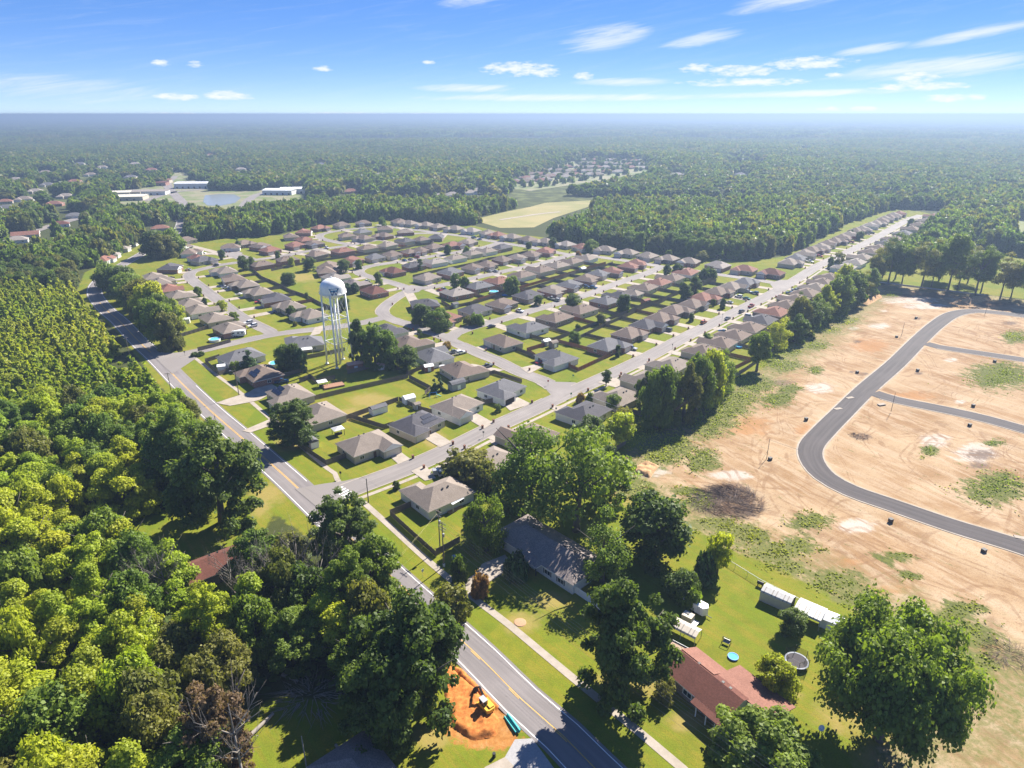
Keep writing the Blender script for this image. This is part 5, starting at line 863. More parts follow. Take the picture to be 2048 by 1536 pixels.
# ------------------------------------------------------------------ trees one can tell apart
NEAR = [
 ('airy', 'mid', (16.58, 143.85, 28.62, 13.41, 0.3), 'great oak with bare lower trunk rising behind the long white house'), ('open', 'mid', (5.1, 154.8, 26.5, 10.4), 'broad oak crowding the great oak on its street side'), ('huge', 'dark', (25.4, 157.7, 17.9, 7.1), 'smaller oak on the bare-earth side of the great oak'),
 ('round', 'dark', (34.4, 132.3, 17.6, 7.9), 'dense dark round tree at the edge of the bare earth'), ('huge', 'dark', (20.9, 92.1, 25.3, 8.2), 'tall dark oak between the white house and the red-roofed house'), ('open', 'mid', (20.8, 124, 17.8, 7), 'oak beside the end of the long white house roof'),
 ('open', 'mid', (-6.3, 135.6, 15.4, 4.6), 'round tree between the metal patio house and the long white house'), ('round', 'mid', (-9.9, 139.2, 10.8, 2.5), 'slim tree at the back fence of the taupe corner house'), ('bush', 'ever', (1, 125.6, 6.4, 3), 'spiky evergreen before the long white house porch'), ('bush', 'dark', (-12.2, 124.5, 6.4, 2.2), 'dark shrub at the driveway of the long white house'),
 ('bush', 'pink', (-7.1, 119.3, 5.7, 2), 'pinkish crape myrtle at the driveway mouth of the long white house'), ('giant', 'mid', (63.36, 82.36, 25.18, 11.44, 0.3), 'spreading oak alone at the bare-earth corner, widest crown of all'), ('huge', 'mid', (40.2, 75.8, 11.8, 8.7), 'rounded oak in front of the red-roofed house at the bottom edge'),
 ('round', 'dark', (58.1, 107.5, 5.6, 2.8), 'small dark tree beside the open metal carport'), ('round', 'yellow', (49, 92.6, 7.4, 3.7), 'yellow-green small tree over the blue play set'), ('thin', 'olive', (28.1, 90.8, 4.4, 2.2), 'thin reddish small tree before the red-roofed house'), ('thin', 'bright', (47.81, 126.22, 11.58, 2.99, 0.3), 'slim yellow-green tree at the corner of the chain-link fence'),
 ('bush', 'ever', (44.3, 123.6, 8.1, 2.7), 'dark cedar leaning over the chain-link fence corner'), ('round', 'dark', (37.6, 119, 6.7, 4), 'low rounded tree above the white cargo trailer'), ('bush', 'olive', (44.1, 124.8, 2.9, 2.8), 'grey-green bush beside the dark cedar'), ('bush', 'mid', (38.9, 116.1, 5.3, 2.8), 'grey-green bush touching the white cargo trailer'),
 ('thin', 'olive', (-13.2, 172.2, 8, 7.7), 'sprawling thin tree over the long street sidewalk'), ('thin', 'olive', (-7, 163.6, 8.7, 4), 'thin grey-green tree behind the half hidden taupe house'), ('round', 'dark', (25.7, 194.7, 8.7, 4.4), 'round tree behind the charcoal-roofed white house'), ('thin', 'bright', (34.5, 190.11, 12.14, 4.63, 0.3), 'light green slender tree with visible forked trunks'), ('round', 'mid', (36.8, 220, 5.8, 2.9), 'small tree against the taupe-roofed house'), ('thin', 'olive', (38.3, 206.8, 6.9, 3.5), 'olive small tree behind the taupe-roofed house'),
 ('column', 'dark', (37.34, 242.35, 6.69, 1.97, 0.3), 'dark teardrop street tree before the taupe-roofed house'), ('bush', 'pink', (25.7, 226, 4, 1.7), 'pink-leaved shrub opposite the cross street'), ('bush', 'dark', (28.9, 226, 4.2, 1.7), 'dark green shrub beside the pink-leaved shrub'), ('round', 'dark', (-33.3, 164.5, 2.6, 1), 'small round tree alone on the corner lawn by the crossing'), ('thin', 'dark', (-5.1, 217.9, 2.9, 1.4), 'thin sapling beside the widest driveway'),
 ('huge', 'dark', (-70.9, 192.6, 15.4, 7.6), 'lone round oak standing beside the highway, casting its shadow on the road'), ('round', 'mid', (-95.9, 259.5, 11.2, 3.8), 'bushy tree left of the pool between two highway houses'), ('round', 'dark', (-92.4, 259.5, 11.6, 4.2), 'bushy dark tree by the tower lot fence'), ('round', 'ever', (-88.1, 257.6, 10.4, 2.9), 'dark cedar at the tower lot fence end'), ('cone', 'ever', (-111.5, 262.4, 7.9, 3.4), 'dark conical evergreen between the two highway houses'), ('thin', 'mid', (-116.3, 259.3, 4.2, 2.1), 'small pale tree beside the conical evergreen'),
 ('huge', 'dark', (-64.6, 268.1, 19.5, 5.6), 'tall dark tree immediately beside the water tower legs'), ('huge', 'mid', (-58.3, 264.1, 18.8, 6.8), 'broad tree in the middle of the clump by the water tower'), ('round', 'mid', (-52.8, 263.8, 15.7, 5.1), 'lighter tree at the street end of the tower clump'), ('round', 'dark', (-44.4, 259.8, 10.5, 5), 'round tree beside the fence corner near the red-doored shed'), ('cone', 'ever', (-30.1, 235.5, 5.7, 1.7), 'pointed evergreen by the grey garden shed'), ('cone', 'ever', (-28, 237.5, 6.1, 1.7), 'taller pointed evergreen by the grey garden shed'),
 ('round', 'dark', (-46.4, 325, 10.7, 5.4), 'darker of two round trees before the brown-roofed brick house'), ('round', 'mid', (-36.6, 315.9, 10.6, 6), 'larger sunlit round tree of the pair on the second street'), ('bush', 'pink', (-30.1, 287.3, 3.6, 2.1), 'red-leaved crape myrtle beside the white van'), ('thin', 'dark', (-44.5, 303.1, 4.5, 1.2), 'small street sapling on the curving grass strip'), ('bush', 'mid', (-17.6, 323.9, 6.3, 3.6), 'round bush over the white boat on the second street'), ('bush', 'olive', (-22.5, 324.6, 4.6, 2.6), 'reddish bush beside the white boat'),
 ('round', 'mid', (-0.3, 387.5, 10.5, 4.8), 'bright round tree between the second and third streets'), ('round', 'dark', (34.3, 361.1, 6.6, 4.5), 'round tree at the middle of the second street'), ('round', 'dark', (60.9, 348.6, 9.6, 3.8), 'egg-shaped green tree in a back yard off the second street'), ('column', 'dark', (99.7, 371.3, 12.6, 3.7), 'left one of the twin columnar trees behind the long street'), ('column', 'dark', (108.4, 382.6, 11.7, 3.5), 'right one of the twin columnar trees behind the long street'), ('round', 'olive', (45.5, 324.6, 5.9, 2.8), 'small tree with pale side in the middle back yards'), ('round', 'mid', (29.4, 295.2, 5.7, 2.6), 'round bright tree inside the yard beyond the orange fence'), ('column', 'dark', (47.1, 276.9, 5.3, 1.3), 'small teardrop tree at the orange fence corner'), ('bush', 'dark', (33.1, 317.7, 2.5, 1.5), 'dark bush beside the back fences'),
 ('round', 'dark', (14.7, 362.8, 5.6, 2.8), 'round tree with shadow below on the second street lawn'), ('round', 'dark', (10.4, 371.4, 4, 2.3), 'bushy tree beside the second street house wall'), ('round', 'mid', (-34.4, 399.5, 9.7, 3.4), 'larger of the twin trees before the charcoal-roofed corner house'), ('round', 'mid', (-28.7, 395.7, 8.7, 2.7), 'smaller of the twin trees before the charcoal-roofed corner house'), ('round', 'mid', (-83.8, 408.4, 8.6, 2.8), 'slender tree at the neck of the curving street'), ('round', 'dark', (-92.6, 353.6, 6.9, 3.6), 'round tree behind the water tower tank legs'), ('round', 'ever', (-98.8, 387.2, 6.7, 2.4), 'dark conifer beside the striped solar roof'), ('round', 'ever', (-94.8, 389.7, 6.1, 2.4), 'second dark conifer beside the striped solar roof'), ('round', 'dark', (-114.8, 445.4, 8.8, 4.4), 'dark round tree on the outside of the curving street'), ('round', 'mid', (-106.7, 456.1, 6.7, 2.4), 'bright small tree at the curving street'), ('column', 'dark', (-63.3, 451.3, 8, 2.1), 'dark narrow tree on the curving street'), ('round', 'dark', (-49.4, 507.3, 7.7, 2.7), 'dark tree on the far curving street'), ('bush', 'mid', (-35.7, 513.4, 5.4, 2.7), 'bush in the far curving street yards'),
 ('round', 'dark', (-139.4, 451.7, 8.9, 4.8), 'dark round tree at the corner of the tan fenced yard'), ('round', 'dark', (-141.6, 411.5, 7.5, 4.7), 'dark tree standing in the tan fenced yard'), ('round', 'dark', (-116.4, 336.1, 6.7, 2.6), 'dark tree before the end house of the side street'), ('bush', 'dark', (-107.9, 330.6, 3.7, 1.6), 'dark bush by the end house garage'), ('column', 'dark', (-117.5, 368.9, 5.6, 1.1), 'narrow dark tree in the middle back yards'), ('round', 'bright', (-158.7, 350.5, 6, 3), 'bright round street tree on the side street'), ('round', 'mid', (-185.7, 381.4, 6, 2.4), 'small round street tree by the side street bend'), ('round', 'dark', (-172.4, 360.5, 4.9, 1.4), 'small dark tree before a side street house'), ('round', 'mid', (-144.7, 330.7, 5, 2.3), 'spreading tree before the brick house with the camper'), ('round', 'dark', (-185.3, 451.4, 10, 3.8), 'dark tree at the middle street, taller of a pair'), ('round', 'dark', (-182.5, 459.4, 7.8, 2.8), 'dark tree at the middle street, lower of a pair'), ('round', 'ever', (-215.1, 488.5, 7.1, 2.6), 'dark evergreen at the court'), ('cone', 'ever', (-219.7, 529.6, 9.2, 3.6), 'tall dark evergreen beyond the court'), ('round', 'bright', (-155.8, 464.3, 6.8, 2.5), 'bright tree at the far middle street'), ('round', 'mid', (-174.9, 492.2, 5.6, 1.9), 'small round tree on the middle street kerb'), ('bush', 'dark', (-139.3, 277.9, 2, 1.8), 'clipped dark bush at the highway fence corner'), ('bush', 'dark', (-141.7, 277.2, 1.9, 1.6), 'low dark bush at the highway fence corner'), ('bush', 'olive', (-110.5, 322.7, 2.5, 1.3), 'small round bush on the corner lawn'),
 ('round', 'mid', (62, 517.4, 9.3, 5.1), 'yellowish round tree before the wood-edge street houses'), ('round', 'dark', (32.7, 536, 8.1, 3.2), 'dark round tree on the wood-edge street'), ('round', 'dark', (13.2, 531.8, 5.2, 2.4), 'dark round street tree of the wood-edge street'), ('bush', 'pink', (50, 496, 4.9, 2.3), 'red-leaved tree at the wood-edge street corner'), ('round', 'mid', (118.8, 499.7, 4.9, 2.3), 'pale tree behind a wood-edge street house'), ('round', 'dark', (103.7, 436.2, 7.4, 2.7), 'dark tree at the end of the second street'), ('round', 'dark', (111.1, 439.3, 7.4, 3.4), 'dark wide tree at the end of the second street'), ('round', 'olive', (139, 483.5, 7.2, 4.8), 'light round tree before the wall of woods'), ('bush', 'dark', (129, 429.8, 6.6, 5.9), 'broad dark bush mound on the wood-edge street'), ('thin', 'olive', (237.2, 476.4, 7.6, 4.3), 'sparse tree over the far long street kerb'), ('round', 'dark', (223.8, 460.9, 7.5, 2.1), 'dark street tree of the pair far along the long street'), ('round', 'dark', (297.6, 570.4, 7.3, 3.4), 'dark round tree far along the long street'), ('round', 'dark', (296.6, 585.2, 6.2, 2.6), 'dark narrow tree far along the long street'), ('round', 'dark', (383.8, 646.6, 7.2, 2.9), 'dark round tree near the far end of the long street'), ('round', 'dark', (116.9, 355.3, 5.7, 1.7), 'dark small tree on a long street lawn'), ('round', 'dark', (113.2, 360.5, 4, 1.4), 'rounded small tree on a long street lawn'), ('round', 'dark', (93.3, 330.5, 4.3, 1.3), 'small street tree with shadow on the long street lawn'), ('round', 'mid', (91, 292.9, 5.5, 2.1), 'bright round tree before the bare-earth side houses'), ('bush', 'mid', (29.4, 292.8, 1.9, 0.9), 'low bush in the yard beyond the orange fence'), ('bush', 'mid', (-124.5, 646.5, 8.7, 3.8), 'round tree beside the first wood-edge house'),
]
for sh, mt, sp, lb in NEAR: tree('small_tree' if sh in ('bush', 'thin') else ('evergreen_tree' if mt == 'ever' else ('oak_tree' if sh in ('huge', 'open', 'giant', 'airy') else 'shade_tree')), sh, mt, sp, lb, 'bush' if sh == 'bush' else 'tree')
# the line of tall trees between the back yards and the bare earth
LINE = [(49.7, 204.8, 22, 5.7), (54.5, 205.6, 21.4, 5.1), (60.1, 209.7, 21.7, 5.2), (66.4, 216.8, 22.2, 5.3), (73.3, 224, 21.4, 5.1), (81.9, 236.5, 16.6, 4.6), (49.6, 220.1, 14.2, 4.3), (54.8, 213.7, 16.7, 4.6), (102.79, 258.88, 16.79, 4.56, 0.3), (122.2, 286.4, 15.8, 5.5), (133.4, 297.8, 13.3, 5.7), (144.8, 310.1, 16.4, 5.9), (138.9, 306.9, 19, 5.3), (156.6, 324.9, 15.5, 5.6), (164.2, 333.8, 18, 6.2), (176.5, 347, 20.2, 7), (190.1, 361.1, 18.9, 7.3), (201.2, 373.8, 17.5, 6.3), (212.3, 385.2, 15.6, 5.9), (191.7, 373.8, 20.5, 5.8), (175.3, 350.7, 17.1, 5.4), (151.3, 333.5, 14.6, 4.2)]
for k, sp in enumerate(LINE): tree('boundary_tree', ('round', 'open', 'huge', 'round')[k % 4], ('mid', 'dark', 'olive', 'mid', 'bright')[k % 5], sp, 'tall tree in the line between the back yards and the bare earth', 'tree', 'trees between the back yards and the bare earth')
TALL = [(228.02, 407.03, 23.25, 6.19, 0.3), (240.38, 414.98, 31.14, 8.79, 0.3), (246.1, 409.65, 24.63, 6.23, 0.3), (254.7, 403.16, 30.07, 9.17, 0.3), (261.68, 404.44, 23.12, 6.16, 0.3), (265.09, 393.15, 34.23, 8.34, 0.3), (275.05, 399.35, 24.7, 6.69, 0.3), (276.38, 384.76, 32.14, 8.77, 0.3), (284.68, 391.93, 25.54, 5.38, 0.3), (285.78, 376.68, 26.07, 8.64, 0.3), (294.61, 380.1, 21.35, 5.82, 0.3), (295.4, 368.91, 26.48, 8.47, 0.3), (243.76, 428.88, 24.29, 7.15, 0.3), (250.79, 426.03, 28.66, 7.73, 0.3), (277.92, 423.22, 26.59, 7.05, 0.3), (291.21, 414.98, 25.51, 6.93, 0.3)]
for k, sp in enumerate(TALL): tree('meadow_edge_tree', ('open', 'open', 'round')[k % 3], ('olive', 'dark', 'mid')[k % 3], sp, 'tall bare-stemmed tree at the meadow edge behind the bare earth', 'tree', 'tall trees along the meadow behind the bare earth', .32)
STRIP = [(-249.8, 404.1, 14.4, 9.3), (-234, 388.2, 16.6, 10.1), (-218.2, 368.8, 17, 9.1), (-197.5, 341.6, 19.2, 9), (-184.6, 327, 21.1, 8.2), (-206.9, 352.9, 17.7, 7.1), (-170.9, 310.3, 19.7, 7.3), (-161.6, 290.2, 22.2, 6.9), (-155.7, 286.4, 17.4, 5.4), (-168.6, 316.4, 15.2, 5), (-179, 312.5, 16.2, 5.9), (-269.1, 502, 18.8, 11.3), (-260.3, 505.7, 19, 10.7), (-260.6, 494.3, 17.1, 8.9)]
for k, sp in enumerate(STRIP): tree('roadside_tree', 'round', ('mid', 'dark', 'mid', 'olive', 'bright')[k % 5], sp, 'leafy tree in the strip between the highway bend and the side street houses', 'tree', 'trees between the highway bend and the side street')
BARES = [(-46.5, 118.3, 14.5, 3.9), (-41.1, 114.3, 13, 3.6), (-50.4, 116.6, 12.6, 3.3), (-75.1, 116.1, 12.7, 2.8), (-77.1, 113.5, 12.3, 2.8), (-61.3, 116.3, 11.1, 2.4), (-42.4, 72.7, 16.7, 3.9), (-96.6, 99.7, 9.8, 2.9), (-50.8, 112.9, 13.3, 3), (-55.8, 113.5, 11.7, 2.6), (-38.8, 126.5, 9.4, 2.3)]
WEST = [('huge', 'dark', (-76.8, 147.8, 28.2, 11.8), 'largest dark oak west of the highway, over the shaded clearing'), ('huge', 'mid', (-94, 163.4, 26.2, 8.4), 'broad oak between the pines and the shaded clearing'), ('huge', 'bright', (-103.7, 152.3, 15.8, 8.3), 'yellow-green broad tree at the clearing edge'), ('huge', 'mid', (-100.7, 190.5, 9.6, 7.1), 'leafy tree leaning toward the highway above the dark oak'), ('column', 'bright', (-74.6, 119.3, 14.1, 3.8), 'yellow-green slender tree below the shaded clearing'),
  ('huge', 'dark', (-39.5, 127.9, 20.7, 7.4), 'large tree at the highway edge below the crossing'), ('huge', 'mid', (-30.2, 115.2, 17.5, 6.6), 'bright leafy tree at the highway edge opposite the utility poles'), ('huge', 'mid', (-58.2, 126.4, 12.4, 6.7), 'rounded tree beside the small red-roofed house'), ('huge', 'dark', (-18.9, 86.8, 26.8, 9.3), 'broad oak beside the excavation'), ('huge', 'mid', (-33.1, 108.8, 19.5, 5.7), 'tree overhanging the highway with bare pale limb'), ('huge', 'dark', (-21.9, 81.5, 21.1, 6.6), 'dark oak over the dark-roofed house at the bottom edge'), ('huge', 'rust', (-46.7, 74.5, 20.1, 5.2), 'reddish half-bare tree at the edge of the western yard'),
  ('round', 'dark', (-42.8, 109.5, 15, 5.2), 'dark tree in the wood below the bare pale branches'), ('round', 'dark', (-46.9, 105.3, 10.8, 4.4), 'shaded tree above the brush pile'), ('thin', 'olive', (-13.1, 111.1, 8.4, 4.2), 'thin branches reaching over the highway edge line')]
for sh, mt, sp, lb in WEST: tree('oak_tree' if sh == 'huge' else 'woodland_edge_tree', sh, mt, sp, lb)
for sp in BARES: bare_tree((sp[0], sp[1], sp[2] * 1.25, sp[3]), 'leafless grey tree with pale upright branches in the western wood', 'leafless trees of the western wood')
# western wood: nearest crowns one by one
PINE = [(-280.2, 285.6), (-306.6, 362.5), (-287.7, 384.8), (-242.2, 373.3), (-178.7, 292.6), (-131.1, 228.5), (-118.6, 202.9), (-143.1, 206.8), (-162.2, 199.1), (-196.8, 188.4)]
own = np.array([s[2][:3] for s in NEAR] + [s[:3] for s in LINE + TALL + STRIP] + [s[2][:3] for s in WEST] + [s[:3] for s in BARES] + [(*(-72.35, 132.23), 0), (*(-71.72, 126.22), 0), (*(-69.19, 128.05), 0)]); ownr = np.array([s[2][3] for s in NEAR] + [s[3] for s in LINE + TALL + STRIP] + [s[2][3] for s in WEST] + [5.5] * len(BARES) + [11, 8, 8])
def clear_own(Q, k=.75):
    ok = np.ones(len(Q), bool)
    for (x, y, _), r_ in zip(own, ownr): ok &= np.hypot(Q[:, 0] - x, Q[:, 1] - y) > r_ * k
    return ok
Qn = Qn[clear_own(Qn)]
west = (Qn[:, 0] < 0) & (sdf(PINE, Qn) > 0) | (Qn[:, 0] >= 0)
Qn = Qn[west]
order = np.argsort(np.hypot(Qn[:, 0], Qn[:, 1])); Qn = Qn[order]
inview = (np.abs(Qn[:, 0]) < .8 * (Qn[:, 1] * .925 + 30) + 8) & (Qn[:, 1] > 62)
Qn = Qn[inview]; Qn = Qn[~((Qn[:, 0] > -12) & (Qn[:, 1] < 110))]
N_IND = 285
def kind_at(x, y):
    u = RNG.uniform()
    if x < 0 and y < 235: return [('column', 'yellow'), ('column', 'yellow'), ('column', 'bright'), ('column', 'bright'), ('huge', 'bright'), ('round', 'bright'), ('round', 'mid'), ('round', 'olive'), ('huge', 'mid'), ('round', 'dark')][min(9, max(0, int(u * 7.5 + (y > 160) * 1.2 + (x > -60) * 1.5)))]
    return [('round', 'mid'), ('round', 'dark'), ('round', 'olive')][int(u * 2.999)]
WL_ = {'yellow': 'yellow-green pointed tree', 'bright': 'bright green tree', 'mid': 'green leafy tree', 'olive': 'olive green tree', 'dark': 'dark green tree', 'rust': 'rusty tree'}
for x, y in Qn[:N_IND]:
    sh, mt = kind_at(x, y); h = RNG.uniform(12, 18) if y < 240 else RNG.uniform(10, 15); r_ = {'column': RNG.uniform(3, 4.2), 'round': RNG.uniform(4, 5.6), 'huge': RNG.uniform(5, 6.5), 'open': 5}[sh]
    tree('woodland_tree', sh, mt, (x, y, h, r_), f'{WL_[mt]} crowded in the western wood', 'tree', 'crowded trees of the western wood')
rest = Qn[N_IND:]
def fill(Q, keys, hh, rr_, zlow=-.1):
    k = np.array([PI_[keys[int(i)]][int(j * len(PI_[keys[int(i)]]))] for i, j in zip(RNG.uniform(0, len(keys), len(Q)), RNG.uniform(0, .999, len(Q)))])
    h = RNG.uniform(*hh, len(Q)); r_ = RNG.uniform(*rr_, len(Q)); return np.column_stack([Q, h * zlow]), k, np.column_stack([r_, r_, h])
nr_ = (rest[:, 0] < -20) & (rest[:, 1] < 330)
fa, fb = fill(rest[nr_], ['med', 'med', 'medcol'], (10, 16.5), (4.2, 6.8), .03), fill(rest[~nr_], ['med'], (10, 16.5), (4.6, 7.2), .03)
p_, k_, s_ = (np.concatenate([u_, v_]) for u_, v_ in zip(fa, fb))
woods('woods', p_, k_, s_, 'unbroken broadleaf wood behind the houses and west of the highway')
Qp = scatter(120, 480, 4.3, 46); Qp = Qp[(sdf(PINE, Qp) < 0)]; Qp = Qp[~blocked(Qp)]; Qp = Qp[clear_own(Qp)]
p_, k_, s_ = fill(Qp, ['medcone'], (7.5, 12.5), (2.2, 3.3), .0); woods('pine_plantation', p_, k_, s_, 'yellow-green young pines packed west of the highway', 'pine plantation')
Qy = scatter(500, 900, 6, 20); Qy = Qy[(sdf(YOUNG[0], Qy) < 0)]
p_, k_, s_ = fill(Qy, ['medcone', 'med'], (5, 8), (2.2, 3.4), 0); woods('young_plantation', p_, k_, s_, 'low young trees beside the yellow field', 'young trees')
def stand(Q): return .5 + .5 * np.sin(Q[:, 0] / 170 + 1.3 * np.sin(Q[:, 1] / 260)) * np.sin(Q[:, 1] / 210 + Q[:, 0] / 500)
Ql = scatter(900, 3200, 10.5, 40); Ql = Ql[~blocked(Ql)]; Ql = Ql[(np.sin(Ql[:, 0] / 61) * np.sin(Ql[:, 1] / 83 + Ql[:, 0] / 140) + RNG.normal(0, .25, len(Ql))) < .78]
p_, k_, s_ = fill(Ql, ['low'], (10, 16), (6, 10), .1); s_ *= (.72 + .5 * stand(Ql))[:, None]; woods('far_woods', p_, k_, s_, 'hazy rolling woodland beyond the houses')
Qs = scatter(900, 2400, 24, 20); Qs = Qs[sdf([(-18.5, 1059.7), (52.6, 1299), (167, 1710.1), (305.7, 1598.4), (276, 1359.9), (144.1, 1126.4), (25.9, 986.4)], Qs) < 0]; Qs = Qs[np.min(np.linalg.norm(Qs[:, None] - np.array(far_pts)[None], axis=2), axis=1) > 15]; p_, k_, s_ = fill(Qs, ['low'], (6, 11), (3, 5.5), 0); woods('yard_trees', p_, k_, s_, 'small trees between the houses of the far hazy subdivision', 'trees')
Qc = scatter(3200, 15000, 58, 40)
Qc = Qc[~np.any([sdf(q, Qc) < 40 for t3 in CLR_SEEN for q in t3[:1]], axis=0)]
kc = np.array(PI_['clump'])[RNG.integers(0, len(PI_['clump']), len(Qc))]; woods('horizon_woods', np.column_stack([Qc, np.zeros(len(Qc))]), kc, np.column_stack([np.ones((len(Qc), 2)), RNG.uniform(.7, 1.5, len(Qc))]), 'pale blue woodland fading to the horizon')
# undergrowth below the western wood and weeds on the bare earth
def tufts(name, Q, size, mat, label, cat='weeds', hgt=.5):
    n = len(Q); p = np.column_stack([Q, RNG.uniform(.05, hgt, n)]); a = RNG.uniform(0, 6.28, n); s = (RNG.uniform(.5, 1.4, n) * size)[:, None]
    t = np.column_stack([np.cos(a), np.sin(a), RNG.uniform(-.3, .3, n)]); b_ = np.column_stack([-np.sin(a) * .7, np.cos(a) * .7, RNG.uniform(.2, .9, n)])
    V = np.stack([p - t * s - b_ * s * .4, p + t * s * .3 - b_ * s, p + t * s + b_ * s * .3, p - t * s * .2 + b_ * s], 1).reshape(-1, 3); V[:, 2] = np.maximum(V[:, 2], -.2)
    me = bpy.data.meshes.new(name); me.vertices.add(4 * n); me.vertices.foreach_set('co', V.ravel()); me.loops.add(4 * n); me.loops.foreach_set('vertex_index', np.arange(4 * n, dtype=np.int32)); me.polygons.add(n); me.polygons.foreach_set('loop_start', np.arange(n, dtype=np.int32) * 4); me.polygons.foreach_set('loop_total', np.full(n, 4, np.int32))
    at = me.attributes.new('tint', 'FLOAT', 'FACE'); at.data.foreach_set('value', RNG.uniform(0, 1, n).astype(np.float32)); me.materials.append(LF[mat]); me.update(); return tag(link(name, me), label, cat, kind='stuff')
Wd = []
for (x, y, ax, ay, bx, by) in PATCH['weed']:
    A_ = abs(ax * by - ay * bx); k = int(min(2200, A_ * 5)); q = RNG.normal(0, .42, (k, 2)); cen = RNG.normal(0, .45, (max(4, k // 40), 2)); q = np.where(RNG.uniform(0, 1, (k, 1)) < .5, q, cen[RNG.integers(0, len(cen), k)] + RNG.normal(0, .16, (k, 2))); Wd.append(np.column_stack([x + q[:, 0] * ax + q[:, 1] * bx, y + q[:, 0] * ay + q[:, 1] * by]))
Wd = np.concatenate(Wd); ok = np.ones(len(Wd), bool)
for L, h in SITE.values(): ok &= dist_many(L[::2], Wd) > h + 1
Wd = Wd[ok]
tufts('weeds', Wd, .26, 'pine', 'patches of green weeds on the bare earth', 'weeds', .18)
Qu = scatter(60, 260, 1.5, 44); Qu = Qu[(Qu[:, 0] < 0)]; Qu = Qu[~blocked(Qu)]
tufts('undergrowth', Qu, .9, 'dark', 'dark undergrowth between the trunks of the western wood', 'undergrowth', 1.4)

# ------------------------------------------------------------------ fences
def boards(b, n=15, w=2.4, h=1.8, gap=.008):
    for i in range(n): x = i * w / n; z = .04 * ((i * 7) % 3) * .35; b.box(x + gap, -.012 + .006 * (i % 2), .04, x + w / n - gap, .012 + .006 * (i % 2), h + z)
    b.box(0, .02, .45, w, .06, .55); b.box(0, .02, 1.35, w, .06, 1.45)
panel_me = {k: M(boards, [m]) for k, m in (('w', fence_wood), ('r', fence_red))}
fpost_me = {k: M(lambda b: b.box(-.06, .02, 0, .06, .14, 1.9), [m]) for k, m in (('w', fence_wood), ('r', fence_red))}
def fence(pts, label, group=None, mat='w', h=1.8, detail=True, name='wooden_fence'):
    P_ = [np.array(p[:2], float) for p in pts]; o0 = P_[0]
    if not detail:
        b = MB()
        for a, c in zip(P_[:-1], P_[1:]):
            L = np.linalg.norm(c - a)
            if L < .5: continue
            e = (c - a) / L; n = max(1, int(L / 4)); 
            for i in range(n):
                q0 = a + e * L * i / n - o0; q1 = a + e * (L * (i + 1) / n - .06) - o0; b.beam((*q0, h / 2), (*q1, h / 2), .06, h - .04 * (i % 2))
        o = b.build(name, fence_red if mat == 'r' else fence_wood, None, (o0[0], o0[1], 0)); return tag(o, label, 'fence', group)
    t = thing(name, (o0[0], o0[1], 0), 0, label, 'fence', group)
    for a, c in zip(P_[:-1], P_[1:]):
        L = np.linalg.norm(c - a); n = max(1, round(L / 2.4)); e = (c - a) / L; rz = math.atan2(e[1], e[0])
        for i in range(n):
            q = a + e * (L * i / n) - o0; link('panel', panel_me[mat], t, (*q, 0), rz, sc=(L / n / 2.4, 1, h / 1.8)); link('post', fpost_me[mat], t, (*q, 0), rz, sc=(1, 1, h / 1.8))
    return t
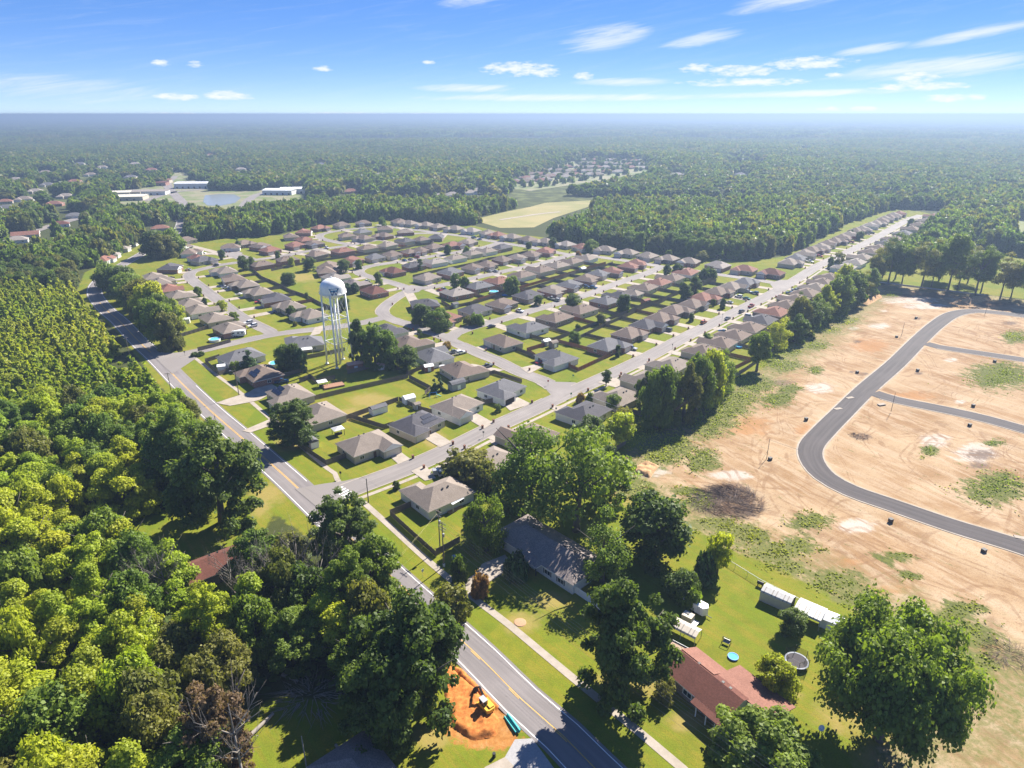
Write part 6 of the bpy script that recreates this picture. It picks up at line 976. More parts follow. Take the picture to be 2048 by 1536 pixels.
for pts, lb in (
    ([(-50.3, 184.7), (-57.1, 178.6), (-65.9, 187.4), (-69.2, 190.8)], 'weathered board fence round the corner yard nearest the crossing'), ([(-67.7, 202.9), (-57.2, 212.5), (-42.7, 227.5)], 'board fence between the dry lot and the two near back yards'), ([(-57.1, 212.1), (-43.9, 203.7), (-40.9, 206)], 'board fence between the gazebo yard and the white shed yard'),
    ([(-78.3, 226.1), (-63.2, 237.2), (-42.4, 250.9)], 'long board fence along the upper side of the dry empty lot'), ([(-42.1, 250.4), (-31.7, 238.2), (-33.5, 233.3)], 'board fence at the street end of the dry empty lot'), ([(-42.5, 227.5), (-33.5, 218.9), (-28.5, 215.9)], 'board fence between the white shed yard and the play set yard'), ([(-68.2, 255.4), (-54.3, 266.7), (-42.8, 254.3), (-37, 262.4), (-26, 271)], 'board fence behind the yard with the red-doored shed'), ([(-85.2, 245.5), (-82.5, 250.9), (-78.4, 245), (-72, 249.8)], 'low reddish board fence beside the deck by the tower lot'),
    ([(-94.8, 250.4), (-90.2, 255.4), (-86.1, 259.5)], 'board fence at the edge of the tower lot beside the small pool'), ([(-90.6, 273.6), (-81.5, 280.1), (-76.1, 284.2)], 'board fence between the tower lot and the patio-cover house'), ([(-129.5, 274.9), (-133.3, 269.1), (-120.9, 253.7), (-116.9, 260.6)], 'board fence around the small lawn with the white shed by the highway'),
    ([(-151.8, 320), (-161.7, 302.3), (-161.6, 297), (-150, 284.2)], 'board fence round the highway corner yard with the round pool'), ([(-143.1, 284.2), (-137.7, 289.8), (-132.9, 296.3)], 'board fence along the tower street beside the camper'), ([(-17.5, 246.6), (-7.5, 255.4), (4, 245.5)], 'board fence around the grey garden shed yard on the cross street'), ([(-11.8, 227.1), (-10.8, 224.3), (-4.1, 228)], 'short board fence beside the dark-garage corner house'),
    ([(-25.8, 156.9), (-32.8, 151), (-25.3, 141.4), (-18.4, 132.8)], 'long board fence of the taupe corner house running down to the utility poles'), ([(-18.5, 133.8), (-13.1, 139.1)], 'board fence in the shade behind the utility poles'), ([(-14.9, 167.3), (-10.9, 171.3)], 'board fence between the taupe corner house and the half hidden house'), ([(-10.9, 171.6), (-5.6, 162.6), (-2.9, 158.2)], 'board fence under the sprawling thin trees'), ([(32.6, 186.7), (37.3, 192.6)], 'short reddish fence at the bare earth beside the slender green tree'), ([(18.8, 211.7), (22.7, 215.9), (26.2, 206.8)], 'board fence beside the charcoal-roofed white house'), ([(-2.1, 289.8), (10.6, 274.2)], 'board fence along the cross street below the brown-roofed olive house'),
    ([(50.2, 210.1), (63.1, 222.9), (77.2, 237.2), (97.6, 258.3)], 'board fence under the near tall trees at the bare-earth edge'), ([(97.6, 258.3), (119.4, 284.2), (144, 312.5)], 'board fence along the bare-earth edge beyond the near tall trees'), ([(144, 312.5), (171.4, 343.4), (221.7, 400.6)], 'far board fence along the bare-earth edge'), ([(41.1, 218.5), (50.2, 210.1)], 'board fence across the end of the pool yard by the tall trees'), ([(49.2, 233.3), (54, 238.2)], 'short orange fence beside the small green pool')):
    fence(pts, lb)
fence([(11, 274.2), (6.8, 283.5), (21, 296.3), (43.7, 276.8), (27.7, 258.3), (19.3, 269.1)], 'bright orange cedar fence enclosing the grey-roofed white house', None, 'r')
fence([(-2.2, 312.5), (15, 298.5), (19.8, 298.5), (28.4, 307.7)], 'board fence behind the brown-roofed olive house', None, 'w', 1.8)
SD = {}
for pts, kind, where in AUTO:
    c = np.mean(pts, axis=0); r_ = float(np.hypot(*c)); k = (kind, where)
    lb = {'side': 'weathered board fence dividing two back yards ', 'back': 'weathered board fence along the back of the yards '}[kind] + where.replace('from the cross street ', '').replace('counted from the water tower end', '').replace('from the tower street, ', '').replace('from the curve ', '').replace('from the tall tree clump ', '').replace('past the cross street, ', 'on the ')
    fence(pts, ' '.join(lb.split()[:16]), ('back yard dividing fences ' if kind == 'side' else 'back fences ') + 'of ' + where.split(' of the ')[-1].split(' on the ')[-1], 'r' if (len(where) + len(SD)) % 11 == 0 else 'w', 1.8, r_ < 380); SD[(k, len(SD))] = 1
t = thing('chain_link_fence', (51, 131.45), 0, 'chain-link fence with pale top rail along the far edge of the trampoline lawn', 'fence'); o0 = np.array((51, 131.45))
cl = [np.array(p) - o0 for p in [(51, 131.5), (57, 123), (64.3, 115.5), (70.6, 108.1), (77.2, 102.8)]]
netm = bpy.data.materials.new('chain_net'); netm.use_nodes = True; q_ = netm.node_tree; q_.nodes.clear(); _o = q_.nodes.new('ShaderNodeOutputMaterial'); _m = q_.nodes.new('ShaderNodeMixShader'); _t = q_.nodes.new('ShaderNodeBsdfTransparent'); _p = q_.nodes.new('ShaderNodeBsdfPrincipled'); _p.inputs['Base Color'].default_value = (.4, .4, .4, 1); _m.inputs[0].default_value = .14; q_.links.new(_t.outputs[0], _m.inputs[1]); q_.links.new(_p.outputs[0], _m.inputs[2]); q_.links.new(_m.outputs[0], _o.inputs[0])
net_black = netm.copy(); net_black.node_tree.nodes['Principled BSDF'].inputs['Base Color'].default_value = (.02, .02, .02, 1); net_black.node_tree.nodes['Mix Shader'].inputs[0].default_value = .38
for a, c in zip(cl[:-1], cl[1:]):
    L = np.linalg.norm(c - a); n = int(L / 3)
    for i in range(n + 1): q = a + (c - a) * i / n; MB().tube((*q, 0), (*q, 1.3), .04, n=6).build('post', grey_metal, t)
    MB().tube((*a, 1.27), (*c, 1.27), .05, n=6).build('rail', steel_roof, t); MB().add([(*a, .05), (*c, .05), (*c, 1.22), (*a, 1.22)], [(0, 1, 2, 3)]).build('net', netm, t)
silt = simple('silt_fabric', (.35, .34, .36)); fence([(234.4, 416.3), (254.3, 401.9), (282, 382.4)], 'low grey silt fence behind the bare earth', None, 'w', .8, False, 'silt_fence').data.materials[0] = silt

# ------------------------------------------------------------------ water tower
tw = thing('water_tower', (-74.23, 267.4), 0, 'white water tower with rounded tank on four legs and central riser', 'water tower')
tp = NM('tower_paint'); o = tp.obj(); f_ = tp.noise(tp.scaled(o, (1, 1, .2)), .6, 4); tp.fin(tp.mix(tp.ramp(f_, .4, .75), (.82, .82, .8), (.7, .69, .66)), .4); tp = tp.m
R_ = 5.1
b = MB(); prof = [(.01, 37.7), (1.0, 37.6), (2.4, 37.2), (3.6, 36.5), (4.5, 35.6), (4.95, 34.7), (R_, 33.9), (R_, 32.1), (5.0, 31.3), (4.6, 30.6), (3.8, 30.0), (2.6, 29.5), (1.2, 29.25), (.6, 29.2)]
b.lathe(prof, 48); b.build('tank', tp, tw, smooth=True)
b = MB(); b.lathe([(R_ + .05, 31.55), (R_ + .5, 31.5), (R_ + .5, 31.62), (R_ + .05, 31.6)], 48); b.build('catwalk', tp, tw)
b = MB()
for i in range(32): a = 6.2832 * i / 32; b.box(R_ * math.cos(a) * 1.09 - .03, R_ * math.sin(a) * 1.09 - .03, 31.6, R_ * math.cos(a) * 1.09 + .03, R_ * math.sin(a) * 1.09 + .03, 32.6)
b.lathe([(R_ * 1.09 - .03, 32.55), (R_ * 1.09 + .03, 32.55), (R_ * 1.09 + .03, 32.62), (R_ * 1.09 - .03, 32.62), (R_ * 1.09 - .03, 32.55)], 48); b.build('railing', tp, tw)
b = MB(); b.tube((0, 0, 37.6), (0, 0, 38.1), .5, .4, 12); b.tube((1.4, .4, 37.3), (1.4, .4, 37.75), .3, .3, 10); b.build('vent', tp, tw)
LEG = [(-5.7, 0), (0, -5.6), (5.7, 0), (0, 5.6)]
for x, y in LEG: b = MB(); b.tube((x, y, 0), (x * .86, y * .86, 31.5), .4, .38, 14); b.tube((x, y, 0), (x, y, .5), .75, .7, 10); b.build('leg', tp, tw, smooth=True)
MB().tube((0, 0, 0), (0, 0, 29.4), .55, .5, 14).build('riser', tp, tw, smooth=True)
for z in (10.5, 20.8):
    k = 1 - .14 * z / 31.5
    for i in range(4): a, c = LEG[i], LEG[(i + 1) % 4]; MB().tube((a[0] * k, a[1] * k, z), (c[0] * k, c[1] * k, z), .17, n=8).build('strut', tp, tw)
for z0, z1 in ((.4, 10.5), (10.5, 20.8), (20.8, 30.8)):
    k0, k1 = 1 - .14 * z0 / 31.5, 1 - .14 * z1 / 31.5
    for i in range(4):
        a, c = LEG[i], LEG[(i + 1) % 4]
        MB().tube((a[0] * k0, a[1] * k0, z0), (c[0] * k1, c[1] * k1, z1), .045, n=5).build('brace', tp, tw); MB().tube((c[0] * k0, c[1] * k0, z0), (a[0] * k1, a[1] * k1, z1), .045, n=5).build('brace', tp, tw)
# the blue W emblem: a flared panel above a W, wrapped round the tank
blue = simple('emblem_blue', (.015, .07, .2), .5, .1); lblue = simple('emblem_light_blue', (.06, .24, .4), .5, .1)
def wrap(polys, mat, name, off):
    b = MB(); c0 = math.atan2(-.93, .36)
    for po in polys:
        pts = []
        for (x0, y0), (x1, y1) in zip(po, po[1:] + po[:1]):
            n = max(1, int(abs(x1 - x0) / .35)); pts += [(x0 + (x1 - x0) * i / n, y0 + (y1 - y0) * i / n) for i in range(n)]
        vs = []
        for x, y in pts:
            z = 32.6 + y; rr0 = np.interp(z, [30.0, 30.6, 31.3, 32.1, 33.9, 34.7, 35.6], [3.8, 4.6, 5.0, R_, R_, 4.95, 4.5]) + off; a = c0 + x / R_; vs.append((rr0 * math.cos(a), rr0 * math.sin(a), z))
        b.add(vs, [tuple(range(len(vs)))])
    b.build(name, mat, tw)
def quadstrip(x0, x1, y0a, y1a, y0b, y1b, n=6): return [[(x0 + (x1 - x0) * i / n, y0a + (y0b - y0a) * i / n), (x0 + (x1 - x0) * (i + 1) / n, y0a + (y0b - y0a) * (i + 1) / n), (x0 + (x1 - x0) * (i + 1) / n, y1a + (y1b - y1a) * (i + 1) / n), (x0 + (x1 - x0) * i / n, y1a + (y1b - y1a) * i / n)] for i in range(n)]
wrap(quadstrip(-2.1, -1.3, 1.5, 1.7, .35, 1.7) + quadstrip(-1.3, 1.3, .35, 1.7, .35, 1.7, 10) + quadstrip(1.3, 2.1, .35, 1.7, 1.5, 1.7), lblue, 'emblem_panel', .03)
W4_ = [(-1.55, 1.5, -.85, -1.3), (-.85, -1.3, 0, .9), (0, .9, .85, -1.3), (.85, -1.3, 1.55, 1.5)]
wp = []
for x0, y0, x1, y1 in W4_:
    n = 5
    for i in range(n): xa, ya, xb, yb = x0 + (x1 - x0) * i / n, y0 + (y1 - y0) * i / n, x0 + (x1 - x0) * (i + 1) / n, y0 + (y1 - y0) * (i + 1) / n; wp.append([(xa - .2, ya), (xa + .2, ya), (xb + .2, yb), (xb - .2, yb)])
wrap(wp, blue, 'emblem_letter', .06)
# ------------------------------------------------------------------ sheds and yard things
def shed(p, rz, w, d, h, wallm, roofm, label, barn=False, door=white, group=None, name='garden_shed'):
    t = thing(name, p, rz, label, 'shed', group); MB().box(-w / 2, -d / 2, 0, w / 2, d / 2, h).build('wall', wallm, t)
    if barn: prof = [(-d / 2 - .15, h - .05), (-d / 2 - .15, h + .1), (-d * .3, h + d * .26), (0, h + d * .36), (d * .3, h + d * .26), (d / 2 + .15, h + .1), (d / 2 + .15, h - .05)]
    else: prof = [(-d / 2 - .2, h - .06), (-d / 2 - .2, h + .08), (0, h + d * .28), (d / 2 + .2, h + .08), (d / 2 + .2, h - .06)]
    b = MB(); n = len(prof); vs = [(x, y, z) for x in (-w / 2 - .15, w / 2 + .15) for y, z in prof]; b.add(vs, [(i, (i + 1) % n, n + (i + 1) % n, n + i) for i in range(n)] + [tuple(range(n))[::-1], tuple(range(n, 2 * n))]); b.build('roof', roofm, t)
    MB().box(-.7, -d / 2 - .05, .05, .7, -d / 2 + .02, 1.9).build('door', door, t); return t
sg = simple('shed_grey', (.3, .31, .33)); sb_ = simple('shed_rust', (.3, .13, .08)); pinkroof = simple('pink_metal_roof', (.5, .3, .24), .5)
shed((-66.52, 261.23), R(30), 6.2, 3.4, 2.6, sb_, pinkroof, 'rust-brown pump house at the foot of the water tower')
shed((-64.5, 190.81), R(-52), 3.2, 2.6, 2.3, white, SH['g'], 'white barn-roofed shed beside the lone oak and the corner fence', True)
shed((-48.32, 217.2), R(38), 6, 3, 2.4, white, SH['g'], 'white lap-sided shed with dark round wreath in the near back yard')
shed((-55.51, 261.23), R(30), 2.8, 2.6, 2.2, WL['s'], pinkroof, 'small red-roofed garden shed with white door behind the dry lot', True)
shed((-38.57, 226.15), R(35), 4.2, 3, 2.1, white, white, 'white barrel-roofed shed at the corner of the play set yard', True)
shed((-21.65, 239.77), R(38), 6.4, 3.2, 2.6, sg, SH['g'], 'long grey garden shed with white door on the cross street', True)
shed((-35.17, 259.46), R(25), 3.8, 3, 2.2, sb_, white, 'white-roofed brown shed with clutter in the parasol yard')
shed((-122.16, 259.46), R(20), 3, 2.6, 2.2, white, white, 'white shed in the small lawn by the highway junction')
shed((-168.79, 327.73), R(20), 4.5, 2.8, 2.2, white, steel_roof, 'long white shed behind the side street houses'); shed((19.24, 289.76), R(38), 3.6, 2.8, 2.3, SH['l'], SH['t'], 'brown barn-roofed shed inside the orange fence', True)
shed((15.9, 292.62), R(38), 3.4, 2.8, 2.3, sg, white, 'white-roofed shed just outside the orange fence'); shed((-34.85, 220.71), R(38), 2.4, 2, 2, WL['s'], SH['t'], 'tiny tan shed behind the solar-panel house')
shed((-31.83, 357.26), R(38), 3.4, 3, 2.3, sg, SH['g'], 'grey shed beside the charcoal-roofed house off the second street'); shed((75.92, 364.59), R(40), 5, 3, 2.4, sb_, SH['r'], 'reddish shed in the yards behind the long street'); shed((48.62, 325.97), R(40), 3, 2.4, 2, WL['s'], SH['l'], 'pale small shed under the pale-sided tree'); shed((168.25, 342.4), R(40), 3, 2.4, 2, white, white, 'white shed among the line of tall trees')
shed((67.21, 109.57), R(-35), 4.2, 3.2, 2.2, steel_roof, white, 'small white metal shed next to the open carport under the spreading oak'); shed((48.36, 448.27), R(45), 4, 3, 2.3, sg, steel_roof, 'pale shed in the third street yards'); shed((-267.8, 509.42), R(20), 4, 3, 2.3, white, white, 'white-roofed shed in the trees by the highway')
# patio slab cover of the taupe corner house
t = thing('patio_cover', (-16.4, 155.64), R(-41), 'grey metal patio cover with wooden deck behind the taupe corner house', 'patio cover'); MB().box(-2.6, -2.2, 2.5, 2.6, 2.2, 2.6).build('roof', steel_roof, t); MB().box(-2.6, -3.2, 0, 2.6, 1.6, .25).build('deck', simple('deck_wood', (.42, .24, .1)), t)
for x in (-2.4, 2.4): MB().box(x - .06, -2.1, .2, x + .06, -1.98, 2.5).build('post', white, t)
def pergola(p, rz, label, cov):
    t = thing('gazebo', p, rz, label, 'gazebo')
    for x in (-1.6, 1.6):
        for y in (-1.4, 1.4): MB().box(x - .07, y - .07, 0, x + .07, y + .07, 2.3).build('post', dark, t)
    b = MB(); b.add([(-1.9, -1.7, 2.3), (1.9, -1.7, 2.3), (1.9, 1.7, 2.3), (-1.9, 1.7, 2.3), (0, 0, 2.95)], [(3, 2, 1, 0), (0, 1, 4), (1, 2, 4), (2, 3, 4), (3, 0, 4)]); b.build('canopy', cov, t); MB().box(-1.2, -.4, 0, 1.2, .4, .75).build('bench', dark, t)
pergola((-58.49, 199.48), R(35), 'grey-topped gazebo with chairs in the corner back yard', simple('canvas_grey', (.42, .42, .43))); pergola((-75.14, 241.83), R(30), 'white-topped gazebo beside the wooden deck below the tower lot', white)
t = thing('deck', (-70.77, 241.83), R(30), 'brown wooden deck with railings below the tower lot', 'deck'); MB().box(-4, -2, 0, 4, 2, .7).build('platform', simple('deck_brown', (.28, .15, .09)), t)
for i in range(9): MB().box(-4 + i, 1.9, .7, -3.9 + i, 2, 1.7).build('baluster', fence_wood, t)
def parasol(p, label, m):
    t = thing('parasol', p, 0, label, 'parasol'); MB().tube((0, 0, 0), (0, 0, 2.5), .04, n=6).build('pole', dark, t); MB().lathe([(.05, 2.8), (1.6, 2.25), (1.62, 2.1)], 10).build('canopy', m, t)
parasol((-29.01, 258.88), 'white parasol in the back yard off the cross street', white)
def pool(p, r_, h, label, wallm, name='swimming_pool'):
    t = thing(name, p, 0, label, 'pool'); b = MB(); b.lathe([(r_, 0), (r_ + .05, h), (r_ - .12, h), (r_ - .14, h * .3), (.01, h * .3)], 28); b.build('wall', wallm, t); b = MB(); b.lathe([(r_ - .13, h * .8), (.01, h * .8)], 28); b.build('water', poolw, t)
poolw = NM('pool_water').fin((.12, .5, .68), .08, spec=.5); pblue = simple('pool_blue', (.04, .2, .6), .5)
pool((43.93, 100.85), 1.0, .35, 'blue wading pool on the lawn behind the red-roofed house', pblue, 'wading_pool'); pool((-141.36, 298.5), 2.6, 1.2, 'round pool with white rim in the camper corner yard', white); pool((-101.8, 266.04), 2.6, 1.2, 'bright blue pool between the highway houses and bushy trees', white); pool((-10.86, 389.51), 2.8, 1.2, 'round pale pool behind the second street houses', white); pool((-4.18, 384.76), 2.4, .9, 'blue pool under the bright round tree', pblue); pool((50.71, 228.95), 1.3, .6, 'small turquoise pool by the tall trees', simple('pool_turquoise', (.1, .5, .5))); pool((104.81, 289.05), 1.6, .8, 'blue pool behind the bare-earth side houses', pblue)
pool((-26.75, 210.05), .01 + 0 + 1.0, .5, 'white tub by the board fence near the solar-panel house', white, 'tub')
# trampoline with net
t = thing('trampoline', (55.79, 99.17), 0, 'round trampoline with black safety net on the lawn', 'trampoline'); r_ = 2.25
b = MB(); b.lathe([(r_ - .28, .92), (r_, .93), (r_, .86), (r_ - .28, .86), (r_ - .28, .92)], 28); b.build('pad', simple('pad_grey', (.4, .42, .47)), t); b = MB(); b.lathe([(r_ - .28, .88), (.01, .87)], 28); b.build('mat', simple('mat_black', (.06, .05, .06)), t)
for i in range(6):
    a = 6.283 * i / 6 + .3; x, y = r_ * math.cos(a), r_ * math.sin(a); MB().tube((x, y, 0), (x * 1.03, y * 1.03, 2.7), .045, n=6).build('pole', dark, t)
    a2 = a + 6.283 / 6; x2, y2 = r_ * math.cos(a2), r_ * math.sin(a2); MB().add([(x, y, .95), (x2, y2, .95), (x2 * 1.02, y2 * 1.02, 2.6), (x * 1.02, y * 1.02, 2.6)], [(0, 1, 2, 3)]).build('net', net_black, t)
# cargo trailer, tan box, carports
t = thing('cargo_trailer', (39.82, 114.27), R(-46), 'white enclosed cargo trailer beside the hedge of grey bushes', 'trailer')
b = MB(); b.prism([(-2.6, -1.05), (2.3, -1.05), (3.0, 0), (2.3, 1.05), (-2.6, 1.05)], .55, 2.55); b.build('box', white, t); MB().box(.9, -1.09, .6, 1.7, -1.04, 2.3).build('door', steel_roof, t)
for x in (-.7, .2): MB().tube((x, -1.12, .36), (x, 1.12, .36), .36, n=14).build('wheel', dark, t)
MB().beam((2.8, 0, .5), (4.0, 0, .5), .12, .12).build('hitch', dark, t)
t = thing('utility_box_trailer', (37.36, 110.9), R(-40), 'tan box trailer with dark hatch beside the white cargo trailer', 'trailer'); MB().box(-1.1, -.9, .5, 1.1, .9, 1.9).build('box', WL['s'], t); MB().box(-.2, -.2, 1.9, .15, .15, 2.0).build('hatch', dark, t); MB().box(-1.2, -1, .35, 2.2, 1, .48).build('bed', grey_metal, t)
for y in (-1.05, .9): MB().tube((0, y, .33), (0, y + .18, .33), .33, n=12).build('wheel', dark, t)
ctan = simple('carport_tan', (.5, .44, .36), .5); cwh = simple('carport_white', (.44, .43, .41), .5)
def carport(p, rz, w, d, h, label, m, walls=False, stripes=8):
    t = thing('carport', p, rz, label, 'carport'); n = stripes * 2
    m_alt = simple('carport_rib', (.26, .235, .21), .6)
    for i in range(n):      # ribbed roof sheets, each with a raised seam
        x0, x1 = -w / 2 + w * (i // 2 + (.78 if i % 2 else 0)) / stripes, -w / 2 + w * (i // 2 + (1 if i % 2 else .78)) / stripes; b = MB(); pr = [(-d / 2 - .1, h - .3), (-d / 2 + .15, h), (0, h + .45), (d / 2 - .15, h), (d / 2 + .1, h - .3)]
        q = .05 * (i % 2); vs = [(x, y, z + dz) for x in (x0, x1) for dz in (q, q - .05) for y, z in pr]; fs = []
        for k in range(4): fs += [(k, k + 1, 11 + k, 10 + k), (5 + k, 15 + k, 16 + k, 6 + k)]
        fs += [(0, 10, 15, 5), (4, 9, 19, 14)] + [(k + 1, k, 5 + k, 6 + k) for k in range(4)] + [(10 + k, 11 + k, 16 + k, 15 + k) for k in range(4)]
        b.add(vs, fs); b.build('roof_sheet', m_alt if i % 2 and (i % 3) else m, t)
    for x in (-w / 2 + .1, 0, w / 2 - .1):
        for y in (-d / 2, d / 2): MB().box(x - .05, y - .05, 0, x + .05, y + .05, h - .25).build('post', grey_metal, t)
    if walls: MB().box(-w / 2, -d / 2 - .06, .05, w / 2, -d / 2 - .02, h - .3).build('side_wall', m, t); MB().box(-w / 2, d / 2 + .02, .05, w / 2, d / 2 + .06, h - .3).build('side_wall', m, t); MB().box(-w / 2 - .04, -d / 2, .05, -w / 2, d / 2, h - .3).build('end_wall', m, t)
carport((35.57, 106.97), R(-40), 6.4, 3.2, 2.3, 'tan ribbed carport over a white vehicle beside the tall dark oak', ctan, False); carport((58.44, 116.65), R(-40), 6.6, 3.2, 2.7, 'long white ribbed carport with closed walls against the chain-link fence', cwh, True); carport((63.44, 111.66), R(-40), 5.6, 5.0, 2.7, 'wide white ribbed open carport between the closed one and the small shed', cwh, False)
t = thing('flatbed_trailer', (33.56, 102.83), R(-40), 'low flat trailer with wooden bed beside the red-roofed house', 'trailer'); MB().box(-1.8, -1, .4, 1.8, 1, .55).build('bed', simple('trailer_planks', (.3, .2, .14)), t); MB().box(-1.85, -1.05, .5, 1.85, -.98, .8).build('rail', grey_metal, t); MB().box(-1.85, .98, .5, 1.85, 1.05, .8).build('rail', grey_metal, t)
for y in (-1.2, 1.06): MB().tube((0, y, .32), (0, y + .16, .32), .32, n=12).build('wheel', dark, t)
t = thing('garden_glider', (43.63, 104.46), R(-35), 'grey two-seat glider swing on the lawn', 'garden swing')
for x in (-.8, .8): b = MB(); b.tube((x, -.8, 0), (x, 0, 1.6), .05, n=6); b.tube((x, .8, 0), (x, 0, 1.6), .05, n=6); b.build('frame', dark, t)
MB().tube((-.8, 0, 1.6), (.8, 0, 1.6), .05, n=6).build('top_bar', dark, t); MB().box(-.65, -.3, .5, .65, .25, .58).build('seat', grey_metal, t); MB().box(-.65, .22, .55, .65, .3, 1.1).build('backrest', grey_metal, t)
t = thing('play_set', (49.66, 94.26), R(-30), 'blue-roofed play set under the yellow-green tree', 'play set')
for x in (-.6, .6):
    for y in (-.6, .6): MB().box(x - .06, y - .06, 0, x + .06, y + .06, 2.2).build('post', fence_wood, t)
b = MB(); b.add([(-.8, -.8, 2.2), (.8, -.8, 2.2), (.8, .8, 2.2), (-.8, .8, 2.2), (0, 0, 2.9)], [(3, 2, 1, 0), (0, 1, 4), (1, 2, 4), (2, 3, 4), (3, 0, 4)]); b.build('roof', pblue, t); MB().box(-.65, -.65, 1.1, .65, .65, 1.2).build('floor', fence_wood, t); MB().beam((.6, 0, 1.15), (2.4, 0, .15), .5, .06).build('slide', pblue, t)
t = thing('satellite_dish', (53.03, 82.66), R(20), 'white oval dish on a dark post in the shade', 'satellite dish'); MB().tube((0, 0, 0), (0, 0, 2.2), .06, n=8).build('post', dark, t); b = MB(); b.lathe([(.01, 0), (.3, .05), (.55, .17)], 20); o = b.build('dish', white, t, (0, -.1, 2.4)); o.rotation_euler = (R(50), 0, 0); o.scale = (1.2, .9, 1)
for p, rz, lb in (((56.77, 122.32), R(-40), 'black grill smoker at the chain-link fence'), ((58.34, 121.29), R(-30), 'tan-topped cart with black wheels at the end of the closed carport')):
    t = thing('barrel_grill', p, rz, lb, 'grill'); MB().tube((-.7, 0, .9), (.7, 0, .9), .4, n=14).build('drum', dark if 'black grill' in lb else WL['s'], t)
    for x in (-.5, .5): MB().box(x - .05, -.35, 0, x + .05, .35, .6).build('leg', dark, t)
t = thing('corrugated_sheet', (68.12, 83.96), R(60), 'pale corrugated metal sheet lying under the spreading oak', 'metal sheet')
for i in range(8): MB().box(-1.6, -1.2 + i * .3, .3 + .05 * (i % 2), 1.6, -.92 + i * .3, .34 + .05 * (i % 2)).build('rib', white, t)
# play sets in the back yards
for p, lb in (((-30.11, 230.86), 'blue play set with slide in the pointed evergreen yard'), ((-153.48, 319.12), 'coloured play set in the camper corner yard')):
    t = thing('play_set', p, .4, lb, 'play set')
    for x in (-1.4, 1.4): b = MB(); b.tube((x, -.9, 0), (x, 0, 2), .06, n=6); b.tube((x, .9, 0), (x, 0, 2), .06, n=6); b.build('frame', pblue, t)
    MB().tube((-1.4, 0, 2), (1.4, 0, 2), .06, n=6).build('top_bar', pblue, t); MB().beam((1.4, 0, 1.3), (3.2, 0, .1), .5, .08).build('slide', simple('slide_teal', (.05, .35, .4)), t)
# ------------------------------------------------------------------ cars
def car_parts(kind):
    if kind == 'pickup': prof = [(-2.75, .45), (-2.75, 1.05), (-.75, 1.05), (-.75, 1.1), (.95, 1.12), (2.6, 1.0), (2.75, .8), (2.75, .42)]; cab = [(-.75, 1.06), (-.65, 1.78), (.35, 1.8), (1.15, 1.1)]; ax = (-1.7, 1.75)
    elif kind == 'suv': prof = [(-2.35, .4), (-2.4, 1.05), (.8, 1.08), (2.2, .98), (2.35, .75), (2.35, .4)]; cab = [(-2.3, 1.03), (-2.0, 1.7), (.1, 1.72), (1.05, 1.06)]; ax = (-1.4, 1.45)
    elif kind == 'van': prof = [(-2.6, .4), (-2.65, 1.1), (1.5, 1.15), (2.4, 1.0), (2.5, .4)]; cab = [(-2.62, 1.08), (-2.5, 1.95), (.9, 1.95), (1.75, 1.12)]; ax = (-1.6, 1.6)
    else: prof = [(-2.3, .38), (-2.35, .9), (-1.5, .98), (.9, .95), (2.15, .8), (2.3, .6), (2.3, .38)]; cab = [(-1.75, .95), (-1.0, 1.42), (.25, 1.44), (1.15, .93)]; ax = (-1.35, 1.4)
    b = MB(); b.side(prof, -.9, .9); body = b.mesh('body', [white]); g_ = MB(); n = len(cab)
    top = [i for i, q in enumerate(cab) if q[1] > 1.3]; vs = [(x, -.84 if z < 1.3 else -.66, z) for x, z in cab] + [(x, .84 if z < 1.3 else .66, z) for x, z in cab]
    g_.add(vs, [tuple(range(n))[::-1], tuple(range(n, 2 * n))] + [(i, (i + 1) % n, n + (i + 1) % n, n + i) for i in range(n)])
    win = g_.mesh('windows', [glass]); zt = max(q[1] for q in cab); xs = [q[0] for q in cab if q[1] > 1.3]; r_ = MB(); r_.box(min(xs) + .02, -.64, zt - .01, max(xs) - .02, .64, zt + .05)
    for x in (min(xs) + .05, max(xs) - .05, (min(xs) + max(xs)) / 2): pass
    roof = r_.mesh('roof', [white]); w = MB(); w.tube((0, -.11, 0), (0, .11, 0), .34, n=14); wheel = w.mesh('wheel', [dark])
    bed = None
    if kind == 'pickup': q = MB(); q.box(-2.65, -.75, 1.055, -.85, .75, 1.06); bed = q.mesh('bed', [dark])
    return body, win, roof, wheel, ax, bed
CARS = {k: car_parts(k) for k in ('sedan', 'suv', 'pickup', 'van')}
def cpaint(n, c): m = NM('car_paint_' + n); m.fin(c, .25, spec=.5, metal=.15); return m.m
CP = {'white': cpaint('white', (.75, .75, .75)), 'silver': cpaint('silver', (.42, .43, .45)), 'grey': cpaint('grey', (.16, .165, .175)), 'black': cpaint('black', (.02, .02, .024)), 'red': cpaint('red', (.4, .03, .035)), 'blue': cpaint('blue', (.03, .09, .2)), 'orange': cpaint('orange', (.42, .12, .05)), 'green': cpaint('green', (.04, .16, .14))}
CN = {'sedan': 'car', 'suv': 'suv', 'pickup': 'pickup_truck', 'van': 'van'}
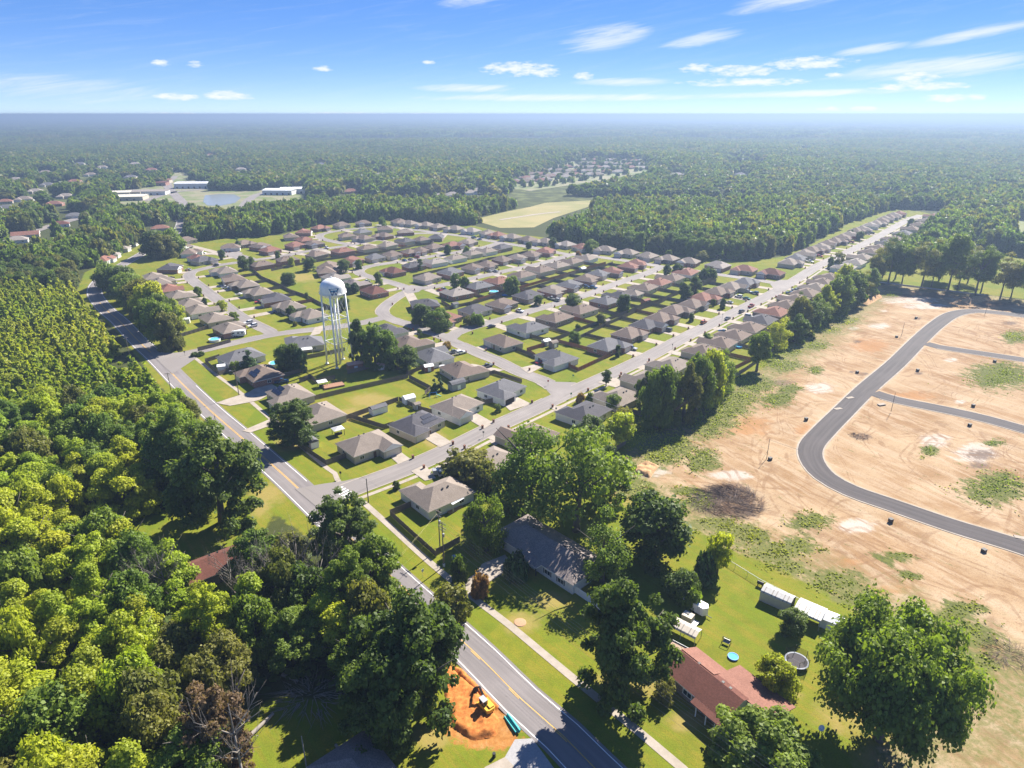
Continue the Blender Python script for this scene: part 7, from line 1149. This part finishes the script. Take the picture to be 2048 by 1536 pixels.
def car(p, kind, colr, mode, label, group='parked cars'):
    best = min(((nearest(L, np.array(p))[1] - h, nearest(L, np.array(p))) for L, h in ST.values()), key=lambda q: q[0])[1]; sd = best[3]; to = best[0] - np.array(p)
    if mode == 's': rz = math.atan2(sd[1], sd[0])
    elif mode == 'p': rz = math.atan2(to[1], to[0]) + (math.pi if (int(p[0]) % 2) else 0)
    else: rz = R(mode)
    body, win, roof, wheel, ax, bed = CARS[kind]; t = thing(CN[kind], (p[0], p[1], .12), rz, label, {'sedan': 'car', 'suv': 'car', 'pickup': 'pickup truck', 'van': 'van'}[kind], group)
    link('body', body, t, mats=[CP[colr]]); link('windows', win, t); link('roof', roof, t, mats=[CP[colr]])
    for x in ax:
        for y in (-.82, .82): link('wheel', wheel, t, (x, y, .34))
    if bed: link('bed', bed, t)
for p, k, c_, md, lb in (
    ((-92.38, 245.51), 'pickup', 'blue', 20, 'dark blue pickup parked beside the solar-panel brick house by the highway'), ((-135.57, 325.97), 'suv', 'white', 'p', 'white car farther up the driveway of the camper house'), ((-131.38, 320.81), 'suv', 'white', 'p', 'white car nearer the camper on its driveway'), ((-177.08, 400.61), 'pickup', 'white', 'p', 'white pickup on the inner side of the side street'), ((-173.99, 400.61), 'sedan', 'white', 'p', 'white car beside the white pickup, side street'), ((-214.82, 412.3), 'sedan', 'silver', 'p', 'silver car at the side street bend'), ((-223.29, 426.03), 'sedan', 'black', 'p', 'dark car at the top of the side street'), ((-144.34, 366.74), 'pickup', 'red', 'p', 'red pickup before the charcoal-roofed side street house'), ((-128.46, 347.23), 'sedan', 'blue', 'p', 'dark blue car in the shade of a side street house'), ((-238.47, 509.42), 'suv', 'white', 'p', 'white van-like car near the court'), ((-229.29, 529.8), 'suv', 'white', 'p', 'white car on the far side of the court'), ((-210.4, 465.97), 'suv', 'black', 'p', 'dark car before the charcoal-roofed middle street house'), ((-223.34, 451.39), 'sedan', 'silver', 'p', 'pale car beside the dark-roofed house at the bend'),
    ((-39.31, 294.8), 'sedan', 'silver', 'p', 'silver car beside the brown-roofed house at the tower trees'), ((-22.96, 280.11), 'suv', 'white', 'p', 'white car by the pink shrub on the cross street'), ((-26.39, 280.78), 'pickup', 'grey', 'p', 'dark pickup next to the white car on the cross street'), ((-10.66, 263.02), 'pickup', 'grey', 'p', 'dark grey pickup by the parasol yard house'), ((-10.37, 319.96), 'sedan', 'black', 's', 'black car parked on the second street'), ((-44.26, 394.38), 'sedan', 'red', 'p', 'red car beside the twin round trees'), ((-41.74, 396.85), 'sedan', 'silver', 'p', 'silver car beside the red car near the curve'), ((-93.3, 416.33), 'pickup', 'white', 'p', 'white pickup beside the striped solar roof'), ((-71.28, 494.13), 'suv', 'red', 'p', 'red vehicle on the curving street'), ((-79.01, 483.21), 'sedan', 'blue', 'p', 'blue car on the curving street'), ((-75.11, 486.8), 'sedan', 'grey', 'p', 'grey car between the red and blue ones on the curving street'), ((-15.39, 446.72), 'sedan', 'silver', 'p', 'silver car on the third street driveway'), ((-11.28, 446.72), 'sedan', 'silver', 'p', 'pale car closest to the third street kerb'), ((-32.98, 577.93), 'van', 'blue', 'p', 'blue van on the wood-edge street'), ((-27.87, 570.56), 'sedan', 'blue', 'p', 'blue car beside the blue van'), ((-148.61, 531.92), 'suv', 'white', 'p', 'white car on the far middle street'),
    ((4.09, 348.21), 'pickup', 'white', 'p', 'white pickup on the second street lawn edge'), ((23.01, 374.43), 'pickup', 'silver', 'p', 'silver pickup of the pair on the second street'), ((25.71, 371.1), 'suv', 'silver', 'p', 'silver car of the pair on the second street'), ((46.57, 401.88), 'suv', 'blue', 'p', 'dark teal car, first of two dark ones on the second street'), ((50.46, 400.61), 'suv', 'blue', 'p', 'dark blue car, nearer the kerb of two dark ones'), ((96.55, 427.45), 'sedan', 'black', 'p', 'dark car at the end of the second street'), ((28.39, 352.18), 'pickup', 'white', 'p', 'white pickup beside the near second street house'), ((12.13, 267.89), 'sedan', 'red', 'p', 'red car on the driveway by the orange fence'), ((54.82, 286.25), 'pickup', 'silver', 'p', 'silver pickup before the blue-grey roofed long street house'),
    ((77.42, 314.14), 'suv', 'grey', 'p', 'dark grey car on a long street driveway'), ((98.76, 326.85), 'suv', 'orange', 's', 'rust-coloured car at the long street kerb'), ((133.36, 378.96), 'suv', 'white', 'p', 'white car on the upper long street driveway'), ((136.58, 374.43), 'sedan', 'green', 'p', 'dark green car nearer the kerb on the upper long street'), ((142.85, 390.72), 'sedan', 'silver', 'p', 'silver car beside the grey-roofed corner house, long street end'), ((145.56, 387.12), 'suv', 'blue', 'p', 'dark blue car beside the open corner lawn'), ((123.72, 365.66), 'sedan', 'silver', 'p', 'silver car before the small round lawn tree'), ((133.8, 358.29), 'pickup', 'red', 's', 'red truck on the long street'), ((124.92, 347.23), 'suv', 'grey', 's', 'grey car on the long street behind the red truck'), ((113.3, 334.01), 'sedan', 'grey', 's', 'dark car on the long street, nearest of three in a line'), ((125.83, 337.69), 'suv', 'silver', 'p', 'grey car on a bare-earth side driveway'), ((104.09, 311.7), 'sedan', 'blue', 'p', 'blue car between the bare-earth side houses'), ((62.6, 264.83), 'sedan', 'white', 'p', 'white car with black windows by the near tall trees'),
    ((204.04, 464.31), 'sedan', 'white', 'p', 'white car before the first house beyond the wood-edge street'), ((216.45, 477.92), 'pickup', 'white', 'p', 'white pickup beyond the wood-edge street'), ((232.33, 497.87), 'suv', 'red', 'p', 'dark red car beyond the wood-edge street'), ((220.23, 451.39), 'sedan', 'black', 'p', 'black car under the pair of street trees'), ((191.23, 413.64), 'sedan', 'white', 'p', 'white car, lower of two near the crossing trees'), ((198.89, 421.83), 'suv', 'silver', 'p', 'silver car, upper of two near the crossing trees'), ((172.75, 394.38), 'suv', 'silver', 'p', 'silver car at the wood-edge junction'), ((166.57, 387.12), 'suv', 'blue', 'p', 'dark blue car at the wood-edge junction'), ((157.37, 377.82), 'pickup', 'red', 'p', 'red pickup before the reddish-brown roof'), ((277.59, 551.75), 'suv', 'green', 'p', 'green car far along the long street'), ((283.93, 556.34), 'suv', 'red', 'p', 'maroon car far along the long street'), ((318.75, 598.47), 'suv', 'black', 'p', 'black car near the far end of the long street'), ((323.68, 601.14), 'suv', 'black', 'p', 'second black car near the far end of the long street'), ((287.18, 531.92), 'sedan', 'white', 'p', 'white car on the bare-earth side far along the long street'), ((342.59, 601.14), 'sedan', 'black', 'p', 'black car on the far bare-earth side'),
    ((-19.73, 172.22), 'suv', 'silver', 20, 'silver car beside the taupe corner house'), ((243.64, 573), 'van', 'white', 10, 'white van') if False else ((-426.51, 580.43), 'suv', 'white', 30, 'white car by the pale building at the western edge'), ((-419.98, 580.43), 'sedan', 'silver', 30, 'silver car by the pale building at the western edge')):
    car(p, k, c_, md, lb)
t = thing('small_trailer', (-22.33, 172.81), R(15), 'grey covered utility trailer before the silver car', 'trailer'); MB().box(-1.4, -.9, .5, 1.4, .9, 1.9).build('box', grey_metal, t); MB().tube((0, -1, .34), (0, 1, .34), .34, n=12).build('wheel', dark, t); MB().beam((1.3, 0, .5), (2.4, 0, .5), .1, .1).build('hitch', dark, t)
t = thing('camper', (-133.78, 305.36), R(14), 'long white camper trailer parked beside the brick house', 'camper'); MB().side([(-4.3, .55), (-4.3, 3.0), (-3.9, 3.15), (4.0, 3.15), (4.3, 2.6), (4.3, .9), (3.8, .55)], -1.25, 1.25).build('body', white, t)
for x in (-3, -1, 1.2, 3): MB().box(x - .5, -1.29, 1.7, x + .5, -1.24, 2.4).build('window', glass, t)
for x in (-.6, .4): MB().tube((x, -1.28, .38), (x, 1.28, .38), .38, n=12).build('wheel', dark, t)
MB().box(-2, -.4, 3.15, -1.1, .4, 3.4).build('air_conditioner', white, t); MB().box(-3.9, -1.27, 1.0, 3.8, -1.25, 1.18).build('stripe', dark, t)
def boat(p, rz, label):
    t = thing('boat', p, rz, label, 'boat'); b = MB(); hull = [(-2.6, -.95), (1.2, -.95), (2.8, 0), (1.2, .95), (-2.6, .95)]; k = [(x * .85, y * .6, .5) for x, y in hull] + [(x, y, 1.25) for x, y in hull]; b.add(k, [(0, 1, 6, 5), (1, 2, 7, 6), (2, 3, 8, 7), (3, 4, 9, 8), (4, 0, 5, 9), (4, 3, 2, 1, 0), (5, 6, 7, 8, 9)]); b.build('hull', white, t)
    MB().box(-.4, -.5, 1.25, .5, .5, 1.75).build('console', white, t); MB().box(-2.4, -.6, 1.26, -.6, .6, 1.32).build('cockpit', dark, t); MB().tube((-.4, -.98, .36), (-.4, .98, .36), .34, n=12).build('wheel', dark, t)
boat((-19.69, 328.61), R(25), 'white boat under the round bush on the second street'); boat((-161.92, 383.58), R(30), 'white boat on a trailer on the side street')
# ------------------------------------------------------------------ poles, wires, lamps, signs
def pole(p, h, label, arms=(), lamp=None, rz=0, r_=.16, m=None, name='utility_pole', cat='utility pole', group=None, base=None):
    t = thing(name, p, rz, label, cat, group); MB().tube((0, 0, 0), (0, 0, h), r_, r_ * .7, 10).build('pole', m or pole_wood, t)
    for z, w in arms:
        MB().box(-w / 2, -.06, z - .06, w / 2, .06, z + .06).build('crossarm', pole_wood, t)
        for x in (-w * .45, -w * .2, w * .2, w * .45): MB().tube((x, 0, z + .06), (x, 0, z + .3), .05, n=6).build('insulator', grey_metal, t)
    if lamp: MB().tube((0, 0, h - .6), (lamp, 0, h - .1), .05, n=6).build('arm', grey_metal, t); MB().box(lamp - .1, -.14, h - .16, lamp + .6, .14, h).build('lamp_head', grey_metal, t)
    if base: MB().tube((.35, 0, base), (.35, 0, base + .9), .24, n=12).build('transformer', grey_metal, t)
    return t
wire_m = simple('wire_metal', (.2, .19, .18), .4); 
def wires(name, segs, label, r_=.018, m=None):
    b = MB()
    for p0, p1, sag in segs:
        p0, p1 = Vector(p0), Vector(p1); n = 14; q = [p0.lerp(p1, i / n) - Vector((0, 0, sag * 4 * (i / n) * (1 - i / n))) for i in range(n + 1)]
        for a, c in zip(q[:-1], q[1:]): b.tube(a, c, r_, n=4)
    tag(b.build(name, m or wire_m), label, 'power lines')
P1, P2 = (-17.88, 136.21), (-16.24, 129.36)
pole(P1, 11.2, 'taller utility pole with crossarm at the end of the board fence', ((10.9, 2.4), (9.6, 2.0)), base=7.6, rz=R(-41)); pole(P2, 12.6, 'utility pole with twin crossarms and transformer cans nearer the driveway', ((12.2, 2.4), (11.0, 2.6), (10.2, 1.6)), base=8.6, rz=R(-41))
MB().box(P2[0] - .25, P2[1] - .25, .05, P2[0] + .25, P2[1] + .25, .75).build('meter_box', white); tag(bpy.data.objects['meter_box'], 'small white meter box at the foot of the utility pole', 'meter box')
pole((-104.97, 233.27), 10.5, 'weathered street-light pole beside the highway sidewalk', lamp=-2.0, rz=R(40)); pole((-39.91, 157.41), 7.6, 'dark bare pole beside the crossing', r_=.15, m=simple('dark_wood', (.06, .05, .045)))
pole((-128.07, 228.48), 11, 'wooden pole in the trees on the western verge', ((10.6, 2.2),), r_=.15); pole((-166.66, 271.02), 11, 'wooden pole with arm among the pines west of the highway', ((10.6, 2.2),), rz=R(60), r_=.15); pole((-211.48, 324.24), 11, 'thin pole on the western verge near the bend', r_=.15); pole((-265.42, 390.72), 11, 'thin pole at the outside of the highway bend', r_=.15); pole((-97.11, 195.43), 9, 'short dark pole at the highway edge below the oak shadow', r_=.14); pole((-33.29, 75.47), 9, 'pale leaning post in the western yard', r_=.12, m=bark_pale)
pole((64.89, 76.09), 8, 'pale leaning pole under the spreading oak', r_=.1, m=bark_pale)
dvec = np.array((23.76, 81.87)) - np.array((4.27, 104.19)); dvec /= np.linalg.norm(dvec); pv_ = np.array([dvec[1], -dvec[0]]); far_p = np.array(P2) + dvec * 92
tag(pole((far_p[0], far_p[1]), 12.6, 'utility pole beyond the bottom edge carrying the same wires', ((12.2, 2.4),), rz=R(-41)), None)
seg = []
for k, (z, o_) in enumerate(((12.5, -1.0), (12.5, -.35), (12.5, .4), (12.5, 1.0), (9.4, -.3), (8.2, .1))): a = np.array(P2) + pv_ * o_; c = far_p + pv_ * o_; seg.append(((*a, z), (*c, z), 1.4))
wires('power_lines', seg, 'bundle of wires running from the utility poles along the highway')
wp_ = np.array((-32.96, 104.19))
wires('power_lines', [((P1[0], P1[1], 10.8), (wp_[0] + s_, wp_[1], 8.5), .7) for s_ in (-.6, 0, .6)] + [((P2[0], P2[1], 11), (wp_[0] + .9, wp_[1] + .4, 9), .7)], 'yellowish wires crossing the highway from the utility poles', .013, simple('wire_yellow', (.38, .34, .16)))
wires('power_lines', [((P1[0], P1[1], 10.8), (*(-39.91, 157.41), 7.4), 1.0), ((P1[0], P1[1], 11.1), (*(-29.83, 162.65), 4.2), .6), ((*(-39.91, 157.41), 7.3), (*(-58.27, 175.51), 8), .5)], 'single service wires between the utility pole, bare pole and taupe house', .02)
def sign(p, label, c_=grey_metal, face=white, h=2.4, rz=0, w=.3):
    t = thing('street_sign', p, rz, label, 'sign'); MB().tube((0, 0, 0), (0, 0, h), .04, n=6).build('post', c_, t); MB().box(-w, -.02, h - .75, w, .02, h).build('plate', face, t)
gsign = simple('sign_green', (.02, .2, .08)); rsign = simple('sign_red', (.45, .02, .02))
sign((-20.75, 125.32), 'pale sign on a post on the grass strip by the highway', rz=R(50)); sign((22.41, 229.9), 'thin sign post on the sidewalk at the cross street', gsign, gsign); sign((24.78, 248.74), 'dark street sign on the orange fence corner lawn', grey_metal, gsign); sign((14.33, 242.87), 'small sign where the cross street meets the corner lawn', grey_metal, rsign); sign((-50.69, 170.46), 'dark sign post by the sidewalk bend at the crossing', dark, dark); sign((-34.75, 296.27), 'lamp-like sign at the cross street junction', dark, dark, 3.5); sign((-9.52, 197.25), 'thin sign post on the near sidewalk of the long street', dark, grey_metal); sign((15.87, 216.34), 'thin post beside the charcoal-roofed white house drive', dark, grey_metal)
sign((71.06, 276.8), 'tall dark lamp post on the bare-earth side sidewalk', dark, dark, 6, 0, .18); sign((21.39, 350.18), 'tall thin lamp post on the second street', dark, grey_metal, 7, 0, .15); sign((107.28, 324.24), 'thin lamp post along the long street', dark, dark, 6, 0, .15); sign((-145.99, 277.46), 'small dark sign by the highway junction', dark, dark)
# ------------------------------------------------------------------ highway dig: excavator, pipes, spoil
yel = simple('machine_yellow', (.62, .36, .04), .4); 
ex = thing('excavator', (-4.72, 88.58), R(128), 'small yellow excavator with black cab working in the orange clay', 'excavator')
for y in (-.85, .5):
    b = MB(); b.side([(-1.25, 0), (-1.45, .3), (-1.25, .6), (1.25, .6), (1.45, .3), (1.25, 0)], y, y + .4); b.build('track', dark, ex)
MB().box(-.5, -.5, .3, .5, .5, .72).build('undercarriage', dark, ex)
b = MB(); b.prism([(-1.55, -.95), (.9, -.95), (1.0, .95), (-1.55, .95), (-1.8, .5), (-1.8, -.5)], .75, 1.5); b.build('body', yel, ex)
b = MB(); b.prism([(-.5, -.05), (.85, -.05), (.85, .9), (-.5, .9)], 1.5, 2.55); b.build('cab', glass, ex); MB().box(-.55, -.1, 2.55, .9, .95, 2.65).build('cab_roof', grey_metal, ex)
MB().box(-1.5, -.8, 1.5, -.6, .2, 1.75).build('engine_cover', yel, ex)
MB().beam((.9, -.45, 1.3), (2.6, -.45, 2.9), .3, .4).build('boom', dark, ex); MB().beam((2.5, -.45, 2.95), (4.0, -.45, 1.5), .24, .3).build('stick', dark, ex)
b = MB(); b.side([(3.75, 1.5), (4.2, 1.45), (4.35, .8), (3.9, .5), (3.5, .8)], -.85, -.05); b.build('bucket', dark, ex)
MB().tube((1.2, -.45, 1.15), (2.2, -.45, 2.1), .07, n=6).build('cylinder', grey_metal, ex); MB().beam((1.4, 0, .35), (1.75, 0, .35), 1.9, .5).build('blade', yel, ex)
teal = simple('pipe_teal', (.03, .33, .33), .5)
pp0, pp1 = np.array((-0.99, 87.07)), np.array((1.05, 83.76)); pd = (pp1 - pp0) / np.linalg.norm(pp1 - pp0); pn = np.array([pd[1], -pd[0]])
for i, (o_, z, lb) in enumerate(((-.45, .16, 'teal pipe at the trench side of the pipe row'), (0, .16, 'teal pipe in the middle of the pipe row'), (.45, .16, 'teal pipe on the highway side of the pipe row'), (-.2, .44, 'teal pipe lying on top of the pipe row'))):
    a = pp0 + pn * o_; c = pp1 + pn * o_ + pd * (.3 * (i % 2)); t = tag(MB().tube((*a, z), (*c, z), .15, n=12).build('pipe', teal), lb, 'pipe', 'teal pipes beside the excavation')
def mound(name, pts, hmax, mat, label, seed, cat='earth mound', res=.32):
    """a loose heap on a polygon: an uneven surface falling to the ground at its edge"""
    Q = np.array(pts); lo, hi = Q.min(0) - 1, Q.max(0) + 1; xs, ys = np.arange(lo[0], hi[0], res), np.arange(lo[1], hi[1], res); gx_, gy_ = np.meshgrid(xs, ys); P_ = np.stack([gx_.ravel(), gy_.ravel()], 1); s_ = sdf(Q, P_); r0 = np.random.default_rng(seed); k_ = r0.normal(0, 1.9, (10, 2)); f0 = r0.uniform(0, 6.28, 10)
    nn = sum(np.sin(P_ @ k_[i] + f0[i]) for i in range(10)) / 10 + r0.normal(0, .13, len(P_)) + .35 * np.abs(np.sin(P_ @ np.array([1.1, -.6]) + np.sin(P_ @ np.array([.5, .9])))); z = np.clip(-s_ / max(.6, hmax), 0, 1) * hmax * (.62 + .6 * nn) - np.where(s_ > 0, .35, .0); nx_, ny_ = len(xs), len(ys); ii = np.arange(nx_ * ny_).reshape(ny_, nx_); f = np.stack([ii[:-1, :-1], ii[:-1, 1:], ii[1:, 1:], ii[1:, :-1]], -1).reshape(-1, 4); keep = (s_[f] < .3).any(1)
    o = MB().add(np.column_stack([P_, z]).tolist(), f[keep].tolist()).build(name, mat, smooth=True); return tag(o, label, cat, kind='stuff')
cm_ = NM('orange_clay'); o = cm_.pos(); f_ = cm_.noise(o, 1.2, 5, .7); cm_.fin(cm_.mix(cm_.ramp(f_, .3, .7), (.33, .1, .02), (.52, .2, .05)), .95, f_, .5, .2)
mound('clay_spoil', [(-14.1, 98.3), (-12.4, 98.9), (-7, 93.4), (-2.1, 86.2), (-3, 83.2), (-7.2, 82.2), (-10.5, 85.2), (-12.4, 90.6)], .75, cm_.m, 'churned orange clay around the excavator', 3)
mound('clay_bank', [(-11.7, 98.9), (-9.6, 97.9), (-5.5, 93.1), (-2.2, 89.2), (-2.7, 88.4), (-6.4, 91.9), (-10.5, 96.2)], 1.0, cm_.m, 'long orange clay bank along the trench', 4)
em = NM('tan_earth'); o = em.pos(); f_ = em.noise(o, .8, 5, .7); em.fin(em.mix(em.ramp(f_, .3, .7), (.36, .2, .09), (.5, .32, .17)), .95, f_, .4, .2)
mound('earth_mound', [(200, 367.8), (219.4, 387.1), (218.7, 380.1), (201.1, 362.5)], 2.2, em.m, 'orange earth berm at the corner of the bare earth', 5, res=.9); mound('earth_mound', [(260.2, 373.3), (278.5, 381.3), (280.6, 375.6), (261.1, 365.7)], 2.0, em.m, 'orange earth berm near the meadow edge', 6, res=.9); mound('earth_mound', [(35.8, 175.5), (41.4, 181.1), (45.1, 178), (41, 171)], 1.0, em.m, 'low pile of pinkish earth near the great oak', 7)
# burnt brush heap
rb = np.random.default_rng(9)
def brush(name, c, rad, n, mat, label, L=(1, 4), rr=(.02, .07), zmax=1.6, swirl=0):
    b = MB()
    for i in range(n):
        a = rb.uniform(0, 6.28); r0 = rad * rb.uniform(0, 1) ** .6; x, y = c[0] + r0 * math.cos(a), c[1] + r0 * math.sin(a) * .8; z = rb.uniform(.02, zmax * max(.05, 1 - r0 / rad)); l = rb.uniform(*L); th = a + rb.normal(swirl, .6); e = rb.normal(0, .12); b.tube((x, y, z), (x + l * math.cos(th), y + l * math.sin(th), max(.02, z + l * e)), rb.uniform(*rr), .01, 4)
    return tag(b.build(name, mat), label, 'brush pile', kind='stuff')
brushm = wood('dead_brush', (.1, .06, .045), (.2, .13, .1))
brush('brush_pile', (59.67, 157.92), 10, 900, brushm, 'big swirl of dark dead brush on the bare earth', (1, 4.5), (.02, .07), 1.3, 1.0); brush('brush_pile', (62.51, 162.65), 6, 350, brushm, 'upper part of the dead brush swirl', (1, 3.5), (.02, .06), 1.0, .8); brush('brush_pile', (-37.04, 91.47), 6, 160, bark_pale, 'pale cut branches in the western yard', (1, 5), (.03, .1), 1.0); brush('brush_pile', (116.43, 198.36), 3, 90, brushm, 'charred rubbish inside the new road loop', (.5, 1.5), (.03, .08), .5); brush('brush_pile', (99.64, 101.77), 5, 200, brushm, 'dead brush at the bare-earth edge', (1, 3), (.02, .05), .6)
tag(MB().tube((*(-45.55, 82.36), .4), (*(-42.88, 87.29), .35), .38, .3, 12).build('fallen_log', bark_pale), 'long pale fallen log at the western yard', 'log'); tag(MB().tube((*(-44.12, 96.18), .4), (*(-40.67, 94.62), .3), .35, .25, 10).build('fallen_log', bark_pale), 'short dark log in the shade by the brush', 'log'); tag(MB().tube((*(-30.09, 81), .3), (*(-26.76, 76.9), .3), .28, .2, 10).build('fallen_log', bark_pale), 'grey log beside the dark-roofed house', 'log')
# utility boxes and thin poles on the bare earth
lid_m = simple('box_lid', (.09, .085, .08))
for p, lb in (((103.81, 210.87), 'black utility box west of the new road'), ((80.56, 181.77), 'black utility box beside the thin pole with guy wire'), ((158.43, 206.03), 'black utility box south of the lower side road'), ((100.36, 148.16), 'black utility box below the new road curve'), ((116.31, 134.99), 'black utility box nearest the right edge'), ((210.21, 269.76), 'black utility box by the upper side road'), ((170.47, 258.88), 'black utility box in an orange ring between the side roads'), ((143.92, 256.56), 'black utility box in a dark ring west of the straight road'), ((185.87, 303.81), 'black utility box beside the far thin pole'), ((213.45, 335.84), 'dark utility box near the far bend'), ((170.29, 222.49), 'dark stump of rubbish on the upper middle lot')):
    t = thing('utility_box', p, R(20), lb, 'utility box', 'utility boxes on the bare earth'); MB().box(-.5, -.45, 0, .5, .45, .85).build('cabinet', dark, t); MB().box(-.56, -.5, .85, .56, .5, .92).build('lid', lid_m, t)
for p, h, lb in (((79.7, 182.41), 7, 'thin pole with guy wire on the open bare earth'), ((137.64, 218.07), 7.5, 'thin pole at the lower side road mouth'), ((189.99, 306.93), 6.5, 'thin pole on the far bare lot'), ((254.89, 343.36), 6.5, 'thin pole beside the far new road')): pole(p, h, lb, r_=.09, m=dark, name='thin_pole', cat='pole')
wires('guy_wire', [((*(79.7, 182.41), 6.8), (*(92.33, 187.71), .3), .1), ((*(79.7, 182.41), 3), (*(76.03, 178.59), .1), 0)], 'guy wires of the thin pole on the bare earth', .03, dark)
for p, rz, lb in (((128.59, 230.38), .3, 'white inlet slab on the kerb at the side road mouth'), ((119.4, 220.26), .3, 'white inlet slab lower along the new road'), ((137.43, 224.31), .3, 'white inlet slab opposite, on the inner kerb'), ((129.7, 140.8), -.4, 'white inlet slab by the right edge')): tag(MB().box(-1.5, -.7, 0, 1.5, .7, .2).build('inlet_slab', conc, None, (*p, 0), rz), lb, 'concrete slab')
tag(MB().lathe([(.5, 0), (.55, .9), (.45, .95), (.01, .95)], 16).build('barrel', simple('barrel_blue', (.1, .2, .35)), None, (*(-14.08, 132.23), 0)), 'dark bin beside the utility poles in the shade', 'bin')
tag(MB().lathe([(1.35, .0), (1.2, .12), (.3, .18), (.01, .18)], 18).build('leaf_ring', simple('dry_mulch', (.4, .24, .14), .9, .35, 6), None, (*(1.7, 110.61), 0)), 'round bed of dry brown mulch on the front lawn', 'mulch bed')
tag(MB().tube((0, 0, 0), (0, 0, .9), .3, .28, 14).build('bin', dark, None, (*(-3.02, 78.91), 0)), 'dark round bin beside the gravel drive', 'bin')
